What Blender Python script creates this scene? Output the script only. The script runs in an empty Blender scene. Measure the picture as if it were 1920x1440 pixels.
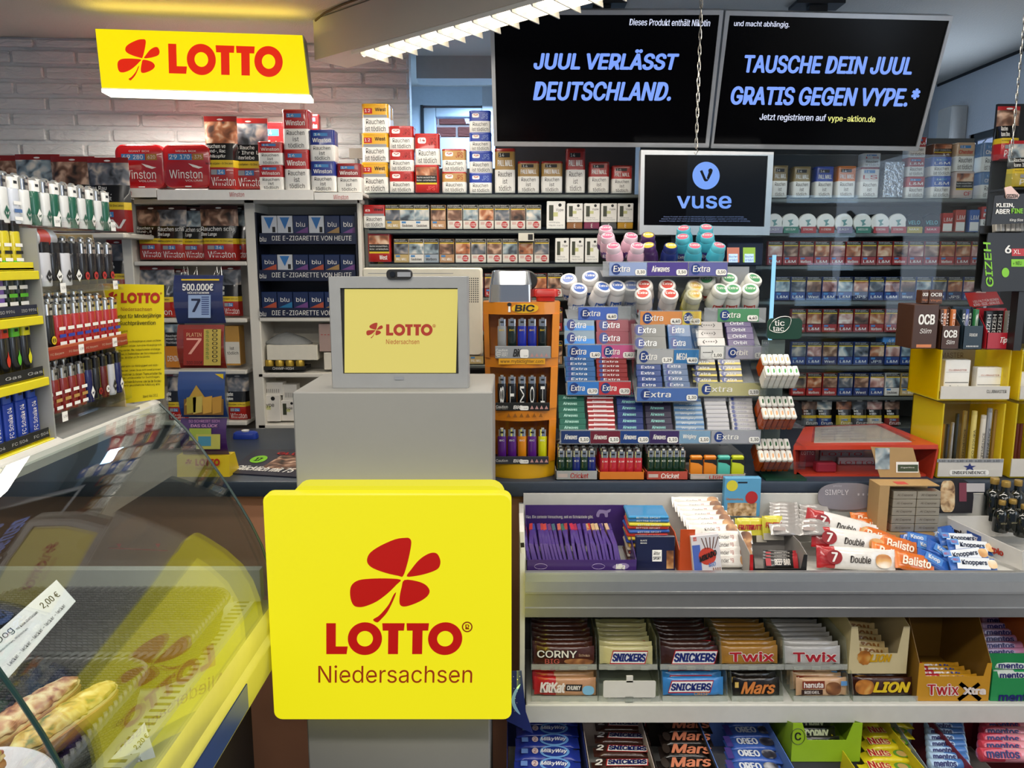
import bpy, bmesh, math, random, re
from mathutils import Vector, Matrix
from math import sin, cos, pi, radians
R_ = random.Random(7)
SC = bpy.context.scene
COL = SC.collection
# ---------------------------------------------------------------- camera
FPX, TH, HC = 1442.0, radians(9), 1.60
cam_d = bpy.data.cameras.new('camera'); cam = bpy.data.objects.new('camera', cam_d); COL.objects.link(cam)
cam.location = (0, 0, HC); cam.rotation_euler = (radians(90) - TH, 0, 0)
cam_d.sensor_fit = 'HORIZONTAL'; cam_d.sensor_width = 36.0; cam_d.lens = FPX / 1920 * 36.0
cam_d.clip_start = .02; cam_d.clip_end = 60
SC.camera = cam
# ---------------------------------------------------------------- world, lights, exposure
w = bpy.data.worlds.new('world'); SC.world = w; w.use_nodes = True
w.node_tree.nodes['Background'].inputs[0].default_value = (.62, .74, 1, 1)
_wt = w.node_tree; _tc = _wt.nodes.new('ShaderNodeTexCoord'); _sx = _wt.nodes.new('ShaderNodeSeparateXYZ'); _mr = _wt.nodes.new('ShaderNodeMapRange')   # overcast sky, brighter on the window side
_mr.interpolation_type = 'SMOOTHSTEP'; _mr.inputs[1].default_value = .35; _mr.inputs[2].default_value = .8; _mr.inputs[3].default_value = .26; _mr.inputs[4].default_value = 1.5
_wt.links.new(_tc.outputs['Generated'], _sx.inputs[0]); _wt.links.new(_sx.outputs[0], _mr.inputs[0]); _wt.links.new(_mr.outputs[0], _wt.nodes['Background'].inputs[1])
def area(name, loc, sx, sy, e, col=(1, .95, .87), rot=(0, 0, 0)):
    d = bpy.data.lights.new(name, 'AREA'); d.shape = 'RECTANGLE'; d.size = sx; d.size_y = sy; d.energy = e; d.color = col
    o = bpy.data.objects.new(name, d); COL.objects.link(o); o.location = loc; o.rotation_euler = rot
    return o
area('shop_ceiling_lamp', (-.75, .25, 2.40), 1.5, .18, 24)
area('shop_ceiling_lamp', (.95, .15, 2.40), 1.5, .18, 19)
area('shop_ceiling_lamp', (.1, -1.2, 2.40), 1.5, .3, 22)
area('counter_ceiling_lamp', (.85, 2.02, 2.41), 1.2, .12, 6, (1, .94, .85))
area('case_ceiling_lamp', (-.42, 1.05, 2.41), .7, .12, 9)  # unseen overhead fill, added to brighten the counter's wood front
area('window_daylight', (2.03, 3.3, 1.83), .6, .3, 7, (.62, .78, 1), (0, radians(90), 0))
area('side_window_daylight', (2.03, .6, 1.7), .9, 1.2, 9, (.66, .8, 1), (0, radians(90), 0))
area('recess_daylight', (-.08, 3.70, 2.36), .35, .35, 15, (.45, .68, 1), (0, 0, 0))
SC.view_settings.view_transform = 'Standard'; SC.view_settings.look = 'None'; SC.view_settings.gamma = 1
SC.view_settings.exposure = 0.0; SC.view_settings.use_curve_mapping = False
SC.cycles.transparent_max_bounces = 48; SC.cycles.max_bounces = 8
# ---------------------------------------------------------------- pixel -> place
_F = Vector((0, cos(TH), -sin(TH))); _U = Vector((0, sin(TH), cos(TH))); _E = Vector((0, 0, HC))
def ray(u, v): return Vector((1, 0, 0)) * ((u - 960) / FPX) + _U * ((720 - v) / FPX) + _F
def P(u, v, Y):
    d = ray(u, v); return _E + d * (Y / d.y)
def plane(pt, n):
    pt = Vector(pt); n = Vector(n).normalized()
    def f(u, v, off=0.0):
        d = ray(u, v); return _E + d * ((pt - _E).dot(n) / d.dot(n)) + n * off
    f.n = n; f.pt = pt
    return f
def front(Y): return plane((0, Y, 0), (0, -1, 0))
def PZ(u, v, z):
    d = ray(u, v); return _E + d * ((z - HC) / d.z)
# ---------------------------------------------------------------- materials
def lin(h):
    h = h.lstrip('#')
    c = [int(h[i:i + 2], 16) / 255 for i in (0, 2, 4)]
    return tuple([(x / 12.92 if x <= .04045 else ((x + .055) / 1.055) ** 2.4) for x in c] + [1.0])
_M = {}
def nn(t, k, **kw):
    n = t.nodes.new(k)
    for a, b in kw.items(): setattr(n, a, b)
    return n
def M(h, r=.45, m=0.0, e=0.0, bump=0.0, ns=40.0, var=.06, coat=0.0):
    """plain painted / printed / plastic / metal surface with a light procedural variation"""
    k = (h, r, m, e, bump, ns, var, coat)
    if k in _M: return _M[k]
    mt = bpy.data.materials.new('m' + h.strip('#')); mt.use_nodes = True; t = mt.node_tree
    b = t.nodes['Principled BSDF']; L = t.links.new
    c = lin(h)
    b.inputs['Base Color'].default_value = c; b.inputs['Roughness'].default_value = r; b.inputs['Metallic'].default_value = m
    b.inputs['Coat Weight'].default_value = coat
    if e: b.inputs['Base Color'].default_value = tuple(x * .12 for x in c[:3]) + (1,); b.inputs['Emission Color'].default_value = c; b.inputs['Emission Strength'].default_value = e
    tc = nn(t, 'ShaderNodeTexCoord'); nz = nn(t, 'ShaderNodeTexNoise'); nz.inputs['Scale'].default_value = ns
    L(tc.outputs['Object'], nz.inputs['Vector'])
    if not e and var:
        mx = nn(t, 'ShaderNodeMix', data_type='RGBA')
        mx.inputs[6].default_value = tuple(min(1, x * (1 - var)) for x in c[:3]) + (1,)
        mx.inputs[7].default_value = tuple(min(1, x * (1 + var)) for x in c[:3]) + (1,)
        L(nz.outputs[0], mx.inputs[0]); L(mx.outputs[2], b.inputs['Base Color'])
    if bump:
        bp = nn(t, 'ShaderNodeBump'); bp.inputs['Strength'].default_value = bump; bp.inputs['Distance'].default_value = .004
        L(nz.outputs[0], bp.inputs['Height']); L(bp.outputs[0], b.inputs['Normal'])
    _M[k] = mt; return mt
def GL(h='#ffffff', refl=1.0, haze=0.0, diff=0.0):
    """clear or tinted acrylic / glass: sees through, mirrors by Fresnel"""
    k = ('gl', h, refl, haze, diff)
    if k in _M: return _M[k]
    mt = bpy.data.materials.new('glass' + h.strip('#')); mt.use_nodes = True; t = mt.node_tree; t.nodes.clear(); L = t.links.new
    o = nn(t, 'ShaderNodeOutputMaterial'); tr = nn(t, 'ShaderNodeBsdfTransparent'); tr.inputs[0].default_value = lin(h)
    gs = nn(t, 'ShaderNodeBsdfGlossy'); gs.inputs['Roughness'].default_value = haze
    ge = nn(t, 'ShaderNodeNewGeometry'); mr = nn(t, 'ShaderNodeMapRange'); mr.inputs[3].default_value = 1.5; mr.inputs[4].default_value = 1 / 1.5
    L(ge.outputs['Backfacing'], mr.inputs[0]); fr = nn(t, 'ShaderNodeFresnel'); L(mr.outputs[0], fr.inputs[0])
    ml = nn(t, 'ShaderNodeMath', operation='MULTIPLY', use_clamp=True); ml.inputs[1].default_value = refl; L(fr.outputs[0], ml.inputs[0])
    base = tr.outputs[0]
    if diff:
        df = nn(t, 'ShaderNodeBsdfDiffuse'); df.inputs[0].default_value = lin(h); m0 = nn(t, 'ShaderNodeMixShader'); m0.inputs[0].default_value = diff
        L(base, m0.inputs[1]); L(df.outputs[0], m0.inputs[2]); base = m0.outputs[0]
    mx = nn(t, 'ShaderNodeMixShader'); L(ml.outputs[0], mx.inputs[0]); L(base, mx.inputs[1]); L(gs.outputs[0], mx.inputs[2]); L(mx.outputs[0], o.inputs[0])
    _M[k] = mt; return mt
def PH(*hx, sc=30.0):
    """blurred printed picture: noise through a colour ramp, shifted for every object"""
    k = ('ph', hx, sc)
    if k in _M: return _M[k]
    mt = bpy.data.materials.new('print'); mt.use_nodes = True; t = mt.node_tree; L = t.links.new; b = t.nodes['Principled BSDF']
    tc = nn(t, 'ShaderNodeTexCoord'); oi = nn(t, 'ShaderNodeObjectInfo'); ad = nn(t, 'ShaderNodeVectorMath', operation='ADD')
    sc_ = nn(t, 'ShaderNodeMath', operation='MULTIPLY'); sc_.inputs[1].default_value = 37
    L(oi.outputs['Random'], sc_.inputs[0]); L(tc.outputs['Object'], ad.inputs[0]); L(sc_.outputs[0], ad.inputs[1])
    nz = nn(t, 'ShaderNodeTexNoise'); nz.inputs['Scale'].default_value = sc; nz.inputs['Detail'].default_value = 1.5; nz.inputs['Distortion'].default_value = .5
    L(ad.outputs[0], nz.inputs['Vector']); cr = nn(t, 'ShaderNodeValToRGB'); el = cr.color_ramp.elements
    n = len(hx)
    while len(el) < n: el.new(.5)
    for i, h in enumerate(hx): el[i].position = .3 + .4 * i / max(1, n - 1); el[i].color = lin(h)
    L(nz.outputs[0], cr.inputs[0]); L(cr.outputs[0], b.inputs['Base Color']); b.inputs['Roughness'].default_value = .4
    _M[k] = mt; return mt
# ---------------------------------------------------------------- mesh builder
_T = {}
try:                                                                  # Blender's own bundled sans; its built-in default font otherwise
    FONT = bpy.data.fonts.load(bpy.utils.system_resource('DATAFILES', path='fonts') + '/Inter.woff2')
except Exception:
    FONT = None
def glyphs(s, bold, res):
    k = (s, bold, res)
    if k not in _T:
        c = bpy.data.curves.new('t', 'FONT'); c.body = s; c.font = FONT or c.font; c.offset = bold; c.resolution_u = res; c.space_character = 1 + bold * 1.6
        o = bpy.data.objects.new('t', c); m = bpy.data.meshes.new_from_object(o)
        vs = [tuple(v.co[:2]) for v in m.vertices]; fs = [tuple(p.vertices) for p in m.polygons]
        bpy.data.objects.remove(o); bpy.data.curves.remove(c); bpy.data.meshes.remove(m)
        x0 = min(v[0] for v in vs); x1 = max(v[0] for v in vs); y0 = min(v[1] for v in vs); y1 = max(v[1] for v in vs)
        _T[k] = ([((x - x0) / (x1 - x0), (y - y0) / (y1 - y0)) for x, y in vs], fs, (x1 - x0) / (y1 - y0))
    return _T[k]
def crom(pts, n=4):
    out = []; N = len(pts)
    for i in range(N):
        p0, p1, p2, p3 = (pts[(i + j - 1) % N] for j in range(4))
        for j in range(n):
            t = j / n
            out.append(tuple(.5 * (2 * p1[a] + (p2[a] - p0[a]) * t + (2 * p0[a] - 5 * p1[a] + 4 * p2[a] - p3[a]) * t * t + (3 * p1[a] - p0[a] - 3 * p2[a] + p3[a]) * t ** 3) for a in (0, 1)))
    return out
_CL = [[(345, 358), (365, 300), (381, 230), (389, 170), (378, 148), (355, 145), (300, 153), (220, 188), (165, 225), (146, 260), (151, 290), (182, 315), (250, 340), (320, 356)],
       [(366, 359), (390, 320), (430, 270), (470, 240), (505, 227), (533, 234), (550, 268), (548, 300), (530, 322), (480, 342), (420, 356)],
       [(332, 377), (250, 370), (160, 372), (100, 380), (65, 402), (52, 435), (55, 485), (72, 522), (102, 532), (140, 526), (200, 500), (260, 455), (310, 405)],
       [(353, 379), (420, 385), (470, 405), (494, 438), (482, 470), (440, 500), (380, 524), (345, 528), (328, 512), (328, 470), (338, 420)],
       [(308, 450), (290, 500), (260, 560), (228, 598), (204, 619), (180, 603), (210, 583), (240, 552), (270, 512), (293, 463)]]
CLOVER = [[((x - 50) / 502, (620 - y) / 475) for x, y in crom(p, 3)] for p in _CL]
class G:
    def __init__(s): s.v = []; s.f = []; s.fm = []; s.ms = []
    def mi(s, m):
        if m not in s.ms: s.ms.append(m)
        return s.ms.index(m)
    def add(s, vs, fs, m, T=None):
        b = len(s.v); i = s.mi(m)
        s.v += [tuple(T @ Vector(q)) for q in vs] if T else [tuple(q) for q in vs]
        s.f += [tuple(b + j for j in f) for f in fs]; s.fm += [i] * len(fs)
        return s
    def box(s, x0, x1, y0, y1, z0, z1, m, bev=0.0, T=None, seg=1):
        if x0 > x1: x0, x1 = x1, x0
        if y0 > y1: y0, y1 = y1, y0
        if z0 > z1: z0, z1 = z1, z0
        if not bev:
            vs = [(x, y, z) for x in (x0, x1) for y in (y0, y1) for z in (z0, z1)]
            return s.add(vs, [(0, 1, 3, 2), (4, 6, 7, 5), (0, 4, 5, 1), (2, 3, 7, 6), (0, 2, 6, 4), (1, 5, 7, 3)], m, T)
        bm = bmesh.new(); bmesh.ops.create_cube(bm, size=1)
        for q in bm.verts: q.co = Vector(((x0 + x1) / 2 + q.co.x * (x1 - x0), (y0 + y1) / 2 + q.co.y * (y1 - y0), (z0 + z1) / 2 + q.co.z * (z1 - z0)))
        bmesh.ops.bevel(bm, geom=bm.edges[:], offset=min(bev, .49 * min(x1 - x0, y1 - y0, z1 - z0)), segments=seg, profile=.5, affect='EDGES')
        bm.verts.index_update()
        s.add([q.co[:] for q in bm.verts], [[q.index for q in f.verts] for f in bm.faces], m, T); bm.free(); return s
    def loft(s, rings, m, cap=True, closed=True, T=None):
        """rings: equal-length point lists; m a material or one per gap"""
        n = len(rings[0]); vs = [p for r in rings for p in r]; per = isinstance(m, list)
        b = len(s.v); s.v += [tuple(T @ Vector(q)) for q in vs] if T else [tuple(q) for q in vs]
        for i in range(len(rings) - 1):
            k = s.mi(m[i] if per else m)
            for j in range(n if closed else n - 1):
                a = b + i * n + j; c = b + i * n + (j + 1) % n
                s.f.append((a, c, c + n, a + n)); s.fm.append(k)
        if cap and closed:
            s.f.append(tuple(b + j for j in range(n - 1, -1, -1))); s.fm.append(s.mi(m[0] if per else m))
            o = b + (len(rings) - 1) * n; s.f.append(tuple(o + j for j in range(n))); s.fm.append(s.mi(m[-1] if per else m))
        return s
    def prism(s, poly, ax, d0, d1, m, T=None):
        mp = {'y': lambda a, b, d: (a, d, b), 'x': lambda a, b, d: (d, a, b), 'z': lambda a, b, d: (a, b, d)}[ax]
        return s.loft([[mp(a, b, d0) for a, b in poly], [mp(a, b, d1) for a, b in poly]], m, T=T)
    def lathe(s, prof, m, c=(0, 0, 0), n=20, sx=1, sy=1, T=None):
        return s.loft([[(c[0] + r * cos(2 * pi * j / n) * sx, c[1] + r * sin(2 * pi * j / n) * sy, c[2] + z) for j in range(n)] for r, z in prof], m, T=T)
    def tube(s, pts, r, m, n=8, closed=False):
        pts = [Vector(p) for p in pts]; N = len(pts); rings = []
        for i, p in enumerate(pts):
            a = pts[(i - 1) % N] if closed or i else p; b = pts[(i + 1) % N] if closed or i < N - 1 else p
            t = (b - a).normalized(); q = Vector((0, 0, 1)) if abs(t.z) < .9 else Vector((1, 0, 0))
            e = t.cross(q).normalized(); f = t.cross(e)
            rings.append([tuple(p + (e * cos(2 * pi * j / n) + f * sin(2 * pi * j / n)) * r) for j in range(n)])
        if closed: rings.append(rings[0])
        return s.loft(rings, m, cap=not closed)
    def quad(s, p0, px, py, m, off=0.0):
        p0, px, py = Vector(p0), Vector(px), Vector(py); n = px.cross(py).normalized() * off; p0 = p0 + n
        return s.add([p0, p0 + px, p0 + px + py, p0 + py], [(0, 1, 2, 3)], m)
    def poly(s, pts, p0, px, py, m, off=.0006):
        p0, px, py = Vector(p0), Vector(px), Vector(py); n = px.cross(py).normalized() * off
        return s.add([p0 + px * a + py * b + n for a, b in pts], [tuple(range(len(pts)))], m)
    def lotto(s, p0, px, py, m, off=.0006):
        L_ = [(0, 1), (.070, 1), (.070, .25), (.158, .25), (.150, 0), (0, 0)]; T_ = lambda a: [(a, 1), (a + .165, 1), (a + .160, .76), (a + .119, .76), (a + .119, 0), (a + .045, 0), (a + .045, .76), (a + .004, .76)]
        for q in (L_, T_(.410), T_(.588)): s.poly(q[::-1], p0, px, py, m, off)
        p0, px, py = Vector(p0), Vector(px), Vector(py); n = px.cross(py).normalized() * off; N = 40
        for c in (.284, .874):
            vs = [p0 + px * (c + .126 * k * cos(2 * pi * i / N)) + py * (.5 + .53 * k * sin(2 * pi * i / N)) + n for k in (1, .47) for i in range(N)]
            s.add(vs, [(i, (i + 1) % N, N + (i + 1) % N, N + i) for i in range(N)], m)
        return s
    def clover(s, p0, px, py, m, off=.0006):
        for c in CLOVER: s.poly(c, p0, px, py, m, off)
        return s
    def text(s, st, p0, px, py, m, bold=.0, shear=0.0, off=.0006, res=3):
        vs, fs, asp = glyphs(st, 0.0, res); p0, px, py = Vector(p0), Vector(px), Vector(py); n = px.cross(py).normalized() * off; shear *= py.length / px.length
        if bold < .012: return s.add([p0 + px * (a + shear * (b - .5)) + py * b + n for a, b in vs], fs, m)
        e = bold * 1.15; ex = min(.08, e * py.length / px.length); ez = e * .7                       # heavier strokes: the glyphs repeated, slightly shifted
        for k, (dx, dz) in enumerate([(ex * cos(q * pi / 6), ez * sin(q * pi / 6)) for q in range(12)] + [(0, 0)] if bold > .035 else ((-ex, -ez), (ex, -ez), (-ex, ez), (ex, ez), (0, 0)) if bold > .02 else ((-ex, 0), (ex, 0))):
            s.add([p0 + px * (ex + a * (1 - 2 * ex) + dx + shear * (b - .5)) + py * (ez + b * (1 - 2 * ez) + dz) + n * (1 + .1 * k) for a, b in vs], fs, m)
        return s
    # on a plane, by target pixels
    def tpx(s, st, pl, u0, v0, u1, v1, m, dv=0, **k):
        p = pl(u0, v1); return s.text(st, p, pl(u1, v1 + dv) - p, pl(u0, v0) - p, m, **k)
    def qpx(s, pl, u0, v0, u1, v1, m, off=.0004):
        p = pl(u0, v1); return s.quad(p, pl(u1, v1) - p, pl(u0, v0) - p, m, off)
    # on a local front face (faces -y)
    def tl(s, st, x0, x1, z0, z1, y, m, **k): return s.text(st, (x0, y, z0), (x1 - x0, 0, 0), (0, 0, z1 - z0), m, **k)
    def ql(s, x0, x1, z0, z1, y, m, off=.0003): return s.quad((x0, y, z0), (x1 - x0, 0, 0), (0, 0, z1 - z0), m, off)
    def mesh(s, name, origin=(0, 0, 0), sharp=35):
        me = bpy.data.meshes.new(name); o = Vector(origin)
        me.from_pydata([tuple(Vector(q) - o) for q in s.v], [], s.f)
        for m in s.ms: me.materials.append(m)
        me.polygons.foreach_set('material_index', s.fm); me.polygons.foreach_set('use_smooth', [True] * len(s.f))
        me.update(); me.set_sharp_from_angle(angle=radians(sharp)); return me
def rrect(w, h, r, n=4, cx=0, cy=0):
    o = []
    for qx, qy, a in ((1, 1, 0), (-1, 1, 90), (-1, -1, 180), (1, -1, 270)):
        for i in range(n + 1):
            t = radians(a + 90 * i / n); o.append((cx + qx * (w / 2 - r) + r * cos(t), cy + qy * (h / 2 - r) + r * sin(t)))
    return o
# ---------------------------------------------------------------- scene objects
def tag(o, label=None, cat=None, group=None, kind=None):
    if label: o['label'] = label
    if cat: o['category'] = cat
    if group: o['group'] = group
    if kind: o['kind'] = kind
    return o
def thing(name, label, cat, loc=(0, 0, 0), rot=(0, 0, 0), group=None):
    o = bpy.data.objects.new(name, None); COL.objects.link(o); o.location = loc; o.rotation_euler = rot; o.empty_display_size = .02
    return tag(o, label, cat, group)
def ob(name, g, parent=None, label=None, cat=None, group=None, kind=None, loc=None, rot=None, origin=None, sharp=35):
    """links a builder as one object. World coordinates; a child is brought into its parent's frame"""
    if parent is not None and origin is None: origin = world_loc(parent)
    me = g.mesh(name, origin or (0, 0, 0), sharp); o = bpy.data.objects.new(name, me); COL.objects.link(o)
    if parent is not None: o.parent = parent
    elif origin: o.location = origin
    if loc: o.location = loc
    if rot: o.rotation_euler = rot
    return tag(o, label, cat, group, kind)
def world_loc(o):
    p = Vector(o.location)
    while o.parent: o = o.parent; p = p + Vector(o.location)
    return p
def lob(name, g, parent=None, loc=None, **k):
    """the same for a builder already in local coordinates"""
    return ob(name, g, parent, origin=(0, 0, 0), loc=loc, **k)
def kids(o): return [c for c in bpy.data.objects if c.parent is o]
_KID = {}
def dup(src, loc, rot=(0, 0, 0), label=None, group=None, scale=None):
    c = src.copy(); COL.objects.link(c); c.location = loc; c.rotation_euler = rot
    if scale: c.scale = scale
    if label: c['label'] = label
    if group: c['group'] = group
    for k in src.children:
        d = k.copy(); COL.objects.link(d); d.parent = c
        for q in k.children:
            e = q.copy(); COL.objects.link(e); e.parent = d
    return c
ORD = 'first second third fourth fifth sixth seventh eighth ninth tenth eleventh twelfth thirteenth fourteenth fifteenth sixteenth seventeenth eighteenth nineteenth twentieth'.split() + ['twenty-' + x for x in 'first second third fourth fifth sixth seventh eighth ninth'.split()] + ['thirtieth'] + ['thirty-' + x for x in 'first second third fourth fifth sixth seventh eighth ninth'.split()]
class Proto:
    """first use moves the prototype itself, later uses copy it"""
    def __init__(s, o): s.o = o; s.used = False
    def put(s, loc, rot=(0, 0, 0), label=None, group=None, scale=None):
        q = re.search(r'from (?:the )?(?:left|front|bottom|near end|back),? ?(?:(?:in|of|on) )?(.*)', label or '')
        if q and not group: group = f"{s.o['category']}s: {q.group(1)}"
        if s.used: return dup(s.o, loc, rot, label, group, scale)
        s.used = True; o = s.o; o.location = loc; o.rotation_euler = rot
        if scale: o.scale = scale
        if label: o['label'] = label
        if group: o['group'] = group
        return o
# ================================================================ the setting
def plaster(h, sc=90, st=.25):
    return M(h, .85, bump=st, ns=sc, var=.05)
def struct(name, g, **k): return ob(name, g, kind='structure', **k)
CEIL = 2.45
g = G(); g.box(-3.2, 2.4, -1.5, 4.2, -.05, 0, M('#2a1f1a', .5, ns=8, var=.3)); struct('floor', g)
g = G(); g.box(-3.2, 2.15, -1.5, 4.2, CEIL, CEIL + .05, plaster('#c9c4bb', 160, .5)); struct('ceiling', g)
# white painted brick wall, courses of real bricks
def brick_mat(h, rough_bump):
    k = ('brick', h)
    if k in _M: return _M[k]
    mt = bpy.data.materials.new('painted_brick'); mt.use_nodes = True; t = mt.node_tree; L = t.links.new; b = t.nodes['Principled BSDF']
    b.inputs['Base Color'].default_value = lin(h); b.inputs['Roughness'].default_value = .75
    tc = nn(t, 'ShaderNodeTexCoord'); mp = nn(t, 'ShaderNodeMapping'); mp.inputs['Scale'].default_value = (1, 1, 3)
    nz = nn(t, 'ShaderNodeTexNoise'); nz.inputs['Scale'].default_value = 14; nz.inputs['Detail'].default_value = 6; nz.inputs['Distortion'].default_value = 1.2
    L(tc.outputs['Object'], mp.inputs[0]); L(mp.outputs[0], nz.inputs['Vector'])
    bp = nn(t, 'ShaderNodeBump'); bp.inputs['Strength'].default_value = rough_bump; bp.inputs['Distance'].default_value = .012
    L(nz.outputs[0], bp.inputs['Height']); L(bp.outputs[0], b.inputs['Normal']); _M[k] = mt; return mt
def bricks(g, x0, x1, z0, z1, y, bl, bh, gap, m, rnd, dp=.011):
    z = z0; row = 0
    while z < z1 - .02:
        x = x0 - (bl * .5 if row % 2 else 0) - rnd.random() * .04
        while x < x1:
            a = max(x, x0) + gap / 2; c = min(x + bl, x1) - gap / 2; d = dp + rnd.uniform(-.003, .003)
            if c - a > .03: g.box(a, c, y - d, y + .01, z + gap / 2 + rnd.uniform(0, .003), min(z + bh, z1) - gap / 2 - rnd.uniform(0, .003), m, .004)
            x += bl
        z += bh; row += 1
WB = brick_mat('#d6d7d6', .9)
g = G(); g.box(-1.75, 0, 0, .14, 0, CEIL, WB); bricks(g, -1.75, 0, .05, CEIL, 0, .243, .0575, .012, WB, random.Random(3))
struct('wall_back', g, loc=(-.41, 3.22, 0), rot=(0, 0, radians(4)))
g = G(); g.box(-2.26, -2.10, 3.0, 3.10, 0, 2.30, M('#e2ded6', .5)); g.box(-2.3, -2.05, 3.02, 3.06, 2.30, CEIL, M('#e2ded6', .6)); struct('trim_1', g)
g = G(); g.box(-2.75, -2.20, 2.96, 3.0, 0, 2.42, M('#8a4f20', .45, ns=12, var=.25)); struct('door_1', g)
g = G(); g.box(-3.2, -2.7, 2.9, 3.2, 0, CEIL, plaster('#b9b3a8')); struct('wall_left', g)
# recess behind the shop, in daylight, with a small window
RB = plaster('#c3cdd4', 60, .6); yR = 3.95; pr = front(yR)
a = pr(788, 197); b = pr(905, 330); g = G()
g.box(-.62, a.x, yR, yR + .1, 0, CEIL, RB); g.box(a.x, b.x, yR, yR + .1, a.z, CEIL, RB); g.box(a.x, b.x, yR, yR + .1, 0, b.z, RB); g.box(b.x, 2.3, yR, yR + .1, 0, CEIL, plaster('#b5b8bb'))
struct('wall_recess', g)
g = G(); g.box(-.62, -.55, 3.3, yR, 0, CEIL, RB); struct('wall_recess_side', g)
c = pr(816, 218); d = pr(900, 257); fm = M('#b9c3c9', .4); g = G()
g.box(a.x + .012, c.x, yR + .01, yR + .07, b.z, a.z - .01, fm, .004); g.box(c.x, b.x, yR + .01, yR + .07, c.z, a.z - .01, fm, .004); g.box(c.x, b.x, yR + .01, yR + .07, b.z, d.z, fm, .004); g.box(d.x, b.x, yR + .01, yR + .07, d.z, c.z, fm, .004)
wn = struct('window_1', g)
g = G(); g.box(a.x, a.x + .012, yR - .004, yR + .06, b.z, a.z, M('#20262a', .6)); ob('gasket', g, wn)
g = G(); g.box(c.x, d.x, yR + .035, yR + .041, d.z, c.z, GL('#e8f2ff', .8)); ob('pane', g, wn)
g = G(); bm_ = brick_mat('#8d5040', .7); g.box(-1.2, 1.2, 4.9, 5.0, 1.2, 3, M('#c3b5a5', .9)); bricks(g, -1.2, 1.2, 1.2, 3.0, 4.9, .22, .072, .012, bm_, random.Random(5), .006)
struct('wall_outside', g)
area('outside_daylight', (-.2, 4.45, 2.8), 1.0, .5, 45, (.62, .75, 1), (radians(-30), 0, 0))
g = G(); g.box(-.40, .35, 3.38, 3.5, 2.36, CEIL, M('#a9a9a6', .6)); struct('trim_2', g)
# right hand side: wall with a window, corner column
WR = plaster('#d6dae0', 120, .3); XR = 2.06; g = G()
wy0, wy1, wz0, wz1 = 3.12, 3.60, 1.5, 2.165
g.box(XR, XR + .1, -1.5, wy0, 0, CEIL, WR); g.box(XR, XR + .03, wy1, 4.0, 0, CEIL, WR); g.box(XR, XR + .03, wy0, wy1, wz1, CEIL, WR); g.box(XR, XR + .03, wy0, wy1, 0, wz0, WR)
struct('wall_right', g)
g = G(); k = M('#3c4348', .5); g.box(XR + .008, XR + .028, wy0, wy0 + .025, wz0, wz1, k); g.box(XR + .008, XR + .028, wy1 - .025, wy1, wz0, wz1, k); g.box(XR + .008, XR + .028, wy0, wy1, wz1 - .03, wz1, k); g.box(XR + .008, XR + .028, wy0, wy1, wz0, wz0 + .03, k)
wn = struct('window_2', g); g = G(); g.box(XR + .016, XR + .02, wy0 + .02, wy1 - .02, wz0 + .02, wz1 - .02, GL('#f0f6ff', .6)); ob('pane', g, wn)
g = G(); g.box(XR - .075, XR + .0, 3.62, 3.74, 0, 2.30, plaster('#c9c6c0'), .006); struct('column', g)
g = G(); g.box(XR - .004, XR, 0, 3.9, 2.438, CEIL, M('#26282b', .6)); struct('trim_3', g)
g = G(); rr = random.Random(11)                                      # trees seen through the right-hand window
for i in range(240):
    x = 3.6 + rr.random() * .9; y = 4.2 + rr.random() * 2.4; z = 1.3 + rr.random() * 2.4; s_ = .05 + rr.random() * .07
    a_ = Vector((rr.uniform(-1, 1), rr.uniform(-1, 1), rr.uniform(-1, 1))).normalized(); b_ = a_.orthogonal().normalized()
    g.add([(x, y, z), Vector((x, y, z)) + a_ * s_ + b_ * s_ * .5, Vector((x, y, z)) + a_ * 2 * s_, Vector((x, y, z)) + a_ * s_ - b_ * s_ * .5], [(0, 1, 2, 3)], M('#3b4a33', .7, var=.5))
for i in range(5): g.tube([(3.9 + .1 * i, 4.4 + .5 * i, 0), (3.95 + .1 * i, 4.4 + .5 * i, 3.6)], .04, M('#4a4038', .8), 6)
ob('tree_foliage', g, label='dark tree foliage outside the small side window', cat='tree', kind='stuff')
# ---------------------------------------------------------------- louvred ceiling luminaire
A0 = PZ(590, 113, 2.31); dv = Vector((.755, -.656, 0)).normalized(); nv = Vector((.656, .755, 0)).normalized(); LW = .145
def lum(a, b, z): return A0 + dv * a + nv * b + Vector((0, 0, z))
cm = M('#cfc8ba', .55, ns=6, var=.05); lm = thing('ceiling_lamp', 'long louvred fluorescent batten lamp running diagonally along the ceiling', 'lamp', lum(1.2, .07, .14))
def lbox(g, a0, a1, b0, b1, z0, z1, m):
    vs = [lum(a, b, z) for a in (a0, a1) for b in (b0, b1) for z in (z0, z1)]
    g.add(vs, [(0, 1, 3, 2), (4, 6, 7, 5), (0, 4, 5, 1), (2, 3, 7, 6), (0, 2, 6, 4), (1, 5, 7, 3)], m)
g = G(); lbox(g, 0, 3.0, 0, LW, 0.012, .135, cm); lbox(g, 0, 3.0, .0, .012, 0, .012, cm); lbox(g, 0, 3.0, LW - .012, LW, 0, .012, cm); lbox(g, 0, .2, .012, LW - .012, 0, .012, cm); ob('housing', g, lm)
g = G()
for b_ in (.045, .10): g.tube([lum(.22, b_, -.004), lum(2.95, b_, -.004)], .012, M('#fff0d2', e=3.6), 8)
ob('fluorescent_tube', g, lm)
g = G(); wl = M('#f1efe6', .25, var=0)
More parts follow.
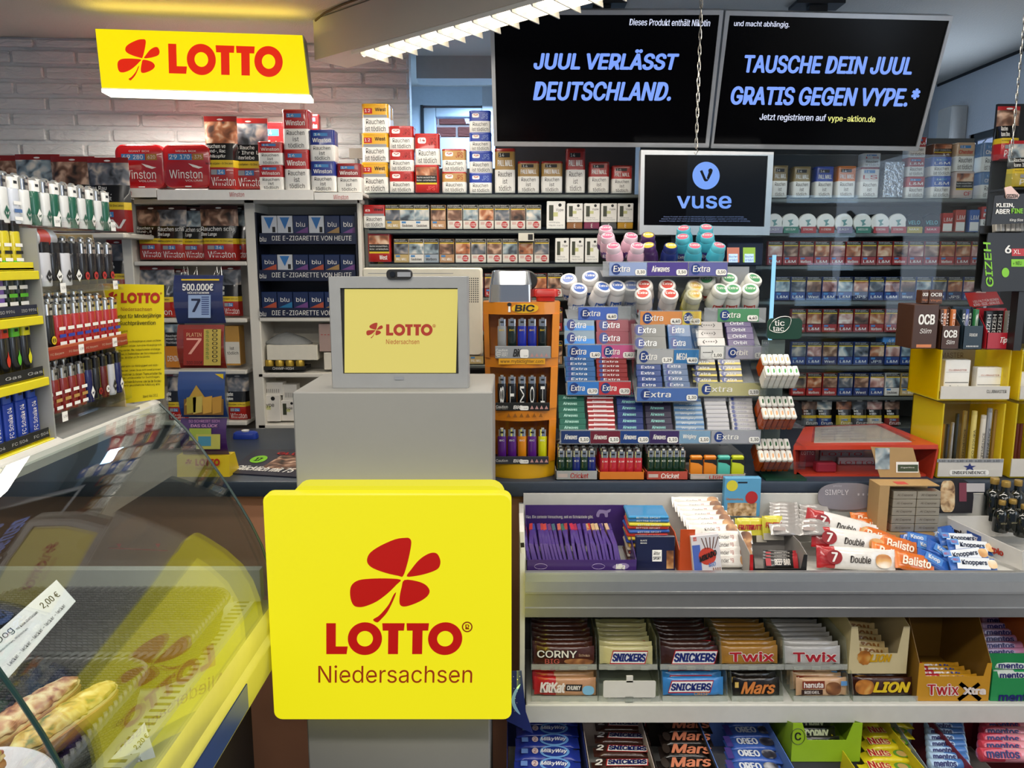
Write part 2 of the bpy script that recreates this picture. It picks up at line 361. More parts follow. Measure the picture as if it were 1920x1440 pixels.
for i in range(36):
    a = .22 + i * .075
    g.add([lum(a, .012, .012), lum(a, LW - .012, .012), lum(a + .022, LW - .012, -.024), lum(a + .022, .012, -.018), lum(a + .02, .012, .012), lum(a + .02, LW - .012, .012), lum(a + .026, LW - .012, -.024), lum(a + .026, .012, -.018)], [(0, 1, 2, 3), (7, 6, 5, 4), (3, 2, 6, 7), (0, 3, 7, 4), (1, 5, 6, 2)], wl)
lbox(g, .2, 2.95, .008, .011, -.012, .0, wl)
ob('louver', g, lm)
ld = bpy.data.lights.new('lamp_glow', 'AREA'); ld.shape = 'RECTANGLE'; ld.size = 2.6; ld.size_y = .1; ld.energy = 20; ld.color = (1, .92, .8)
lo = bpy.data.objects.new('lamp_glow', ld); COL.objects.link(lo); lo.location = lum(1.6, LW / 2, -.04); lo.rotation_euler = (0, 0, math.atan2(dv.y, dv.x))
g = G(); q0 = lum(.05, .0, .12); g.tube([q0 + Vector((-.02, -.01, .0)), q0 + Vector((.02, -.05, .012)), q0 + Vector((.10, -.13, .015)), q0 + Vector((.30, -.3, .018))], .0035, M('#4a3a2a', .6), 6)
ob('lamp_cable', g, label='brown cable clipped along the top edge of the ceiling lamp', cat='cable')
# ---------------------------------------------------------------- illuminated wall sign
ps = plane(P(380, 110, 2.82), (sin(radians(7)), -cos(radians(7)), 0)); SY, SR = M('#ffe600', e=1.0), M('#f0280a', e=.85)
t_ = thing('illuminated_sign', 'wide yellow light box with red clover and red letters under the ceiling', 'sign', ps(380, 168))
cs = [ps(*q) for q in ((190, 166), (582, 178), (569, 66), (178, 53))]; bk = [q - ps.n * .085 for q in cs]; g = G(); gm = M('#8c8d8a', .4, .3)
rim = [q + ps.n * .004 for q in cs]
g.add(cs + bk, [(0, 3, 7, 4), (1, 5, 6, 2), (3, 2, 6, 7), (4, 7, 6, 5)], gm); ob('housing', g, t_)
g = G(); inn = [ps(*q) for q in ((192, 165), (580, 177), (567, 67), (180, 55))]
g.add([q + ps.n * .006 for q in inn] + inn, [(0, 1, 2, 3), (4, 7, 3, 0)[::-1], (1, 5, 6, 2), (3, 2, 6, 7), (0, 4, 5, 1)], SY)
o3 = ps(318, 138.5, .007); g.lotto(o3, ps(531, 144.5, .007) - o3, ps(316.5, 83, .007) - o3, SR, .0008)
o3 = ps(222, 151, .007); g.clover(o3, ps(301, 154, .007) - o3, ps(221, 72.5, .007) - o3, SR, .0008); ob('sign_face', g, t_)
g = G(); z_ = Vector((0, 0, -.012)); lo4 = [cs[0], cs[1], bk[1], bk[0]]; g.add(lo4 + [q + z_ for q in lo4], [(4, 5, 6, 7)[::-1], (0, 1, 5, 4)[::-1], (1, 2, 6, 5)[::-1], (2, 3, 7, 6)[::-1], (3, 0, 4, 7)[::-1]], M('#fff4dc', e=3.2)); ob('diffuser', g, t_, label='glowing white underside')
ld = bpy.data.lights.new('sign_glow', 'AREA'); ld.shape = 'RECTANGLE'; ld.size = .75; ld.size_y = .07; ld.energy = 8; ld.color = (1, .96, .88)
lo = bpy.data.objects.new('sign_glow', ld); COL.objects.link(lo); lo.location = (cs[0] + cs[1] + bk[0] + bk[1]) / 4 + Vector((0, 0, -.03)); lo.rotation_euler = (0, 0, radians(7))
ld = bpy.data.lights.new('sign_glow', 'AREA'); ld.shape = 'RECTANGLE'; ld.size = .7; ld.size_y = .06; ld.energy = .5; ld.color = (1, .75, .1)
lo = bpy.data.objects.new('sign_glow', ld); COL.objects.link(lo); lo.location = (cs[2] + cs[3]) / 2 + ps.n * .035 + Vector((0, 0, -.004)); lo.rotation_euler = (radians(180), 0, radians(7))
# ---------------------------------------------------------------- screens
TT = radians(23); pt = plane(P(1127, 276, 2.78), (0, -cos(TT), -sin(TT))); FR = M('#b9bcc0', .35, .6); BLK = M('#040406', .2, var=0); BLK.node_tree.nodes['Principled BSDF'].inputs['Specular IOR Level'].default_value = .12; BT = M('#7fa4ff', e=.95); WT = M('#dfe6ff', e=.9); DK = M('#15161a', .5)
def tv(name, label, pl, outer, inner, texts, dep=.05, extra=None):
    t = thing(name, label, 'screen', pl((outer[0][0] + outer[1][0]) / 2, outer[0][1], -dep))
    o = [pl(*q) for q in outer]; i = [pl(*q) for q in inner]; b = [q - pl.n * dep for q in o]; ii = [q - pl.n * .006 for q in i]
    g = G(); g.add(o + i + ii + b, [(0, 1, 5, 4), (1, 2, 6, 5), (2, 3, 7, 6), (3, 0, 4, 7), (4, 5, 9, 8), (5, 6, 10, 9), (6, 7, 11, 10), (7, 4, 8, 11), (1, 0, 12, 13), (2, 1, 13, 14), (3, 2, 14, 15), (0, 3, 15, 12), (13, 12, 15, 14)], FR); ob('bezel', g, t)
    g = G(); g.add(ii + [q - pl.n * .01 for q in ii], [(0, 1, 2, 3), (7, 6, 5, 4), (0, 4, 5, 1), (1, 5, 6, 2), (2, 6, 7, 3), (3, 7, 4, 0)], BLK)
    p6 = lambda u, v, off=0: pl(u, v, -.006 + off)
    for st, r, m, kw in texts: g.tpx(st, p6, *r, m, **kw)
    if extra: extra(g, p6)
    ob('display', g, t); return t
ST = dict(bold=.042, shear=.15, res=3, off=.0012, dv=1); SM = dict(bold=.015, shear=.12, off=.0012, dv=2)
t1 = tv('wall_screen', 'large black screen with two lines of blue writing, behind the ceiling lamp', pt, [(926, 274), (1329, 277), (1357, 19), (918, 19)], [(932, 266), (1323, 269), (1349, 28), (926, 28)],
   [('JUUL VERLÄSST', (1002, 92, 1270, 131), BT, ST), ('DEUTSCHLAND.', (1002, 153, 1260, 189), BT, ST), ('Dieses Produkt enthält Nikotin', (1181, 35, 1332, 48), WT, SM)])
t2 = tv('wall_screen', 'large black screen with three lines of writing, beside the right wall', pt, [(1333, 278), (1722, 283), (1788, 30), (1361, 20)], [(1338, 270), (1718, 275), (1780, 39), (1368, 29)],
   [('TAUSCHE DEIN JUUL', (1395, 103, 1712, 137), BT, dict(ST, dv=4)), ('GRATIS GEGEN VYPE.*', (1371, 162, 1722, 197), BT, dict(ST, dv=4)), ('und macht abhängig.', (1377, 39, 1481, 52), WT, SM), ('Jetzt registrieren auf', (1425, 213, 1549, 229), WT, SM), ('vype-aktion.de', (1553, 216, 1642, 231), M('#f0f08a', e=.9), SM)])
for t, u in ((t1, 1130), (t2, 1540)):
    q = pt(u, 100, -.05); g = G(); g.box(q.x - .03, q.x + .03, q.y, q.y + .03, q.z - .02, CEIL, DK); g.box(q.x - .08, q.x + .08, q.y - .02, q.y + .06, CEIL - .01, CEIL, DK); ob('mount', g, t)
def vuse(g, pl):
    c = [(.5 + .5 * cos(2 * pi * i / 40), .5 + .5 * sin(2 * pi * i / 40)) for i in range(40)]; p = pl(1299, 355); px, py = pl(1350, 355) - p, pl(1299, 303) - p
    g.poly(c, p, px, py, M('#7aa2f5', e=.9), .001); g.poly([(.27, .67), (.36, .7), (.50, .38), (.60, .36), (.55, .3), (.46, .29), (.42, .33)], p, px, py, BLK, .0016); g.poly([(x * .16 + .58, y * .16 + .6) for x, y in c], p, px, py, BLK, .0016); g.poly([(.60, .64), (.73, .62), (.60, .36), (.52, .40)], p, px, py, BLK, .0016)
    g.tpx('vuse', pl, 1270, 367, 1372, 391, M('#7aa2f5', e=.9), bold=.03, off=.001)
    for i, v in enumerate((405, 409, 413)): g.tpx('Dieses Produkt darf nicht an Minderjährige abgegeben werden und macht abhängig', pl, 1245 - 4 * i, v, 1395 + 6 * i, v + 3, M('#8899cc', e=.5), off=.001, res=1)
tv('counter_screen', 'smaller black screen with a round blue logo under the two large screens', front(2.70), [(1199, 440), (1443, 441), (1451, 285), (1202, 281)], [(1207, 422), (1433, 425), (1440, 292), (1209, 290)], [], .04, vuse)
sv = PZ(1325, 440, 1.62); g = G(); g.box(.56, .60, 2.74, 2.76, 1.05, 1.95, DK); g.box(.45, .71, 2.66, 2.82, 1.01, 1.05, DK); ob('stand', g, bpy.data.objects['counter_screen'])
# ---------------------------------------------------------------- chains and hanging acrylic guard
def chain(label, u0, u1, v1, Y, grp):
    p = P(u1, v1, Y); t = thing('hanging_chain', label, 'chain', (p.x, Y, CEIL)); n = int((CEIL - p.z) / .0225); m = M('#c9c6bd', .25, .9, var=0); g = G()
    for i in range(n):
        z = CEIL - i * .0225; c = Vector((p.x, Y, z - .0145)); q = []
        for j in range(12):
            a = 2 * pi * j / 12; x_ = .0045 * cos(a); z_ = .0135 * sin(a) + (.004 if sin(a) > 0 else -.004)
            d = x_ if i % 2 else x_ * .45; q.append(c + Vector((d, x_ * (.45 if i % 2 else 1), z_)))
        g.tube(q, .0014, m, 5, True)
    ob('links', g, t); g = G(); g.tube([(p.x, Y, p.z + .01), (p.x + .006, Y, p.z), (p.x, Y, p.z - .012), (p.x - .006, Y, p.z - .004)], .0016, m, 5); ob('hook', g, t); return t
chain('steel chain hanging in front of the gap between the two large screens', 1325, 1305, 283, 2.46, None)
chain('steel chain hanging beside the right wall above the black card display', 1915, 1896, 290, 2.46, None)
pg = front(2.46); a, b = pg(1290, 290), pg(1901, 292); g = G(); g.box(a.x, b.x, 2.4585, 2.4625, a.z, pg(1290, 700).z, GL('#f4fbff', .55))
ob('acrylic_guard', g, label='clear acrylic guard panel hanging on two chains over the counter', cat='guard panel')
# ================================================================ shared product builders
WHT = M('#eceae4', .4); TX = M('#141414', .5, var=0); YL = M('#d8b81e', .45); RED = M('#b3181b', .35); NAVY = M('#141c4a', .35); STEEL = M('#a9aaa8', .35, .75); CHROME = M('#d9d9d6', .12, .95, var=0); GRY = M('#8d9094', .45); CREAM = M('#d6d1c4', .5); CLR = GL('#fbfdfd', .9); SMOKE = GL('#d5d9d8', .8)
PHOTOS = [PH('#2a211e', '#7d5a48', '#d8b49a'), PH('#39424c', '#8fa0a8', '#e4dccf'), PH('#4a2c22', '#b06a44', '#e6c7a8'), PH('#1e2126', '#6a6f78', '#c7b9ab'), PH('#6a3530', '#c08f86', '#eddcd0')]
PRICE = M('#3f7fb8', .4, var=0)
def can_at(r, Y, col, brand, label, lines=3, bm=None, price=None, lid=None, photo=False, group=None, name='tobacco_can', tag_=None, dep=.8, style=None):
    u0, v0, u1, v1 = r; pl = front(Y); a, b = pl(u0, v1), pl(u1, v0); W, Hh = b.x - a.x, b.z - a.z; D = W * dep; c = ((a.x + b.x) / 2, Y + D / 2, a.z + .0015); bm = bm or WHT
    g = G(); rr = rrect(W, D, W * .13, 3); lh = Hh * .07
    cm_ = M(col, .3, coat=.3); mid = Hh * (.52 if not photo else .30)
    ring = lambda z, k=1.0: [(x * k, y * k, z) for x, y in rr]
    g.loft([ring(0, .97), ring(.002), ring(mid), ring(Hh - lh)], [WHT if not photo else cm_, WHT if not photo else cm_, cm_]); y = -D / 2; w2 = W / 2 * .86
    if photo:
        g.ql(-w2, w2, Hh * .62, Hh * .92, y, PHOTOS[2]); g.ql(-w2, w2, Hh * .36, Hh * .62, y, TX); g.ql(-w2, w2, Hh * .30, Hh * .37, y, YL)
        g.tl('Rauchen verursacht Mund-,', -w2 * .95, w2 * .9, Hh * .51, Hh * .58, y, WHT, res=1); g.tl('Rachen- und Kehlkopfkrebs', -w2 * .95, w2 * .9, Hh * .41, Hh * .48, y, WHT, res=1)
        g.tl(brand, 0, w2 * .8, Hh * .08, Hh * .24, y, bm, bold=.02)
    else:
        L_ = ['Rauchen', 'ist tödlich'] if lines == 2 else ['Rauchen', 'ist', 'tödlich']; n = len(L_); st = mid * .92 / n
        for i, s_ in enumerate(L_):
            ww = {'Rauchen': .78, 'ist': .26, 'tödlich': .70, 'ist tödlich': .88}[s_] * w2; z1 = mid * .94 - st * i; g.tl(s_, -ww, ww, z1 - st * .80, z1 - st * .06, y, TX, bold=.01)
        if style == 'wave':
            g.ql(-w2 * 1.02, w2 * 1.02, mid, mid + Hh * .1, y, GRY); g.ql(-w2 * .95, -w2 * .25, Hh * .66, Hh * .84, y, RED); g.tl(price or '12', -w2 * .9, -w2 * .4, Hh * .71, Hh * .81, y, WHT, off=.001); g.tl(brand, .0, w2 * .95, Hh * .74, Hh * .86, y, TX, bold=.03)
        elif style == 'jps':
            g.poly([(x / 2 + .5, z / 2 + .5) for x, z in rrect(2, 2, .5, 3)], (-w2 * .85, y, Hh * .68), (w2 * .75, 0, 0), (0, 0, Hh * .19), WHT, .0004); g.tl(price or '9', -w2 * .72, -w2 * .2, Hh * .75, Hh * .84, y, RED, off=.001, bold=.02); g.tl('JPS', w2 * .15, w2 * .85, Hh * .62, Hh * .86, y, bm, bold=.0)
        else:
            g.ql(-w2 * .75, w2 * .55, Hh * .80, Hh * .90, y, PRICE if style != 'gold' else TX); g.tl(price or '14', -w2 * .65, -w2 * .1, Hh * .815, Hh * .885, y, WHT, off=.0008)
            g.tl(brand, -w2 * .85, w2 * .85, Hh * .60, Hh * .74, y, bm, bold=.02)
    o = ob(name, g, loc=c, origin=(0, 0, 0), label=label, cat='can', group=group)
    g = G(); rl = [(x * 1.015, yy * 1.015) for x, yy in rr]; lm_ = M(lid or col, .25, coat=.3)
    g.loft([[(x, yy, Hh - lh) for x, yy in rl], [(x, yy, Hh - .002) for x, yy in rl], [(x * .96, yy * .96, Hh) for x, yy in rl]], lm_); lob('lid', g, o); return o
def pouch_at(r, Y, label, lines, seam='#8c1a16', low='#a3211a', brand='Winston', ph=0, price='34', group=None, thick=.06, lean=.0, white=False, name='tobacco_pouch'):
    u0, v0, u1, v1 = r; pl = front(Y); a, b = pl(u0, v1), pl(u1, v0); W, Hh = b.x - a.x, b.z - a.z; c = ((a.x + b.x) / 2, Y + thick * .5, a.z + .0015)
    zs = [0, .02, .10, .30, .37, .40, .52, .63, .80, .92, .93, 1.0]; th = [.55, .85, 1, .95, .88, .85, .72, .6, .38, .12, .1, .06]; lowm, blk, sm = M(low, .3, coat=.4), M('#0c0c0d', .25, coat=.4), M(seam, .3, coat=.4)
    ms = [lowm, lowm, lowm, YL, YL, blk, blk, PHOTOS[ph], PHOTOS[ph], PHOTOS[ph], sm]; rings = []; rnd = random.Random(hash((u0, v0)) & 255)
    for z, t in zip(zs, th):
        hw = W / 2 * (1 - .04 * (1 - abs(z - .5) * 2) * rnd.random()); ht = thick / 2 * t; n = 10; rg = []
        for j in range(n):
            x = -hw + 2 * hw * j / (n - 1); e = (1 - abs(x / hw) ** 4) ** .5 if abs(x) < hw else 0; rg.append((x, -ht * e - .0006, z * Hh))
        for j in range(n - 1, -1, -1):
            x = -hw + 2 * hw * j / (n - 1); e = (1 - abs(x / hw) ** 4) ** .5 if abs(x) < hw else 0; rg.append((x, ht * e + .0006, z * Hh))
        rings.append(rg)
    g = G(); g.loft(rings, ms)
    def yf(z): 
        for i in range(len(zs) - 1):
            if z <= zs[i + 1]: k = (z - zs[i]) / (zs[i + 1] - zs[i]); return -thick / 2 * (th[i] + (th[i + 1] - th[i]) * k) - .0008
        return 0
    def T(st, x0, x1, z0, z1, m, **k): g.text(st, (x0 * W / 2, yf(z0), z0 * Hh), ((x1 - x0) * W / 2, 0, 0), (0, yf(z1) - yf(z0), (z1 - z0) * Hh), m, off=.0012, **k)
    n = len(lines); st = .21 / max(1, n)
    for i, s_ in enumerate(lines): z1 = .615 - st * i; T(s_, -.88, min(.88, -.88 + .115 * len(s_) * (.075 / st)) if len(s_) < 12 else .88, z1 - st * .78, z1, WHT, bold=.015)
    T('Rauchen aufgeben - für Ihre Lieben', -.85, .8, .33, .37, TX, res=1)
    for x0, x1, m in ((-.55, -.2, GRY), (-.18, .3, PRICE)): g.quad((x0 * W / 2, yf(.2), .2 * Hh), ((x1 - x0) * W / 2, 0, 0), (0, yf(.27) - yf(.2), .07 * Hh), m, .001)
    T(price, -.12, .2, .21, .262, WHT, res=1); T(brand, -.55, .9, .05, .17, WHT if not white else TX, bold=.0)
    o = ob(name, g, loc=c, origin=(0, 0, 0), label=label, cat='pouch', group=group, rot=(-lean, 0, 0))
    g = G(); z = .955 * Hh; g.poly([(.5 + .5 * cos(2 * pi * i / 14), .5 + .5 * sin(2 * pi * i / 14)) for i in range(14)], (-.011, -thick * .04 - .002, z - .003), (.022, 0, 0), (0, 0, .006), WHT, .0006); lob('hang_hole', g, o); return o
def box_at(r, Y, dep, m, label, cat, name, texts=(), quads=(), extra=None, group=None, bev=.0015, rot=None):
    """a carton whose front covers a pixel rectangle at depth Y"""
    u0, v0, u1, v1 = r; pl = front(Y); a, b = pl(u0, v1), pl(u1, v0); W, Hh = b.x - a.x, b.z - a.z; g = G(); g.box(-W / 2, W / 2, -dep / 2, dep / 2, 0, Hh, m, bev); y = -dep / 2
    X = lambda f: -W / 2 + f * W
    for x0, z0, x1, z1, qm in quads: g.ql(X(x0), X(x1), z0 * Hh, z1 * Hh, y, qm)
    for s_, x0, z0, x1, z1, tm, kw in texts: g.tl(s_, X(x0), X(x1), z0 * Hh, z1 * Hh, y, tm, **{**dict(off=.0008), **kw})
    if extra: extra(g, X, Hh, y)
    return ob(name, g, loc=((a.x + b.x) / 2, Y + dep / 2, a.z + .0015), origin=(0, 0, 0), label=label, cat=cat, group=group, rot=rot)
# ---------------------------------------------------------------- cigarette packs
PW, PHH, PD = .0555, .088, .022
def make_pack(col, brand, ph, style=0, bt=None, label='pack'):
    g = G(); cm_ = M(col, .35, coat=.2); g.box(-PW / 2, PW / 2, 0, PD, 0, PHH, cm_, .0012); w_ = PW / 2 - .0012; bt = bt or WHT
    g.ql(-w_, w_, .074, .0872, 0, TX); g.tl('Rauchen verursacht', -w_ * .92, w_ * .6, .0825, .0862, 0, WHT, res=1); g.tl('9 von 10 Lungenkarzinomen', -w_ * .92, w_ * .85, .0765, .0805, 0, WHT, res=1)
    g.ql(-w_, w_, .0705, .074, 0, YL); g.ql(-w_, w_, .033, .0705, 0, PHOTOS[ph]); g.ql(-w_, w_, .031, .033, 0, TX)
    if style == 1:
        g.poly([(.5 + .5 * cos(2 * pi * i / 20), .5 + .5 * sin(2 * pi * i / 20)) for i in range(20)], (-.003, 0, .004), (.024, 0, 0), (0, 0, .024), RED, .0005); g.tl('LUCKY', -.001, .019, .017, .022, 0, WHT, res=1, bold=.02, off=.001); g.tl('STRIKE', -.001, .019, .010, .015, 0, WHT, res=1, bold=.02, off=.001); g.ql(-w_ * .8, -w_ * .25, .016, .026, 0, M('#c9a9a0', .4))
    elif style == 2:
        g.add([(-w_, -.0005, .031), (w_, -.0005, .031), (w_ * .55, -.0005, .020), (0, -.0005, .027), (-w_ * .55, -.0005, .020)], [(0, 2, 1)[::-1], (0, 3, 2)[::-1] if False else (0, 2, 1)], cm_); g.tl(brand, -w_ * .7, w_ * .7, .006, .015, 0, bt, res=1, bold=.01)
    else:
        g.tl(brand, -w_ * .75, w_ * .75, .008, .018, 0, bt, res=1, bold=.02); g.ql(-w_ * .8, -w_ * .2, .021, .028, 0, PRICE)
    return Proto(lob('cigarette_pack', g, label=label, cat='cigarette pack'))
PK = dict(lucky=[make_pack('#d5d0c6', 'LUCKY', i, 1) for i in range(4)], gold=[make_pack('#b9a06a', 'PALL MALL', 3), make_pack('#b48a62', 'PALL MALL', 0)], white=[make_pack('#dcd9d2', 'Gauloises', 1, 0, TX)],
          red=[make_pack('#96282a', 'L&M', i) for i in (0, 2, 4)], blue=[make_pack('#253f80', 'L&M', i) for i in (1, 3, 4)], marl=[make_pack('#a32c2a', 'Marlboro', i, 0) for i in (0, 2)], silver=[make_pack('#98a3ad', 'Marlboro', 1, 0, TX)], navy=[make_pack('#1b2450', 'JPS', 2), make_pack('#1e2c66', 'West', 0)])
_pc = {}
def pack(k, u, v, Y, label):
    i = _pc.get(k, 0); _pc[k] = i + 1; p = P(u, v, Y)
    return PK[k][i % len(PK[k])].put((p.x, Y, p.z + .001), label=label)
# ================================================================ back racks
YR = 2.93; RK = M('#6d706c', .45, .35); RKD = M('#4d4f4c', .55, .2)
SH_L = [365, 432, 495, 558, 622, 684]; SH_R = [373, 437, 499, 565, 625, 686, 744, 800]
def rack(label, u0, u1, shelves, ybk=3.16):
    pl = front(YR); x0, x1 = pl(u0, 500).x, pl(u1, 500).x; top = pl(960, shelves[0]).z; t = thing('shelf_rack', label, 'shelf', ((x0 + x1) / 2, ybk, 0))
    g = G(); g.box(x0, x1, ybk - .015, ybk, 0, top + .12 if u0 < 1000 else top + .25, RKD); ob('back_panel', g, t)
    if u0 < 1000: xx = pl(926, 300).x; g = G(); g.box(xx, x1, ybk - .014, ybk + .001, top + .12, top + .36, M('#4a4444', .6)); ob('top_panel', g, t)
    for u in (u0, u1): 
        x = pl(u, 500).x; g = G(); g.box(x - .008, x + .008, YR + .02, ybk, 0, top, RK); ob('upright', g, t)
    for v in shelves:
        z = pl(960, v).z; g = G(); g.box(x0 + .008, x1 - .008, YR - .012, ybk - .015, z - .012, z, RK, .002); s = ob('shelf_board', g, t)
        g = G(); g.box(x0 + .01, x1 - .01, YR - .018, YR - .012, z - .016, z + .012, CLR); ob('price_rail', g, s)
    g = G(); g.box(x0, x1, YR + .03, ybk, 0, .6, RKD); ob('base_cabinet', g, t); return t
rack('grey metal cigarette rack beside the white shelving unit, under the first large screen', 688, 1203, SH_L)
rk_r = rack('grey metal cigarette rack near the right wall, behind the hanging guard panel', 1212, 1868, SH_R)
q = front(YR - .03); g = G(); a, b = q(1441, 640), q(1448, 478); g.box(a.x, a.x + .012, YR - .032, YR - .022, a.z, b.z, M('#a6dcf4', e=1.1)); ob('light_strip', g, rk_r, label='glowing pale blue vertical light strip')  # glowing bar added to stand for a bluish reflection on the guard panel
J = dict(style='jps', lines=2); N3 = dict(lines=3)
WLB = 'yellow and grey tobacco can, {} of the column of three next to the white shelving'
for i, r in enumerate([(679, 305, 726, 362), (679, 250, 727, 305), (679, 195, 728, 250)]): can_at(r, YR, '#d9a21c', 'West', WLB.format(['bottom', 'middle', 'top'][i]), 2, style='wave', lid='#d9a21c')
can_at((715, 203, 735, 250), YR + .12, '#d9a21c', 'West', 'yellow tobacco can half hidden behind the top of the yellow column', 2, style='wave')
for i, r in enumerate([(730, 322, 775, 362), (730, 281, 775, 322), (729, 237, 775, 281)]): can_at(r, YR, '#ae211d', 'JPS', f'red tobacco can, {["bottom", "middle", "top"][i]} of the column of three beside the yellow cans', bm=M('#7d1512'), **J)
can_at((778, 310, 822, 362), YR, '#b3221d', 'JPS', 'red tobacco can with a lip photo and black band, under another red can', photo=True, bm=M('#d8504a'))
can_at((778, 251, 824, 310), YR, '#b3221d', 'JPS', 'taller red tobacco can standing on the can with the photo', bm=M('#7d1512'), price='14', **J)
for i, r in enumerate([(829, 323, 874, 362), (829, 280, 874, 323)]): can_at(r, YR, '#b98d4f', 'JPS', f'tan tobacco can with red lid, {["lower", "upper"][i]} one of two', bm=M('#9c2a1d'), lid='#a8281d', **J)
for i, r in enumerate([(880, 325, 922, 363), (880, 284, 923, 325), (880, 249, 921, 284), (880, 208, 920, 249)]): can_at(r, YR, '#1c3a9c', 'JPS', f'blue tobacco can, {["bottom", "second from the bottom", "third from the bottom", "top"][i]} of the blue column of four', bm=M('#7f93c8'), **J)
for r, c, l in [((928, 279, 966, 362), '#a5803f', 'tall gold tobacco can next to the blue column'), ((971, 303, 1011, 362), '#a5803f', 'shorter gold tobacco can beside the tall gold can'), ((1015, 303, 1055, 362), '#a5803f', 'shorter gold tobacco can beside the tall red can'), ((1061, 279, 1098, 362), '#a3211c', 'tall red tobacco can under the first large screen'), ((1104, 304, 1143, 362), '#a8231d', 'medium red tobacco can next to the tall red can'), ((1147, 311, 1186, 363), '#b0251f', 'smallest red tobacco can at the end of the left rack top')]:
    can_at(r, YR, c, 'PALL MALL', l, 3, style='gold', lid='#8d2018')
# second row
def line_of(row, v, Y, items, where):
    n = len(items)
    for i, (k, u) in enumerate(items): pack(k, u, v, Y, f'{dict(lucky="pale red-disc", gold="gold", white="white", red="red", blue="blue", marl="bright red", silver="silver", navy="dark blue")[k]} cigarette pack, {ORD[i]} from left, {where}')
can_at((681, 385, 722, 428), YR, '#a8211e', 'West', 'red and white tobacco box at the rack end, next to the gold packs', 2, style='wave', price='8', name='tobacco_box')
line_of(1, 430, YR, [('gold', 737), ('white', 764), ('white', 791), ('gold', 822)] + [('lucky', 853 + 29.5 * i) for i in range(6)], 'top row of the left rack')
VY = lambda g, X, h, y: (g.ql(X(.12), X(.36), h * .3, h * .86, y, M('#3c4030', .4)), g.ql(X(.35), X(.6), h * .45, h * .6, y, M('#c8c98a', .5)), g.poly([(.5 + .5 * cos(2 * pi * i / 14), .5 + .5 * sin(2 * pi * i / 14)) for i in range(14)], (X(.62), y, h * .80), (X(.8) - X(.62), 0, 0), (0, 0, (X(.8) - X(.62))), TX, .0006))
def vbox(r, Y, label, d=.03): return box_at(r, Y, d, WHT, label, 'box', 'vaporizer_box', [('Vype', .50, .62, .90, .74, TX, {}), ('Nikotin macht', .12, .1, .9, .17, GRY, dict(res=1)), ('abhängig', .12, .2, .7, .27, GRY, dict(res=1))], extra=VY)
vbox((1025, 378, 1060, 430), YR, 'tall white vaporizer box with two black cartridges, next to the red-disc packs')
for i, u in enumerate((1063, 1095, 1127, 1158)):
    box_at((u, 418, u + 29, 430), YR, .03, M(['#8a5a2e', '#7b2348', '#4a4a4c', '#c2901f'][i], .4), f'{["brown", "plum", "black", "ochre"][i]} flavour strip box under a white vaporizer box', 'box', 'flavour_box', [('E', .45, .2, .55, .8, WHT, {})])
    vbox((u, 382, u + 30, 417.5), YR, f'small white vaporizer box, {ORD[i]} of four next to the tall one')
# third row
can_at((690, 438, 732, 492), YR, '#a8211e', 'West', 'red tobacco can with warning photo at the second rack level', photo=True)
line_of(2, 493, YR, [('gold', 753), ('white', 781), ('silver', 809), ('gold', 838)] + [('lucky', 868 + 29.5 * i) for i in range(6)], 'second row of the left rack')
for i, u in enumerate((1041, 1069, 1097)): vbox((u, 447, u + 26, 493), YR, f'narrow white vaporizer box, {ORD[i]} of three in the second rack row')
p_ = front(YR - .02); g = G(); a, b = p_(972, 452), p_(1001, 437); g.box(a.x, b.x, YR - .024, YR, a.z, b.z, M('#d2cfc0', .5)); g.qpx(front(YR - .0241), 990, 439, 999, 450, TX); ob('price_tag', g, label='cream price tag clipped to the shelf edge above the second pack row', cat='price tag')
for k, v in enumerate((557, 621, 683)):
    kk = [['navy', 'red', 'gold', 'blue', 'red', 'lucky'], ['red', 'navy', 'white', 'gold', 'blue', 'red'], ['gold', 'navy', 'red', 'white', 'blue', 'gold']][k]
    line_of(3 + k, v, YR, [(kk[i], 893 + 29.5 * i) for i in range(6)], f'{["third", "fourth", "fifth"][k]} row behind the lighter column')
# ---------------------------------------------------------------- right rack
for r, c, br, l in [((1447, 311, 1479, 371), '#8a7548', 'PALL MALL', 'dull gold tobacco can next to the round-logo screen'), ((1486, 313, 1522, 371), '#8f7a4c', 'PALL MALL', 'dull gold tobacco can next to the blue can'), ((1528, 313, 1565, 371), '#23409a', 'PALL MALL', 'blue tobacco can under the second large screen'), ((1568, 312, 1607, 371), '#cf6f1c', 'PALL MALL', 'orange tobacco can under the second large screen')]:
    can_at(r, YR, c, br, l, 3, style='gold')
can_at((1611, 314, 1651, 371), YR, '#d7d4cf', 'LS', 'white tobacco can with red emblem', 3, bm=RED, lid='#7d1f1c'); can_at((1618, 288, 1653, 313.5), YR, '#d7d4cf', 'LS', 'cropped white tobacco can standing on the emblem can', 2, bm=RED)
box_at((1655, 304, 1697, 371), YR, .06, M('#c6c9cc', .22, .8, bump=1.0, ns=90), 'tobacco box wrapped in crinkled silver foil', 'box', 'foil_box', [('tödlich', .1, .12, .7, .24, GRY, {})])
def lm_can(r, c, l): return can_at(r, YR, c, 'L&M', l, 2, name='tobacco_can')
lm_can((1698, 332, 1736, 372), '#a8302c', 'red and white tobacco can beside the silver foil box, lower'); lm_can((1700, 296, 1736, 331.5), '#a8302c', 'red and white tobacco can beside the silver foil box, middle'); lm_can((1703, 258, 1739, 295.5), '#a8302c', 'red tobacco can top, half behind the edge of the second large screen')
lm_can((1745, 331, 1785, 372), '#2f57b0', 'light blue tobacco can, lower of two'); lm_can((1745, 295, 1787, 330.5), '#2f57b0', 'light blue tobacco can, upper of two, under a brown can')
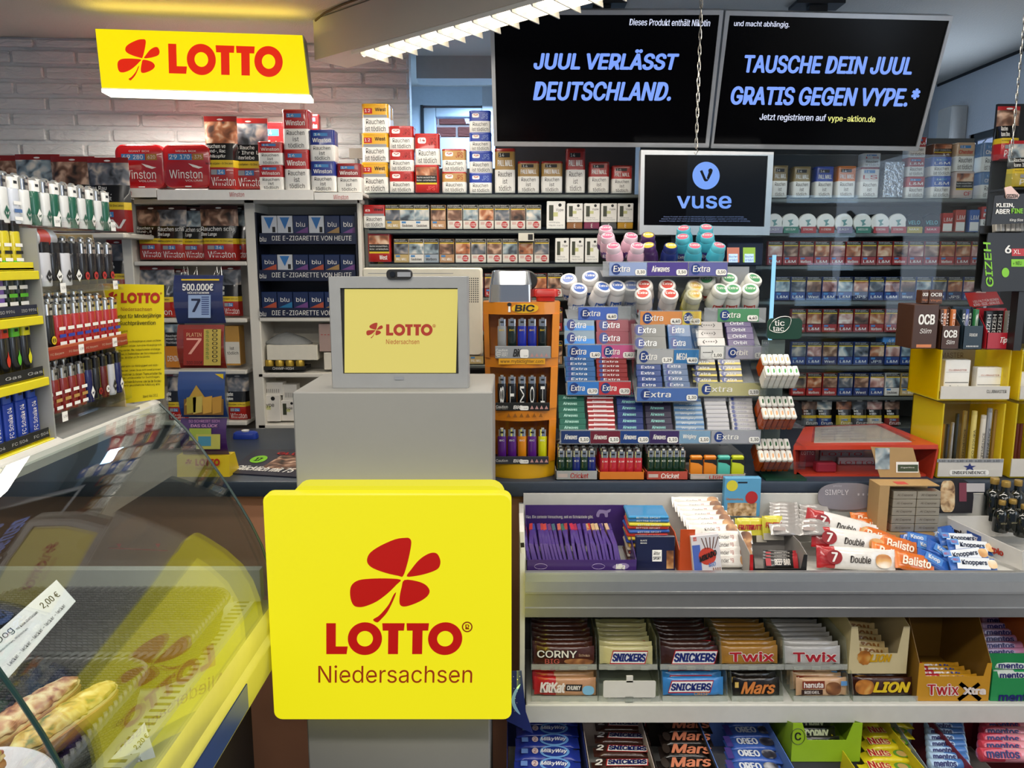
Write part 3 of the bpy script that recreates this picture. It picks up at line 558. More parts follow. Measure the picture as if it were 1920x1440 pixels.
can_at((1748, 270, 1788, 294.5), YR + .02, '#6b4a38', '14', 'brown tobacco can lying topmost above the light blue cans', photo=True)
can_at((1788, 322, 1829, 372), YR, '#c9b7b0', 'CF', 'pinkish tobacco can with photo, under the tan can', photo=True, bm=RED); can_at((1790, 268, 1831, 321.5), YR, '#b9a184', 'Chester', 'tan tobacco can with red script', 2, bm=RED)
can_at((1838, 323, 1879, 373), YR, '#5d7fa8', 'Chester', 'grey-blue tobacco can, lower of the pair at the rack end', 2); can_at((1840, 268, 1882, 322.5), YR, '#5d7fa8', 'Chester', 'grey-blue tobacco can, upper of the pair at the rack end', 2)
# round snus tins standing on edge
g = G(); g.lathe([(.0, .02), (.0315, .02), (.034, .017), (.034, .003), (.031, 0), (0, 0)], WHT, n=28, T=Matrix.Rotation(radians(90), 4, 'X')); g.poly([(.2, .75), (.8, .85), (.6, .5), (.85, .35), (.4, .15), (.45, .5)], (-.018, -.0205, -.018), (.036, 0, 0), (0, 0, .036), M('#6f9a98', .4)); 
snus = Proto(lob('pouch_tin', g, label='x', cat='tin')); g = G(); g.lathe([(.0, .02), (.0315, .02), (.034, .017), (.034, .003), (.031, 0), (0, 0)], M('#17181c', .3), n=28, T=Matrix.Rotation(radians(90), 4, 'X')); g.tl('VELO', -.022, .022, -.006, .008, -.0203, M('#7fd0d8', .3)); snb = Proto(lob('pouch_tin', g, label='x', cat='tin'))
TAGC = ['#9a93a8', '#3d7a68', '#a8383a', '#a3352c', '#8e87a0', '#3d7a68', '#a8383a', '#a8302c', '#b0a044', '#a8263a']; TAGT = ['EASY', 'MEDIUM', 'STRONG', 'X-STRONG', 'EASY', 'MEDIUM', 'STRONG', 'STRONG', 'MAX', 'MAX']
for i, u in enumerate((1452, 1482, 1515, 1549, 1583, 1618, 1651, 1684, 1714, 1747)):
    p = P(u, 421, YR); (snus if i < 8 else snb).put((p.x, YR + .022, P(u, 436, YR).z + .036), label=f'{"white" if i < 8 else "black"} round tin on edge, {ORD[i]} from the left in the tin row')
    g = G(); pl = front(YR - .022); a, b = pl(u - 13, 437), pl(u + 16, 425); g.box(a.x, b.x, YR - .022, YR - .0185, a.z, b.z, M(TAGC[i], .45)); g.tpx(TAGT[i], front(YR - .0221), u - 9, 428, u + 9, 432, WHT, res=1); ob('shelf_tag', g, label=f'{["mauve", "green", "red", "brick red", "mauve", "green", "red", "brick red", "olive", "crimson"][i]} strength tag, {ORD[i]} from the left under the round tins', cat='shelf tag')
for i, (u, k) in enumerate(((1776, 'red'), (1800, 'marl'), (1826, 'blue'))): box_at((u - 10, 400 - 6 * (i > 0), u + 12, 436), YR, .025, M(['#b0302a', '#b5483c', '#2f5ca5'][i], .35), f'{["small red", "tall red", "blue"][i]} tobacco box beside the black round tins', 'box', 'tobacco_box', [('L&M', .1, .55, .9, .75, WHT, {})], [(.05, .05, .95, .45, WHT)])
can_at((1838, 388, 1864, 437), YR, '#b5342f', 'M', 'red and white tobacco box behind the black card display', 2, name='tobacco_box')
RR = [(498, 'red', 1452, 14), (564, 'blue', 1466, 14), (624, 'red', 1496, 8), (685, 'blue', 1496, 8), (743, 'mix', 1496, 8)]
for k, (v, c, u0, n) in enumerate(RR):
    seq = {'red': ['red', 'red', 'marl'], 'blue': ['blue', 'blue', 'navy'], 'mix': ['marl', 'marl', 'marl', 'blue', 'navy', 'blue', 'white', 'gold']}[c]
    line_of(k, v - .5, YR, [(seq[i % len(seq)], u0 + 29.3 * i) for i in range(n)], f'{["third", "fourth", "fifth", "sixth", "seventh"][k]} level of the right rack')
for i, (u, t) in enumerate(((1520, 0), (1548, 1), (1585, 2), (1614, 3), (1643, 4), (1676, 0))):
    pouch_at((u - 15, 752, u + 17, 800), YR, f'small tobacco pouch, {ORD[i]} from the left on the bottom level of the right rack', ['Rauchen', 'ist tödlich'], low=['#6a6c70', '#2b3f7c', '#b9a84a', '#4d4f55', '#c9c2b4', '#7c2f2c'][i], ph=t, thick=.03, lean=.1, seam='#3a3a3a', brand='Drum')
p = P(1690, 655, YR); box_at((1655, 632, 1690, 646), YR, .06, M('#4f8fd0', .35), 'light blue cigarette pack lying across the packs of the right rack', 'cigarette pack', 'cigarette_pack', [('49', .3, .3, .6, .7, WHT, {})])
g = G(); q0 = front(2.74)
# small lit vending screen below the round-logo screen
a, b = q0(1362, 498), q0(1432, 455); t = thing('vending_panel', 'small dark panel with two lit pack pictures under the round-logo screen', 'panel', ((a.x + b.x) / 2, 2.76, a.z)); g.box(a.x, b.x, 2.74, 2.78, a.z, b.z, M('#101630', .3), .003); ob('panel', g, t)
for u, c in ((1374, '#f28a6a'), (1404, '#b8d84a')):
    g = G(); g.qpx(q0, u - 11, 464, u + 12, 492, M(c, e=.8), .001); g.qpx(q0, u - 8, 476, u + 9, 492, M('#d5e6ff', e=1.2), .0016); g.tpx('Rauchen', q0, u - 7, 479, u + 8, 483, TX, off=.0025, res=1); g.tpx('ist tödlich', q0, u - 7, 485, u + 8, 490, TX, off=.0025, res=1); ob('lit_picture', g, t)
g = G(); g.box(a.x + .02, b.x - .02, 2.75, 2.77, 1.05, a.z, DK); ob('post', g, t)
# ================================================================ white shelving unit on the left
YW = 2.90; pw = front(YW); UB = M('#d9d5ca', .5, ns=8, var=.03)
unit = thing('shelving_unit', 'white open shelving unit against the white brick wall', 'shelf', (pw(466, 500).x, 3.03, 0))
def board(u0, u1, v0, v1, Y, yb, par=unit, m=UB, nm='shelf_board'):
    pl = front(Y); a, b = pl(u0, v1), pl(u1, v0); g = G(); g.box(a.x, b.x, Y, yb, a.z, b.z, m, .003); return ob(nm, g, par)
zt = pw(466, 372).z
for u0, u1 in ((231, 250), (463, 483), (672, 679)):
    g = G(); g.box(pw(u0, 500).x, pw(u1, 500).x, YW, 3.06, 0, zt, UB, .003); ob('upright', g, unit)
g = G(); g.box(pw(140, 500).x, pw(679, 500).x, 3.06, 3.07, 0, zt, M('#b9b4a8', .6)); ob('back_panel', g, unit)
for v in (490, 597, 694, 790):
    board(251, 462, v, v + 8, YW, 3.06)
for v in (595, 700, 796): board(484, 677, v, v + 8, YW, 3.06)
for v in (437, 560, 690): board(140, 230, v, v + 8, YW, 3.06)
top_b = board(250, 679, 373, 382, YW, 3.06, nm='top_board')
yt = 2.80; ptp = front(yt)
def winboard(u0, u1, v0, v1, label, tu):
    a, b = ptp(u0, v1), ptp(u1, v0); g = G(); g.box(a.x, b.x, yt, 3.06, b.z - .006, b.z, WHT, .001); g.box(a.x, b.x, yt - .003, yt, a.z, b.z, WHT); g.box(a.x, b.x, yt + .01, 3.05, zt + .003, b.z - .006, CREAM); g.tpx('Winston', front(yt - .003), tu, v0 + 4, tu + 28, v0 + 13, RED); ob('display_tray', g, label=label, cat='display tray')
winboard(210, 293, 353, 370, 'white display tray under the first red square tub', 219); winboard(296, 588, 356, 375, 'long white display tray with small red lettering under the red tubs and bags', 430); winboard(590, 680, 361, 375, 'short white display tray at the end beside the cigarette rack', 625)
# red square tubs
for i, (r, l1, pr_, n_) in enumerate([((216, 269, 302, 353), 'GIANT BOX', '49', '280'), ((304, 269, 390, 352), 'MEGA BOX', '29', '170')]):
    a, b = ptp(r[0], r[3]), ptp(r[2], r[1]); W, Hh = b.x - a.x, b.z - a.z; g = G(); rm = M('#a81218', .22, coat=.6); D = .13
    rg = lambda k, y: [(x * k, y, z * k + Hh / 2) for x, z in rrect(W, Hh, .03, 5)]
    g.loft([rg(.93, 0), rg(.98, .003), rg(1, .012), rg(1, .03)], rm); g.loft([rg(.96, .03), rg(.93, D)], rm); y = 0
    X = lambda f: -W / 2 + f * W
    g.tl(l1, X(.30), X(.72), Hh * .82, Hh * .86, y, WHT, off=.0008); g.ql(X(.14), X(.62), Hh * .64, Hh * .78, y, PRICE); g.ql(X(.64), X(.86), Hh * .64, Hh * .78, y, M('#a8762c', .4)); g.tl(pr_, X(.16), X(.32), Hh * .66, Hh * .76, y, WHT, off=.001, bold=.02); g.tl(n_, X(.38), X(.58), Hh * .66, Hh * .76, y, WHT, off=.001, bold=.02); g.tl(['620', '375'][i], X(.68), X(.83), Hh * .67, Hh * .75, y, WHT, off=.001)
    g.tl('Winston', X(.14), X(.82), Hh * .22, Hh * .42, y, WHT, off=.0008, bold=.0); g.tl('VOLUME', X(.46), X(.82), Hh * .15, Hh * .19, y, WHT, off=.0008); g.poly([(0, .9), (.3, .4), (.7, .15), (1, .35), (.75, .45), (.55, .6)], (X(.54), y, Hh * .42), (W * .3, 0, 0), (0, 0, Hh * .16), WHT)
    g.ql(X(.45), X(.58), Hh * .0 + .004, Hh * .05, y, WHT)
    ob('tobacco_tub', g, loc=((a.x + b.x) / 2, yt + .012, a.z), origin=(0, 0, 0), label=f'square red tobacco tub with rounded corners, {["on the short tray, nearer the doorway", "on the long tray beside the standing bags"][i]}', cat='tub')
pouch_at((384, 216, 438, 356), yt + .01, 'red tobacco bag standing beside the square tubs', ['Rauchen ve', 'Mund-, Rac', 'Kehlkopfkr'], ph=2, lean=0); pouch_at((432, 220, 496, 357), yt + .035, 'tobacco bag with red seam standing next to the red and white cans', ['Das Rauche', 'für Ihre Lie', 'weiterlebe'], ph=3, price='24')
wc = dict(lines=3, bm=WHT)
for r, Y, c, l in [((486, 310, 530, 357), yt + .01, '#a8171a', 'red and white can beside the standing bags, lower'), ((484, 266, 529, 310), yt + .01, '#a8171a', 'red and white can beside the standing bags, upper'), ((494, 230, 534, 357), yt + .13, '#98171a', 'red can standing behind the two short red and white cans'),
                   ((534, 281, 578, 357), yt + .01, '#a8171a', 'taller red and white can, lower of the tall pair'), ((531, 206, 577, 281), yt + .01, '#a8171a', 'taller red and white can, upper of the tall pair'), ((575, 215, 597, 281), yt + .14, '#8d1719', 'red can behind the tall pair of red cans'),
                   ((583, 303, 628, 360), yt + .01, '#1d2f82', 'dark blue and white can, lower of two'), ((581, 244, 626, 303), yt + .01, '#1d2f82', 'dark blue and white can, upper of two'), ((632, 307, 676, 361), yt + .02, '#8c1d1e', 'dim red and white can beside the cigarette rack')]:
    can_at(r, Y, c, 'Winston', l, **wc)
g = G(); a, b = front(3.0)(655, 297), front(3.0)(685, 278); g.box(a.x, b.x, 3.0, 3.02, a.z, b.z, M('#8f8b83', .6)); g.box(a.x + .02, a.x + .03, 3.0, 3.05, zt, a.z, GRY); ob('sign_holder', g, label='grey blank sign holder behind the dim red can', cat='sign holder')
# hanging / standing bags
L1 = ['Rauchen v', 'Mund-, R', 'Kehlkopf']; L2 = ['Rauchen schä', 'Ihre Lunge']
for r, ln, ph, Y, l in [((256, 386, 304, 488), L1, 0, YW + .02, 'red tobacco bag, first from the left on the shelf under the tubs'), ((432, 386, 460, 489), ['ursacht', 'en- und', 's'], 1, YW + .06, 'red tobacco bag mostly hidden at the upright, under the tall cans'), ((295, 386, 343, 489), L2, 3, YW + .015, 'red tobacco bag, second from the left on the shelf under the tubs'), ((338, 388, 382, 489), L2, 1, YW + .03, 'red tobacco bag, third from the left on the shelf under the tubs'), ((375, 385, 440, 489), L2, 0, YW + .01, 'widest red tobacco bag on the shelf under the tubs')]:
    pouch_at(r, Y, l, ln, ph=ph, seam='#3d1512')
for r, ln, Y, l in [((256, 500, 320, 596), ['Rauchen', '9 von 1'], YW + .02, 'red tobacco bag behind the ticket strip, near the upright'), ((318, 505, 345, 597), ['aus'], YW + .05, 'dark tobacco bag directly behind the ticket strip'), ((414, 500, 446, 594), ['ente', 'oten'], YW + .03, 'red tobacco bag beside the ticket strip on the second shelf')]:
    pouch_at(r, Y, l, ln, ph=3, seam='#7a1613')
pouch_at((312, 702, 342, 790), YW + .02, 'dark tobacco bag beside the yellow notice on the lowest visible shelf', ['aufhör', 'Risiko'], ph=3, price='24'); pouch_at((424, 704, 461, 789), YW + .02, 'tobacco bag with yellow warning beside the ticket strip, lowest shelf', ['rauchen', 'ngebore'], ph=3, price='24', seam='#3c3c40')
box_at((311, 608, 336, 650), YW + .02, .05, TX, 'black tobacco carton standing on the orange box behind the notice', 'box', 'tobacco_carton', [('Rauchen', .05, .42, .8, .52, WHT, {}), ('mindert Ihre', .05, .28, .9, .38, WHT, {}), ('Fruchtbarkeit', .05, .12, .95, .22, WHT, {})], [(.0, .62, 1, .98, PHOTOS[1])])
box_at((311, 650, 336, 690), YW + .02, .06, M('#c77a1e', .4), 'orange tobacco carton behind the yellow notice', 'box', 'tobacco_carton', [('DENIM', .15, .3, .95, .55, WHT, {})])
box_at((425, 612, 447, 686), YW + .03, .06, M('#b98a3d', .4), 'tan tobacco carton beside the ticket strip, third shelf', 'box', 'tobacco_carton', [('ist', .3, .4, .6, .48, TX, {}), ('tödlich', .1, .28, .9, .36, TX, {})], [(.0, .05, 1, .6, CREAM)])
for i, (r, ln, ph) in enumerate([((-45, 290, 31, 436), ['ander v'], 0), ((32, 288, 102, 436), ['ander'], 1), ((98, 292, 168, 437), ['nder von Rau', 'rauchen'], 0), ((166, 294, 232, 436), ['Das Rau', 'ufgeben ,', 'eben weit'], 3)]):
    pouch_at(r, 2.72 + .015 * (3 - i), f'tobacco bag with red seam, {ORD[i]} from the left above the lighter rack', ln, ph=ph, seam='#8c1714', brand='W', low='#8f1b16')
board(-60, 232, 437, 446, 2.70, 3.06); pouch_at((200, 450, 232, 556), YW + .01, 'dark tobacco bag behind the lighter rack, under the bag row', ['uchen', 'ursach', 'nzan'], ph=3)
# blue vaporizer display
yb_ = YW + .0; pb = front(yb_); NV = M('#0b1122', .4); NV2 = M('#101a36', .35); bl = thing('vaporizer_display', 'dark blue vaporizer display with three white-lettered tiers in the white unit', 'display', (pb(585, 590).x, yb_ + .08, pb(585, 594).z))
a, b = pb(487, 593), pb(668, 398); g = G(); g.box(a.x, b.x, 3.045, 3.055, a.z, b.z, NV); g.box(a.x, a.x + .006, yb_, 3.045, a.z, b.z, NV); g.box(b.x - .006, b.x, yb_, 3.045, a.z, b.z, NV); ob('cabinet', g, bl)
for v0, v1 in ((437, 458), (506, 527), (577, 594)):
    a, b = pb(488, v1), pb(667, v0); g = G(); g.box(a.x + .004, b.x - .004, yb_, 3.045, a.z, a.z + .008, NV); g.box(a.x, b.x, yb_ - .006, yb_, a.z, b.z, NV2, .001); pf = front(yb_ - .0065); g.tpx('DIE E-ZIGARETTE VON HEUTE', pf, 510, v0 + 5, 659, v0 + 14, WHT); g.tpx('blu', pf, 487, v0 + 7, 499, v0 + 16, WHT); ob('tier_front', g, bl)
BLU = M('#12264f', .35); BLG = M('#23252b', .35)
def blu(u, v0, v1, i, l, w=27):
    def ex(g, X, h, y):
        if l: g.poly([(.1, .95), (.9, .95), (.5, .2)], (X(.1), y, h * .1), (X(.9) - X(.1), 0, 0), (0, 0, h * .85), M('#2e6fb0', .3)); g.ql(X(.7), X(.9), h * .1, h * .4, y, TX)
        else: g.add([(X(.02), y - .0004, h * .02), (X(.98), y - .0004, h * .02), (X(.98), y - .0004, h * .4)], [(0, 1, 2)], M(['#1e6f9c', '#9a7a4a', '#6a3f7c', '#a8482e'][int(u) % 4], .4)); g.tl('blu', X(.22), X(.8), h * .4, h * .66, y, WHT, off=.001)
    return box_at((u, v0, u + w, v1), yb_ + .012, .03, M('#c9ccd0', .3, .3) if l else BLU, i, 'box', 'vaporizer_box', extra=ex)
for k, (v0, v1) in enumerate(((405, 440), (478, 508), (548, 579))):
    for i in range(6):
        wt = (k == 0 and i in (0, 1, 3)) or (k == 1 and i == 1)
        blu(487 + 29.5 * i + 4, v0, v1, f'{"silver" if wt else "blue"} vaporizer box, {ORD[i]} from the left on the {["top", "middle", "bottom"][k]} tier of the blue display', wt)
# lower compartments of the unit
box_at((501, 648, 594, 676), YW + .02, .10, M('#d8d3c4', .6), 'long cream cardboard box under a grey plastic bag', 'box', 'cardboard_box'); 
box_at((494, 688, 573, 695), YW + .01, .08, TX, 'flat black tray of short gold tubes', 'tray', 'display_tray', [('CHAMP-HIGH', .22, .15, .72, .85, WHT, {})])
for i in range(4): p = P(506 + 19 * i, 687, YW + .035); g = G(); g.lathe([(0, 0), (.017, 0), (.017, .022), (.015, .026), (0, .026)], M('#b8993c', .3, .6), n=14); lob('gold_tube', g, loc=(p.x, p.y, p.z), label=f'short gold tube, {ORD[i]} of four in the flat black tray', cat='tube')
g = G(); p = P(540, 648, YW + .07); rr = random.Random(2); rings = []
for z, k in ((0, 1), (.012, 1.05), (.03, .8), (.042, .45), (.05, .1)): rings.append([(.085 * k * cos(2 * pi * j / 18) * rr.uniform(.85, 1.1), .045 * k * sin(2 * pi * j / 18), z + rr.uniform(-.003, .003)) for j in range(18)])
g.loft(rings, M('#8b8d8c', .25, bump=.8, ns=70)); lob('plastic_bag', g, loc=(p.x, p.y, p.z), label='crumpled grey plastic bag on the long cream cardboard box', cat='bag')
for r, Y, l, q in [((483, 742, 524, 791), YW + .02, 'white vaporizer box with black device print, lowest shelf', 1), ((528, 752, 555, 785 + 5), YW + .03, 'white vaporizer box with black emblem beside the device box', 1), ((493, 718, 530, 742), YW + .03, 'plain white carton lying on the device box', 0), ((530, 722, 556, 752), YW + .035, 'white carton with barcode on the emblem box', 0)]:
    box_at(r, Y, .05, M('#dcd8d0', .5), l, 'box', 'vaporizer_box', [('vype', .3, .52, .75, .68, TX, {})] if q else [('|||||||', .2, .2, .8, .5, TX, {})], extra=VY if q else None)
box_at((599, 608, 640, 660), YW + .03, .05, M('#a89088', .5), 'dim brownish carton behind the monitor, in the white unit', 'box', 'carton', [('------', .1, .6, .9, .62, RED, {})]); box_at((608, 662, 640, 694), YW + .03, .06, M('#d8d2c4', .5), 'plain cream carton behind the monitor in the white unit', 'box', 'carton')
# ================================================================ counter
ZC = 1.008; WOOD = M('#c98f70', .4, ns=5, var=.22); CT = M('#2c3644', .4, ns=60, var=.15)
ct = thing('shop_counter', 'long shop counter with dark blue-grey worktop and brown wood front', 'counter', (.2, 2.35, 0))
g = G(); g.box(-1.9, 1.98, 2.035, 2.72, ZC - .045, ZC, CT, .006, seg=2); ob('worktop', g, ct)
g = G(); g.box(-1.9, 1.98, 2.09, 2.11, .08, ZC - .045, WOOD); g.box(-1.9, 1.98, 2.12, 2.14, 0, .08, DK); ob('front_panel', g, ct)
g = G()
for x in (-1.9, 1.96): g.box(x, x + .02, 2.11, 2.68, 0, ZC - .045, WOOD)
ob('side_panel', g, ct)
# ================================================================ lit terminal column
CG = M('#92918c', .45, ns=30, var=.02); YT = M('#f0e516', e=.90); RT = M('#d3140c', e=.62); TY = 1.57
tm = thing('lottery_terminal', 'grey terminal column with a lit yellow sign showing a red clover', 'terminal', (-.24, 1.7, 0))
pa = front(1.65); a, b = pa(560, 1000), pa(923, 735); g = G(); g.box(a.x, b.x, 1.65, 1.93, .75, b.z, CG, .003); ob('upper_housing', g, tm)
a2, b2 = pa(575, 1350), pa(918, 1300); g = G(); g.box(a2.x, b2.x, 1.65, 1.90, .02, .75, CG, .003); g.box(a2.x + .01, b2.x - .01, 1.66, 1.89, 0, .02, DK); ob('lower_column', g, tm)
pl = front(TY); a, b = pl(514, 1350), pl(959, 926); W, Hh = b.x - a.x, b.z - a.z; cx, cz = (a.x + b.x) / 2, (a.z + b.z) / 2; g = G()
rg = lambda k, y, d=0: [(cx + x, y, cz + z) for x, z in rrect(W - d, Hh - d, .018, 5)]
g.loft([rg(1, TY + .028), rg(1, TY + .003), rg(1, TY, .006)], YT); e7 = lambda u, v: pl(u, v) + Vector((0, -.0006, 0))
LT = lambda s_, u0, v0, u1, v1, m, bb: g.tpx(s_, e7, u0, v0, u1, v1, m, bold=bb)
p = e7(612, 1226); g.lotto(p, e7(866, 1226) - p, e7(612, 1168) - p, RT)
LT('®', 866, 1165, 886, 1185, M('#a8420c', e=.5), 0); LT('Niedersachsen', 597, 1247, 885, 1280, M('#b03a10', e=.55), .006)
p = e7(656, 1167); g.clover(p, e7(824, 1167) - p, e7(656, 1008) - p, RT); ob('light_panel', g, tm, label='lit yellow panel with red clover and lettering')
p2 = front(1.60); a, b = p2(563, 1300), p2(946, 911); W2, H2 = b.x - a.x, b.z - a.z; cx2, cz2 = (a.x + b.x) / 2, (a.z + b.z) / 2; g = G()
g.loft([[(cx2 + x, y, cz2 + z) for x, z in rrect(W2, H2, .03, 5)] for y in (1.60, 1.649)], M('#efe62a', e=.8)); ob('backing_panel', g, tm)
ld = bpy.data.lights.new('terminal_glow', 'AREA'); ld.shape = 'RECTANGLE'; ld.size = .46; ld.size_y = .42; ld.energy = .4; ld.color = (1, .86, .03)
lo = bpy.data.objects.new('terminal_glow', ld); COL.objects.link(lo); lo.location = (cx, TY - .006, cz); lo.rotation_euler = (radians(-90), 0, 0)
ld = bpy.data.lights.new('terminal_edge_glow', 'AREA'); ld.shape = 'RECTANGLE'; ld.size = .03; ld.size_y = .42; ld.energy = .35; ld.color = (1, .88, .03)
lo = bpy.data.objects.new('terminal_edge_glow', ld); COL.objects.link(lo); lo.location = (cx + W / 2 + .012, TY + .05, cz); lo.rotation_euler = (radians(-90), 0, radians(90))
# monitor
pm = front(1.70); MG = M('#9b9c9b', .4, .15); a, b = pm(622, 719), pm(877, 519); z0 = front(1.65)(700, 735).z
mo = thing('monitor', 'grey monitor showing a pale yellow page, standing on the terminal column', 'monitor', ((a.x + b.x) / 2, 1.74, z0)); i0, i1 = pm(643, 701), pm(858, 540); a.z = z0 + .0005
g = G(); y = 1.70; o = [(a.x, a.z), (b.x, a.z), (b.x, b.z), (a.x, b.z)]; i = [(i0.x, i0.z), (i1.x, i0.z), (i1.x, i1.z), (i0.x, i1.z)]
v = [(x, y + .004, z) for x, z in o] + [(x * .985 + cx * .015, y, z) for x, z in o] + [(x, y, z) for x, z in i] + [(x, y + .006, z) for x, z in i] + [(x, y + .05, z) for x, z in o]
F_ = []
for q in range(4):
    r_ = (q + 1) % 4; F_ += [(q, r_, 4 + r_, 4 + q), (4 + q, 4 + r_, 8 + r_, 8 + q), (8 + q, 8 + r_, 12 + r_, 12 + q), (r_, q, 16 + q, 16 + r_)]
g.add(v, F_ + [(19, 18, 17, 16)], MG); g.qpx(pm, 740, 706, 757, 712, GRY, .0015); ob('bezel', g, mo)
g = G(); g.box(i0.x, i1.x, y + .006, y + .009, i0.z, i1.z, TX); px_ = front(y + .0058); g.qpx(px_, 646, 542, 855, 699, M('#e5d570', e=.78)); RM = M('#c8402a', e=.55)
p = px_(687, 634) + Vector((0, -.001, 0)); g.clover(p, px_(718, 634) - px_(687, 634), px_(687, 605) - px_(687, 634), RM); e8 = front(y + .0046); p = e8(724, 629); g.lotto(p, e8(811, 629) - p, e8(724, 608) - p, RM); g.tpx('®', e8, 811, 608, 817, 614, RM); g.tpx('Niedersachsen', e8, 724, 636, 786, 645, RM); ob('display', g, mo)
g = G(); g.box(cx - .03, cx + .03, 1.75, 1.77, z0, a.z + .1, MG); g.box(cx - .1, cx + .1, 1.71, 1.85, z0, z0 + .012, MG, .003) if a.z > z0 + .015 else None; ob('stand', g, mo)
a, b = pm(724, 524), pm(773, 505); g = G(); zc_ = (a.z + b.z) / 2; g.loft([[(x + (a.x + b.x) / 2, y_, z + zc_) for x, z in rrect((b.x - a.x) * k, (b.z - a.z) * k, .009 * k, 4)] for y_, k in ((1.72, .9), (1.705, 1), (1.695, .95))], TX)
wc_ = ob('webcam', g, label='small black webcam clipped onto the top of the grey monitor', cat='webcam'); g = G(); g.qpx(front(1.6945), 745, 510, 770, 519, GRY); ob('front_plate', g, wc_); g = G(); q = P(736, 514, 1.694); g.lathe([(0, .002), (.006, .002), (.006, 0), (0, 0)], M('#1d2024', .1), T=Matrix.Translation(q) @ Matrix.Rotation(radians(90), 4, 'X')); ob('lens', g, wc_)
# second monitor seen from behind
pc = front(2.25); a, b = pc(683, 667), pc(904, 502); CR = M('#d3cdba', .5); rm2 = thing('rear_monitor', 'cream plastic monitor turned sideways behind the grey monitor', 'monitor', ((a.x + b.x) / 2, 2.30, ZC))
g = G(); g.loft([[(x + (a.x + b.x) / 2, y_, z + (a.z + b.z) / 2) for x, z in rrect((b.x - a.x) * k, (b.z - a.z) * k, .008, 3)] for y_, k in ((2.25, .97), (2.256, 1), (2.29, 1), (2.31, .9))], CR); ob('housing', g, rm2)
g = G(); 
for r_ in range(12):
    for c_ in range(5): g.qpx(front(2.2495), 879 + c_ * 4, 521 + r_ * 4, 881 + c_ * 4, 523 + r_ * 4, DK)
g.qpx(front(2.2495), 690, 512, 850, 513, GRY); ob('vent_holes', g, rm2)
g = G(); mx_ = (a.x + b.x) / 2; g.box(mx_ - .03, mx_ + .03, 2.27, 2.30, ZC, a.z + .05, CR); g.box(mx_ - .1, mx_ + .1, 2.2, 2.36, ZC, ZC + .015, CR, .004); ob('stand', g, rm2)
# ================================================================ lighters
def make_lighter(col, h=.080, r=.0125, flat=.6, hood=CHROME, mark=None, mc=None, rough=.25, btn='#1a1a1a', side=None, sq=False):
    g = G(); bm = M(col, rough, coat=.5); hb = h * .74
    if sq: g.box(-r, r, -r * flat, r * flat, 0, hb, bm, .002)
    else: g.lathe([(.0, 0), (r * .9, 0), (r, .002), (r * .97, hb * .95), (r * .9, hb), (0, hb)], bm, n=16, sy=flat)
    if mark:
        y = -r * flat - .0002
        if side == 'v': g.text(mark, (r * .45, y, hb * .08), (0, 0, hb * .8), (-r * .9, 0, 0), mc or WHT, off=.0003, bold=.01, res=1)
        elif side == 'flame':
            fl = [(.5, 1), (.62, .75), (.85, .5), (.8, .2), (.5, 0), (.2, .2), (.15, .5), (.42, .7)]
            g.poly(crom(fl, 2), (-r * .5, y, hb * .2), (r, 0, 0), (0, 0, hb * .45), mc, .0004)
        elif side == 'dia': g.poly([(.5, 1), (1, .5), (.5, 0), (0, .5)], (-r * .6, y, hb * .1), (r * 1.2, 0, 0), (0, 0, hb * .4), mc or WHT, .0003); g.poly([(.2, .6), (.35, .3), (.5, .5), (.65, .3), (.8, .6), (.5, .4)], (-r * .6, y, hb * .1), (r * 1.2, 0, 0), (0, 0, hb * .4), bm, .0006)
        elif side == 'disc': g.poly([(.5 + .5 * cos(i * .4), .5 + .5 * sin(i * .4)) for i in range(16)], (-r * .6, y, hb * .15), (r * 1.2, 0, 0), (0, 0, r * 1.2), mc or YL, .0003); g.tl(mark, -r * .4, r * .4, hb * .15 + r * .35, hb * .15 + r * .85, y - .0004, TX, res=1)
        elif side == 'wave':
            for q in range(3): g.ql(-r * .8, r * .8, hb * (.1 + .22 * q), hb * (.2 + .22 * q), y, [WHT, mc, WHT][q])
        else: g.tl(mark, -r * .55, r * .55, hb * .78, hb * .86, y, mc or WHT, off=.0003, res=1)
    o = lob('lighter', g, label='x', cat='lighter')
    g = G(); rr = rrect(r * 1.7, r * 1.7 * flat, r * .35, 3); g.loft([[(x, y, z) for x, y in rr] for z in (hb, h * .97)], hood); g.ql(-r * .35, r * .35, hb + h * .1, hb + h * .16, -r * .85 * flat, TX); lob('hood', g, o)
    g = G(); g.lathe([(0, -.004), (.0045, -.004), (.0045, .004), (0, .004)], STEEL, n=10, T=Matrix.Translation((0, r * .1, h * .97)) @ Matrix.Rotation(radians(90), 4, 'Y')); lob('spark_wheel', g, o)
    g = G(); g.box(-.0045, .0045, r * flat * .5, r * flat * 1.05, h * .9, h * .985, M(btn, .4), .001); lob('button', g, o); return Proto(o)
# ================================================================ orange lighter column
BY = 2.06; OR = M('#cf7c10', .35, coat=.3); OR2 = M('#d98a12', .35); pb2 = front(BY); bx = pb2(978, 700).x
bc = thing('lighter_display', 'orange lighter display column shaped like a giant lighter, beside the grey monitor', 'display', (bx, BY + .06, ZC))
def hw(z): return (.093 + .012 * (z - 1.02) / .5)
def arc(z, k=1.0, dep=.10, n=9): 
    w_ = hw(z) * k; pts = [(bx + w_ * sin(radians(-50 + 100 * j / (n - 1))) / sin(radians(50)), BY + .035 - .035 * (cos(radians(-50 + 100 * j / (n - 1))) - .643) / .357, z) for j in range(n)]
    return pts + [(bx + w_, BY + dep, z), (bx - w_, BY + dep, z)]
def zz(v): return pb2(978, v).z
g = G(); ztop = zz(567)
for v0, v1, k in ((790, 768, 1.0), (690, 672, 1.0), (590, 567, 1.0)): g.loft([arc(zz(v0)), arc(zz(v1))], OR)
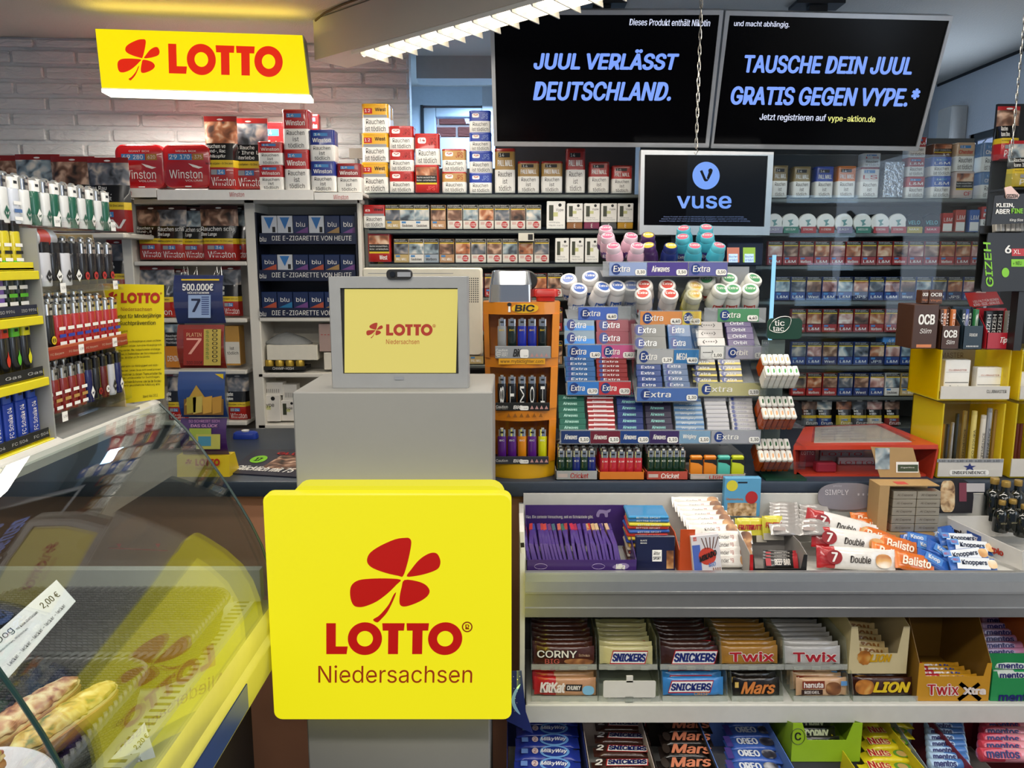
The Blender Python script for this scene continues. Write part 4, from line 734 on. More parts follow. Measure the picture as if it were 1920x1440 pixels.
g.loft([arc(ZC, .96), arc(ZC + .004, 1.0), arc(zz(893)), arc(zz(868))], M('#d4a011', .35))
for sx in (-1, 1):
    for v0, v1 in ((868, 790), (768, 690), (672, 590)):
        z0, z1 = zz(v0), zz(v1); x0 = bx + sx * hw(z0); x1 = bx + sx * hw(z1); i_ = .014 if sx < 0 else .02
        f = lambda x, z: [(x, BY + .03, z), (x - sx * i_, BY + .016, z), (x - sx * i_, BY + .10, z), (x, BY + .10, z)]
        g.loft([f(x0, z0), f(x1, z1)], OR)
g.box(bx - .098, bx + .098, BY + .10, BY + .106, ZC, ztop, OR); ob('column', g, bc)
ga = front(BY - .0012)
g = G(); g.poly([(x / 2 + .5, z / 2 + .5) for x, z in rrect(2, 2, .9, 5)], ga(958, 587), ga(1008, 587) - ga(958, 587), ga(961, 569) - ga(958, 587), M('#e8b416', .4), .0006)
g.tpx('BiC', ga, 966, 571, 1002, 584, TX, bold=.05, shear=.15, off=.0014); g.poly([(.5 + .5 * cos(i * .4), .78 + .2 * sin(i * .4)) for i in range(16)], ga(951, 585), ga(959, 585) - ga(951, 585), ga(951, 567) - ga(951, 585), TX); g.poly([(.3, .6), (.7, .6), (.8, .0), (.2, .0)], ga(951, 585), ga(959, 585) - ga(951, 585), ga(951, 567) - ga(951, 585), WHT)
ob('logo', g, bc); g = G(); g.tpx('www.mybiclighter.com', ga, 938, 674, 1019, 682, TX, bold=.01, off=.0008); g.qpx(ga, 935, 672, 1022, 683, M('#e0a01c', .4)); ob('printed_band', g, bc); g = G()
for i in range(6): g.poly([(.5, 1), (1, 0), (0, 0)], ga(950 + 12 * i, 782), Vector((.011, 0, 0)), Vector((0, 0, .011)), M('#8a5208', .5), .0008)
ob('warning_marks', g, bc)
hood = Matrix.Translation((pb2(958, 567).x, BY + .05, ztop)); g = G(); wh = .058; ht = zz(507) - ztop
g.loft([[(x - .002 * (1 - k) , y, z) for x, y in rrect(wh * 2 * (1 - .1 * k), .07, .01, 3)] for z, k in ((0, 0), (ht * .55, .3))] , CHROME, T=hood); g.loft([[(x, y, ht * .55 if x > .02 else z) if False else (x, y, z) for x, y in rrect(wh * 2 * .97 - .012 * q, .07 - .008 * q, .01, 3)] for q, z in ((0, ht * .55), (1, ht * .97), (2, ht))], CHROME, T=hood); ob('chrome_hood', g, bc, label='mirror chrome hood')
g = G(); wx = pb2(990, 520).x; g.lathe([(0, -.012), (.024, -.012), (.027, -.009), (.027, .009), (.024, .012), (0, .012)], TX, n=28, T=Matrix.Translation((wx, BY + .06, zz(527))) @ Matrix.Rotation(radians(90), 4, 'X')); ob('spark_wheel', g, bc)
g = G(); a, b = pb2(1001, 566), pb2(1048, 543); g.loft([[(x + (a.x + b.x) / 2, y + BY + .05, z) for x, y in rrect((b.x - a.x) * k, .05 * k, .012, 3)] for z, k in ((a.z, .75), (a.z + .012, .8), (a.z + .013, 1), (b.z - .004, 1), (b.z, .92))], M('#b3221a', .3)); ob('gas_button', g, bc, label='red gas lever')
TRC = [M('#8f9294', .4), M('#17181a', .35), M('#2a2b3a', .35)]
for k, (v0, v1, c0, c1) in enumerate(((651, 672, 927, 1034), (757, 770, 928, 1032), (858, 870, 925, 1030))):
    g = G(); a, b = ga(c0, v1), ga(c1, v0 - 2); g.box(a.x + .003, b.x - .003, BY + .004, BY + .095, a.z - .001, a.z + .004, TRC[k]); g.box(a.x + .002, b.x - .002, BY - .003, BY + .004, a.z, b.z, TRC[k], .001); q = front(BY - .0034)
    g.tpx('BiC', q, 963, v0 + 3, 980, v1 - 3, TX if k == 0 else WHT, bold=.03, shear=.15); g.poly(rrect(1, 1, .2, 3, .5, .5), q(975, v1 - 1), q(991, v1 - 1) - q(975, v1 - 1), q(975, v0 + 4) - q(975, v1 - 1), WHT, .001); g.tpx('2,00', q, 982, v1 - 6, 989, v1 - 3, TX, off=.0015, res=1)
    for i in range(4): g.poly([(.5, 1), (1, 0), (0, 0)], q(994 + 9 * i, v1 - 3), Vector((.010, 0, 0)), Vector((0, 0, .010)), M('#b88a86', .5), .0006)
    g.tpx('Caution', q, 930, v0 + 3, 952, v0 + 8, WHT, res=1); g.tpx('KEEP AWAY', q, 930, v0 + 9, 952, v1 - 3, WHT, res=1); ob('lighter_tray', g, bc)
cols = [['#8a8c8c', '#10201c', '#1b2a9c', '#1a2890', '#0e1a18'], ['#17181a'] * 5, ['#5a2080', '#5a2080', '#e08a14', '#5a2080', '#d2d414']]
LP = {}
for k, (vb, nm) in enumerate(((652, 'top'), (757, 'middle'), (858, 'bottom'))):
    for i, c in enumerate(cols[k]):
        key = (c, k, i if k == 1 else 0)
        if key not in LP: LP[key] = make_lighter(c, .082 if k < 2 else .084, mark='BiC' if k != 1 else ['8', 'T', 'M', 'O', 'H'][i], mc=YL if k == 0 else None, side=None if k != 1 else 'v', btn='#a8261c' if k == 0 else '#1a1a1a')
        u = (941, 960, 979, 998, 1018)[i]; p = ga(u, vb + (0, 3, 2)[k]); LP[key].put((p.x, BY + .026, p.z - .004), label=f'{ {"#8a8c8c": "grey", "#10201c": "black", "#1b2a9c": "blue", "#1a2890": "blue", "#0e1a18": "black", "#17181a": "black patterned", "#5a2080": "purple", "#e08a14": "orange", "#d2d414": "yellow"}[c]} lighter, {ORD[i]} from the left in the {nm} window of the orange column')
# ================================================================ tiered gum stand
SG = M('#8e9296', .35, .3); SCL = GL('#dfe3e6', .9, .02, .25); GY0 = 2.06
gs_ = thing('gum_stand', 'tall grey tiered counter stand full of gum packs and bottles', 'display', (P(1238, 890, 2.2).x, 2.25, ZC))
tl_ = front(2.40); a, b = tl_(1075, 800), tl_(1405, 500); g = G(); g.box(a.x, b.x, 2.40, 2.41, ZC + .10, b.z, SG); ob('back_panel', g, gs_)
g = G()
for u in (1110, 1370): x = tl_(u, 600).x; g.box(x - .012, x + .012, 2.41, 2.43, ZC, b.z, SG)
g.box(a.x + .02, b.x - .02, 2.30, 2.50, ZC, ZC + .008, SG); ob('foot', g, gs_)
def rail(u0, u1, v0, v1, Y, tags, back=.14, lean=40, flat=False):
    if flat: back, lean = .13, 72
    pl = front(Y); a, b = pl(u0, v1), pl(u1, v0); g = G(); g.box(a.x, b.x, Y, Y + .003, a.z, b.z, SCL)
    d = back; g.add([(a.x, Y + .003, a.z), (b.x, Y + .003, a.z), (b.x, Y + d, a.z + d * math.tan(radians(90 - lean)) * .55), (a.x, Y + d, a.z + d * math.tan(radians(90 - lean)) * .55)] + [(a.x, Y + .003, a.z + .003), (b.x, Y + .003, a.z + .003), (b.x, Y + d, a.z + .003 + d * math.tan(radians(90 - lean)) * .55), (a.x, Y + d, a.z + .003 + d * math.tan(radians(90 - lean)) * .55)], [(3, 2, 1, 0), (4, 5, 6, 7), (0, 1, 5, 4), (1, 2, 6, 5), (2, 3, 7, 6), (3, 0, 4, 7)], SG)
    r = ob('tray', g, gs_); q = front(Y - .002)
    for x0, x1, c, s_, pr_ in tags:
        g = G(); g.box(pl(x0, v1).x, pl(x1, v1).x, Y - .0015, Y, pl(x0, v1 - 2).z, pl(x0, v0 + 2).z, M(c, .35)); w_ = x1 - x0
        g.poly([(.5 + .5 * cos(i * .3), .5 + .5 * sin(i * .3)) for i in range(21)], q(x0 + w_ * .06, v1 - 4), q(x0 + w_ * .06 + 18, v1) - q(x0 + w_ * .06, v1), Vector((0, 0, (v1 - v0 - 8) * .00155)), M('#2a3f7c', .3) if s_ in ('Extra', 'Orbit') else M(c, .3), .0002)
        g.tpx(s_, q, x0 + w_ * .12, v0 + 8, x0 + w_ * .56, v1 - 9, WHT if c != '#dcdcd8' else TX, bold=.02, shear=.1, off=.0008)
        g.poly([(x / 40 + .5, z / 20 + .5) for x, z in rrect(40, 20, 7, 3)], q(x1 - 21, v1 - 3), q(x1 - 1, v1) - q(x1 - 21, v1), q(x1, v1 - 14) - q(x1, v1 - 3), WHT, .001); g.tpx(pr_, q, x1 - 18, v1 - 12, x1 - 3, v1 - 5, TX, off=.0016, res=1, bold=.02); ob('price_strip', g, r)
YT5, YT4, YT3, YT2, YT1 = 2.07, 2.13, 2.19, 2.25, 2.31
rail(1130, 1365, 490, 519, YT1, [(1142, 1212, '#8a9cc4', 'Extra', '3,30'), (1213, 1289, '#4a3c86', 'Airwaves', '3,50'), (1291, 1363, '#5a5c96', 'Extra', '3,50')], flat=True)
rail(1065, 1183, 574, 602, YT2, [(1084, 1158, '#4a68b8', 'Extra', '4,40')], flat=True); rail(1197, 1315, 582, 611, YT2 - .03, [(1200, 1278, '#d08a50', 'Extra', '4,40'), (1279, 1314, '#d8c050', 'Extra', '4,40')], flat=True); rail(1320, 1437, 577, 605, YT2, [(1345, 1422, '#4f8a62', 'Extra', '4,40')], flat=True)
rail(1062, 1190, 645, 674, YT3, [(1064, 1127, '#3f74c0', 'Extra', '1,40'), (1128, 1189, '#c05a8a', 'Extra', '1,40')]); rail(1194, 1310, 654, 684, YT3 - .03, [(1194, 1262, '#a4a6a8', 'Extra', '1,29'), (1263, 1309, '#3a78b0', 'MEGA', '4,40')]); rail(1310, 1437, 648, 675, YT3, [(1313, 1356, '#dcdcd8', '------>', '1,00'), (1360, 1436, '#a3a2b4', 'Orbit', '1,00')])
rail(1062, 1183, 714, 742, YT4, [(1064, 1122, '#3a78c4', 'Extra', '0,70'), (1123, 1182, '#b83a40', 'Extra', '0,70')]); rail(1192, 1309, 726, 754, YT4 - .03, [(1194, 1308, '#4a6aa8', 'Extra', '1,30')]); rail(1305, 1426, 716, 744, YT4, [(1308, 1424, '#b4b080', 'Extra', '1,10')])
rail(1050, 1427, 806, 833, YT5, [(1052, 1106, '#24386a', 'Airwaves', '1,10'), (1107, 1162, '#6a2434', 'Airwaves', '1,10'), (1163, 1217, '#24407c', 'Airwaves', '1,10'), (1218, 1272, '#3c2c5c', 'Airwaves', '1,10'), (1273, 1331, '#7a9cb8', 'Wrigley', '1,10'), (1333, 1425, '#9a9ca4', 'Extra', '1,30')])
for u in (1046, 1188, 1304, 1428):
    g = G(); p0, p1 = P(u, 830, YT5 + .01), P(u, 640, YT2); g.box(p0.x - .002, p0.x + .002, YT5 + .03, 2.40, p0.z + .05, P(u, 520, 2.4).z if u in (1188, 1304) else p1.z, CLR); ob('divider', g, gs_)
def stack(u0, u1, v0, v1, Y, n, col, txt, desc, where, lean=38, dep=.012, tc=None, dep2=None, alt=None):
    """packs piled on a leaning tray, lowest at the front"""
    pl = front(Y); a, b = pl(u0, v1), pl(u1, v0); W = (b.x - a.x) * .97; L_ = (b.z - a.z) / cos(radians(lean)) * 1.06; h = L_ / n * .97
    g = G(); m = M(col, .3, coat=.3); g.box(-W / 2, W / 2, 0, dep, 0, h, m, .0012); y = 0
    if alt: g.ql(-W / 2 + .001, W / 2 - .001, h * .1, h * .45, y, M(alt, .3))
    if txt:
        if txt == 'Extra': g.poly([(.5 + .5 * cos(i * .4), .5 + .5 * sin(i * .4)) for i in range(16)], (-W * .42, y, h * .08), (min(h * .84, W * .3), 0, 0), (0, 0, h * .84), M('#2c3c78', .3), .0004)
        g.tl(txt, -W * .30, W * .22, h * .26, h * .74, y, tc or M('#c8ccd0', .4), bold=.015, shear=.12, off=.0009, res=1)
    pr_ = Proto(lob('gum_pack', g, label='x', cat='gum pack')); s_, c_ = sin(radians(lean)), cos(radians(lean)); rnd = random.Random(u0)
    for i in range(n):
        t = L_ / n * i; pr_.put(((a.x + b.x) / 2 + rnd.uniform(-.0015, .0015), Y + .006 + t * s_, a.z + .001 + t * c_), (-radians(lean - 6), 0, rnd.uniform(-.03, .03)), f'{desc} gum pack, {ORD[i]} from the bottom of {where}')
stack(1058, 1118, 604, 648, YT3 + .005, 2, '#798d9e', 'Extra', 'light blue', 'the pair next to the pink packs', alt='#3f80c8'); stack(1119, 1184, 604, 648, YT3 + .005, 2, '#793343', 'Extra', 'pink', 'the pair beside the light blue packs')
stack(1186, 1254, 614, 657, YT3 - .025, 2, '#656767', 'Extra', 'silver', 'the pair next to the blue tubs'); stack(1255, 1302, 614, 657, YT3 - .025, 2, '#1e5084', 'Extra', 'short blue tub-like', 'the pair beside the silver packs')
stack(1308, 1364, 609, 650, YT3 + .005, 3, '#908d8d', '<---->', 'white arrow', 'the pile by the purple packs', tc=TX); stack(1366, 1420, 607, 650, YT3 + .005, 4, '#423666', 'Orbit', 'purple', 'the pile beside the arrow packs')
stack(1060, 1119, 676, 717, YT4 + .005, 5, '#214f81', 'Extra', 'blue stick', 'the pile next to the red sticks'); stack(1120, 1181, 674, 717, YT4 + .005, 6, '#731a1e', 'Extra', 'red stick', 'the pile beside the blue sticks')
stack(1196, 1246, 691, 729, YT4 - .025, 4, '#1e386e', 'Extra', 'blue', 'the front pile in the middle tier'); stack(1247, 1297, 689, 729, YT4 - .025, 4, '#4c6081', 'Extra', 'grey-blue', 'the second pile in the middle tier')
stack(1300, 1350, 681, 719, YT4 + .005, 4, '#292c37', 'Extra', 'dark', 'the pile above the silver end pile', alt='#b8a840'); stack(1351, 1398, 681, 719, YT4 + .005, 4, '#31394c', 'Extra', 'slate yellow-edged', 'the end pile above the silver sticks', alt='#c4b04a')
stack(1048, 1101, 753, 809, YT5 + .005, 6, '#1a594b', 'Airwaves', 'green', 'the lowest-tier end pile', tc=M('#b4e0d4', .4)); stack(1103, 1157, 746, 809, YT5 + .005, 9, '#8d282d', 'Airwaves', 'red and white', 'the lowest-tier red pile', alt='#d8c8c8'); stack(1159, 1211, 749, 809, YT5 + .005, 6, '#172b64', 'Airwaves', 'dark blue', 'the lowest-tier dark blue pile', tc=M('#8fd0c8', .4)); stack(1213, 1266, 749, 809, YT5 + .005, 6, '#2c283f', 'Airwaves', 'dark purple', 'the lowest-tier dark purple pile', tc=M('#8fd0c8', .4))
stack(1268, 1326, 757, 809, YT5 + .005, 7, '#8597a8', 'Wrigley', 'pale blue', 'the lowest-tier pale blue pile', alt='#3a6a9a'); stack(1328, 1374, 750, 809, YT5 + .005, 9, '#a4a4a8', '', 'silver white', 'the first silver pile', alt='#9c9ca4'); stack(1375, 1424, 750, 809, YT5 + .005, 9, '#a8a8ab', 'Extra', 'silver white', 'the end silver pile', tc=M('#8a8aa0', .4))
# bottles
def make_bottle(body, lid, band, lidart, low=None, lr=.93, r=.027, h=.052):
    bm_, cm_ = M(body, .25, coat=.5), M(low or body, .25, coat=.5); g = G(); g.lathe([(0, 0), (r * .9, 0), (r, .004), (r, h * .42), (r * .99, h * .46), (r * .97, h * .8), (r * .84, h), (0, h)], [cm_, cm_, cm_, bm_, bm_, bm_, bm_], n=22)
    for j in (-1, 0, 1):
        a0 = radians(-90 + j * 24); g.add([((r + .0004) * cos(a0 + s_ * .21), (r + .0004) * sin(a0 + s_ * .21), z) for z in (h * .12, h * .5) for s_ in (-1, 1)], [(0, 1, 3, 2)], M(band, .3))
    g.tl('Extra', -r * .55, r * .6, h * .2, h * .4, -r - .0012, WHT, bold=.03, shear=.1, res=1); o = lob('gum_bottle', g, label='x', cat='gum bottle')
    g = G(); k = h * .98; g.lathe([(0, k), (r * lr * .97, k), (r * lr, k + .003), (r * lr, k + .014), (r * lr * .9, k + .020), (0, k + .020)], M(lid, .25, coat=.5), n=22)
    g.poly([(.5 + .5 * cos(i * .3), .5 + .5 * sin(i * .3)) for i in range(21)], (-r * .62, -r * .62, k + .0201), (r * 1.24, 0, 0), (0, r * 1.24, 0), M(lidart, .3), .0003); g.text('Extra', (-r * .5, -r * .1, k + .0206), (r, 0, 0), (0, r * .4, 0), WHT, bold=.02, off=.0004, res=1); lob('lid', g, o); return Proto(o)
BT_ = dict(pink=make_bottle('#cfa8b8', '#dcc8d2', '#5a3c84', '#c8607c', '#5c3470', .80), purple=make_bottle('#3c2450', '#4a2c5e', '#7a5ca8', '#b8a83c', '#3c2450', .80), navy=make_bottle('#1c2a68', '#22306e', '#2c7a78', '#b8a83c', '#1c2a68', .80), teal=make_bottle('#3f9cb0', '#58b4c4', '#3c3c88', '#b85a70', '#2c3a80', .80), white=make_bottle('#d8d4d2', '#e0dedc', '#24509c', '#3c5ca4', '#c8cad0', .97), silver=make_bottle('#b8b0ac', '#d0ccc8', '#b8382c', '#b0443c', '#8c98b8', .97), lemon=make_bottle('#c8c080', '#d0ccb0', '#b02c2c', '#c8b43c', '#c8b83c', .97), green=make_bottle('#d4d4cc', '#dcdcd4', '#a8342c', '#4a8c60', '#c8ccc4', .97))
_bn = {}
def bottle(k, u, v, Y, where, tilt=32):
    p = P(u, v, Y); t = radians(tilt); n = _bn[where] = _bn.get(where, 0) + 1
    BT_[k].put((p.x, p.y + .072 * sin(t), p.z - .072 * cos(t)), (t, 0, R_.uniform(-.4, .4)), f'{dict(pink="pinkish white", purple="purple", navy="dark blue", teal="turquoise", white="white and blue", silver="silver white", lemon="yellow and white", green="white and green")[k]} gum bottle, {where}')
for k, pts in dict(pink=[(1139, 427, 'back of the pink cluster on the top tier'), (1146, 441, 'second from the back of the pink cluster'), (1181, 441, 'pink cluster, beside the purple bottles in the back'), (1158, 460, 'pink cluster, front, near the stand edge'), (1195, 460, 'pink cluster, front, beside the purple bottle')], purple=[(1218, 440, 'rear one of the purple pair'), (1224, 459, 'front one of the purple pair')], navy=[(1258, 460, 'alone between the purple and turquoise bottles')],
                   teal=[(1290, 427, 'back row, beside the gap to the dark screen'), (1326, 425, 'back row, end of the top tier'), (1288, 443, 'middle row, beside the dark blue bottle'), (1334, 441, 'middle row, end of the top tier'), (1304, 460, 'front row, beside the dark blue bottle'), (1343, 459, 'front row, end of the top tier')]).items():
    for i, (u, v, w_) in enumerate(pts): bottle(k, u, v, YT1 + .045 - .0 + (460 - v) * .0022, w_)
for k, u, v, w_ in [('white', 1074, 522, 'back row beside the lighter column, second tier'), ('white', 1113, 517, 'back row, second tier, behind the white lids'), ('white', 1083, 540, 'front row next to the lighter column, second tier'), ('white', 1121, 537, 'front row, middle of the second tier left tray'), ('white', 1156, 535, 'front row, next to the silver bottles'),
                   ('green', 1370, 521, 'back row, first white-green bottle'), ('green', 1405, 521, 'back row, end white-green bottle'), ('green', 1336, 523, 'back row, dark-shaded one behind the yellow bottle'), ('green', 1345, 541, 'front row, beside the yellow bottle'), ('green', 1380, 541, 'front row, middle white-green bottle'), ('green', 1416, 541, 'front row, end white-green bottle')]:
    bottle(k, u, v, YT2 + .05 + (541 - v) * .0022, w_, 42)
for k, u, v, w_ in [('silver', 1217, 533, 'back row, first of the middle tray'), ('silver', 1256, 533, 'back row, second of the middle tray'), ('lemon', 1297, 536, 'back row, end of the middle tray'), ('silver', 1213, 550, 'front row, first of the middle tray'), ('silver', 1255, 550, 'front row, second of the middle tray'), ('lemon', 1298, 551, 'front row, end of the middle tray')]:
    bottle(k, u, v, YT2 + .02 + (551 - v) * .0026, w_, 42)
# lighter trays below the stand
LG = dict(green=make_lighter('#12301f', .078, .0118, mark='c', hood=CHROME), blue=make_lighter('#16246c', .078, .0118, mark='c'), red=make_lighter('#b02430', .075, .0125, mark='E.M', side='low', btn='#8a1a20'))
def tray(u0, u1, v0, v1, Y, dep, m, label, txt, tm, lip=.02, name='display_tray', seg=None):
    pl = front(Y); a, b = pl(u0, v1), pl(u1, v0); t = .002; zb = ZC + .001; g = G(); h = b.z - a.z
    g.box(a.x, b.x, Y, Y + dep, zb, zb + t, m); g.box(a.x, b.x, Y, Y + t, zb, zb + h, m); g.box(a.x, b.x, Y + dep - t, Y + dep, zb, zb + h * 1.6, m); g.box(a.x, a.x + t, Y, Y + dep, zb, zb + h, m); g.box(b.x - t, b.x, Y, Y + dep, zb, zb + h, m)
    if txt: W = b.x - a.x; g.tl(txt, a.x + W * .35, a.x + W * .78, zb + h * .2, zb + h * .8, Y, tm, bold=.02, shear=.1); g.ql(a.x + W * .05, a.x + W * .28, zb + h * .3, zb + h * .7, Y, M('#b8a8a0', .5))
    return ob(name, g, label=label, cat='tray'), a.x, b.x
CT_ = [(1042, 1121, 878, 895, '#9a9c9a', 'grey cardboard lighter tray with red lettering, beside the orange column', 'Cricket', M('#a8281e', .4), ['green', 'green', 'blue', 'green', 'blue'], 'grey lighter tray'), (1123, 1209, 884, 899, '#c8701a', 'orange lighter tray holding red lighters', '', WHT, ['red'] * 5, 'orange tray'), (1212, 1291, 879, 895, '#a84434', 'brick red lighter tray with white lettering under the gum stand', 'Cricket', WHT, ['green'] * 6, 'brick red tray')]
for u0, u1, v0, v1, c, l, tx_, tmm, seq, w_ in CT_:
    o, x0, x1 = tray(u0, u1, v0, v1, 2.045, .13, M(c, .5), l, tx_, tmm); n = len(seq)
    for r_ in range(4):
        for i in range(n):
            x = x0 + .005 + (x1 - x0 - .010) * (i + .5) / n; k = seq[i] if r_ == 0 or seq[0] == 'red' else seq[(i + r_) % n]
            LG[k].put((x, 2.045 + .02 + .027 * r_, ZC + .0045), label=f'{dict(green="dark green", blue="blue", red="red")[k]} lighter, {ORD[i]} from left, {["front", "second", "third", "back"][r_]} row of the {w_}', scale=(.86 if n > 5 else .98, 1, 1.0 if r_ == 0 else 1.0 + .045 * r_))
o, x0, x1 = tray(1293, 1399, 885, 896, 2.045, .09, M('#a8a098', .5), 'pale lighter tray with faded red print holding wide bright lighters', 'LIGHTER', RED)
for i, (c, n_) in enumerate((('#d8801c', 'orange'), ('#d27a1a', 'deep orange'), ('#4fb0a0', 'turquoise'), ('#bcc41e', 'lime yellow'))):
    g = G(); w_ = .0175; g.box(-w_, w_, 0, .018, 0, .052, M(c, .35, coat=.3), .004, seg=2); o = lob('lighter', g, label=f'wide {n_} lighter with black corner, in the pale tray under the gum stand', cat='lighter', loc=(x0 + .016 + (x1 - x0) * (i + .1) / 4.05, 2.053, ZC + .0045))
    g = G(); g.box(-w_ + .001, w_ - .001, .001, .017, .052, .062, M(c, .35), .003); g.add([(-w_, -.0006, .052), (w_, -.0006, .052), (w_, -.0006, .034), (w_ * .3, -.0006, .042), (-w_, -.0006, .045)], [(0, 4, 3, 2, 1)], TX); lob('cap', g, o)
# ================================================================ mint box column
TW = M('#dcd8d0', .3, coat=.3); tt_ = thing('mint_display', 'clear and dark green mint display column at the end of the gum stand', 'display', (P(1455, 890, 2.05).x, 2.1, ZC)); DG = M('#123a2a', .35)
g = G(); pl = front(2.10); a, b = pl(1438, 636), pl(1505, 597); g.loft([[(x + (a.x + b.x) / 2, y, z + (a.z + b.z) / 2) for x, z in rrect((b.x - a.x), (b.z - a.z), .012, 4)] for y in (2.10, 2.106)], DG); q = front(2.0994); g.tpx('tic', q, 1452, 600, 1471, 611, WHT, bold=.02); g.tpx('tac', q, 1449, 612, 1470, 621, WHT, bold=.02)
lf = [(0, .2), (.1, .7), (.5, 1), (1, .95), (.95, .4), (.6, .05)]; p = q(1443, 625); lc = crom(lf, 3); g.tube([p + Vector((x * .055, -.0005, z * .045)) for x, z in lc], .0008, WHT, 4, True); ob('header', g, tt_)
g = G(); a = P(1443, 880, 2.05); b = P(1500, 640, 2.10); g.box(a.x - .012, a.x - .009, 2.08, 2.13, ZC, b.z, CLR); g.box(a.x - .012, b.x - .03, 2.13, 2.135, ZC, b.z, M('#5c6a64', .4)); g.box(a.x - .012, a.x + .10, 2.04, 2.14, ZC, ZC + .006, DG); ob('frame', g, tt_)
def make_tt(c, lf_):
    g = G(); m = GL(c, .8, 0, .55) if c != '#dcd8d0' else TW; g.box(-.0070, .0070, -.017, .017, 0, .046, m, .002); o = lob('mint_box', g, label='x', cat='mint box'); g = G(); g.box(-.0071, .0071, -.0172, .0172, .046, .058, TW, .0025); g.poly(crom([(.2, .1), (.8, .3), (.8, .9), (.3, .7)], 2), (-.004, -.012, .0581), (.008, 0, 0), (0, .02, 0), M(lf_, .5), .0003); lob('lid', g, o); return Proto(o)
TTP = dict(o=make_tt('#c8581a', '#d8a070'), w=make_tt('#dcd8d0', '#3a8a3c'), g=make_tt('#c8581a', '#2c5a34'))
for k, (rows, w_) in enumerate((([('o', 5, 1434, 672, .03), ('w', 6, 1440, 694, 0)], 'top'), ([('g', 6, 1430, 751, .03), ('o', 6, 1435, 773, 0)], 'middle'), ([('g', 6, 1423, 831, .03), ('o', 6, 1428, 853, 0)], 'bottom'))):
    g = G(); p0 = P(1440, (728, 803, 880)[k], 2.04); g.box(p0.x - .012, p0.x + .10, 2.04, 2.12, p0.z, p0.z + .002, CLR); g.box(p0.x - .012, p0.x + .10, 2.037, 2.04, p0.z, p0.z + .022, CLR); g.box(p0.x + .1, p0.x + .102, 2.04, 2.13, p0.z, p0.z + .06, CLR); ob('mint_shelf', g, tt_)
    for t, n, u0, v, dy in rows:
        for i in range(n):
            t_ = radians(42); p = P(u0 + 10.6 * i, v, 2.05 + dy); TTP[t].put((p.x, p.y + .058 * sin(t_), p.z - .058 * cos(t_)), (t_, 0, 0), f'{dict(o="orange", w="white", g="green-leaf orange")[t]} mint box, {ORD[i]} from left, {"rear" if dy else "front"} row of the {w_} mint shelf')
# ================================================================ red slip dispenser, kraft box
RP = M('#b83a24', .35, coat=.3); rd = thing('slip_dispenser', 'red counter dispenser with a printed sheet under its sloping clear top', 'dispenser', (P(1620, 890, 2.1).x, 2.3, ZC))
fl, fr = P(1488, 836, 2.08), P(1759, 834, 2.06); bl_, br_ = P(1508, 800, 2.36), P(1658, 794, 2.36)
def slab(g, q, th, m):
    n = (q[1] - q[0]).cross(q[3] - q[0]).normalized(); bq = [p - n * th for p in q]; g.add(list(q) + bq, [(0, 1, 2, 3), (7, 6, 5, 4), (0, 4, 5, 1), (1, 5, 6, 2), (2, 6, 7, 3), (3, 7, 4, 0)], m)
q4 = [fl, fr, br_, bl_]; g = G(); slab(g, q4, .012, RP); ob('top_frame', g, rd)
L4 = lambda s_, t: fl + (fr - fl) * s_ + (bl_ - fl) * t * (1 - s_) + (br_ - fr) * t * s_ + Vector((0, 0, .002))
g = G(); slab(g, [L4(.14, .12), L4(.86, .12), L4(.86, .92), L4(.14, .92)], .002, M('#b8b4ac', .3)); 
for i in range(5): g.text('Spielschein Gewinn', L4(.2, .2 + .13 * i) + Vector((0, 0, .001)), L4(.55, .2 + .13 * i) - L4(.2, .2 + .13 * i), (L4(.2, .25 + .13 * i) - L4(.2, .2 + .13 * i)), M('#7a6a8a', .5), res=1)
ob('sheet', g, rd); g = G(); slab(g, [L4(.12, .1) + Vector((0, 0, .004)), L4(.88, .1) + Vector((0, 0, .004)), L4(.88, .94) + Vector((0, 0, .004)), L4(.12, .94) + Vector((0, 0, .004))], .002, GL('#f4f4f4', .3)); ob('clear_cover', g, rd)
g = G(); a = Vector((fr.x, fr.y + .004, fr.z - .012)); vs = [a, a + (br_ - fr), Vector((br_.x, br_.y, ZC)), Vector((fr.x - .01, fr.y + .004, ZC))]; slab(g, vs, .006, RP); a = Vector((fl.x, fl.y + .004, fl.z - .012)); slab(g, [a, a + (bl_ - fl), Vector((bl_.x, bl_.y, ZC)), Vector((fl.x + .01, fl.y + .01, ZC))], .006, RP)
slab(g, [Vector((fl.x + .01, 2.085, ZC + .006)), Vector((fr.x - .012, 2.085, ZC + .006)), Vector((br_.x, 2.36, ZC + .006)), Vector((bl_.x, 2.36, ZC + .006))], .006, RP); ob('shell', g, rd)
g = G(); p = front(2.10); a, b = p(1530, 896), p(1570, 868); g.box(a.x, b.x, 2.10, 2.13, ZC + .006, b.z, M('#8a2434', .3), .004); ob('slip_tray', g, rd)
for i, (u0, u1, v0, c) in enumerate(((1497, 1530, 840, '#8e3a44'), (1570, 1640, 858, '#b4aeae'), (1535, 1620, 842, '#9a9294'))):
    p = front(2.16 + .03 * i); a, b = p(u0, 890), p(u1, v0); g = G(); g.box(a.x, b.x, 2.16 + .03 * i, 2.17 + .03 * i, ZC + .0065, b.z, M(c, .35), .001); g.tl('LOTTO', a.x + .005, b.x - .005, b.z - .02, b.z - .01, 2.16 + .03 * i, RED if i else WHT, res=1); ob('slip_stack', g, label=['red slip stack standing inside the red dispenser', 'pale slip stack in the middle of the red dispenser', 'grey slip stack at the back of the red dispenser'][i], cat='slips')
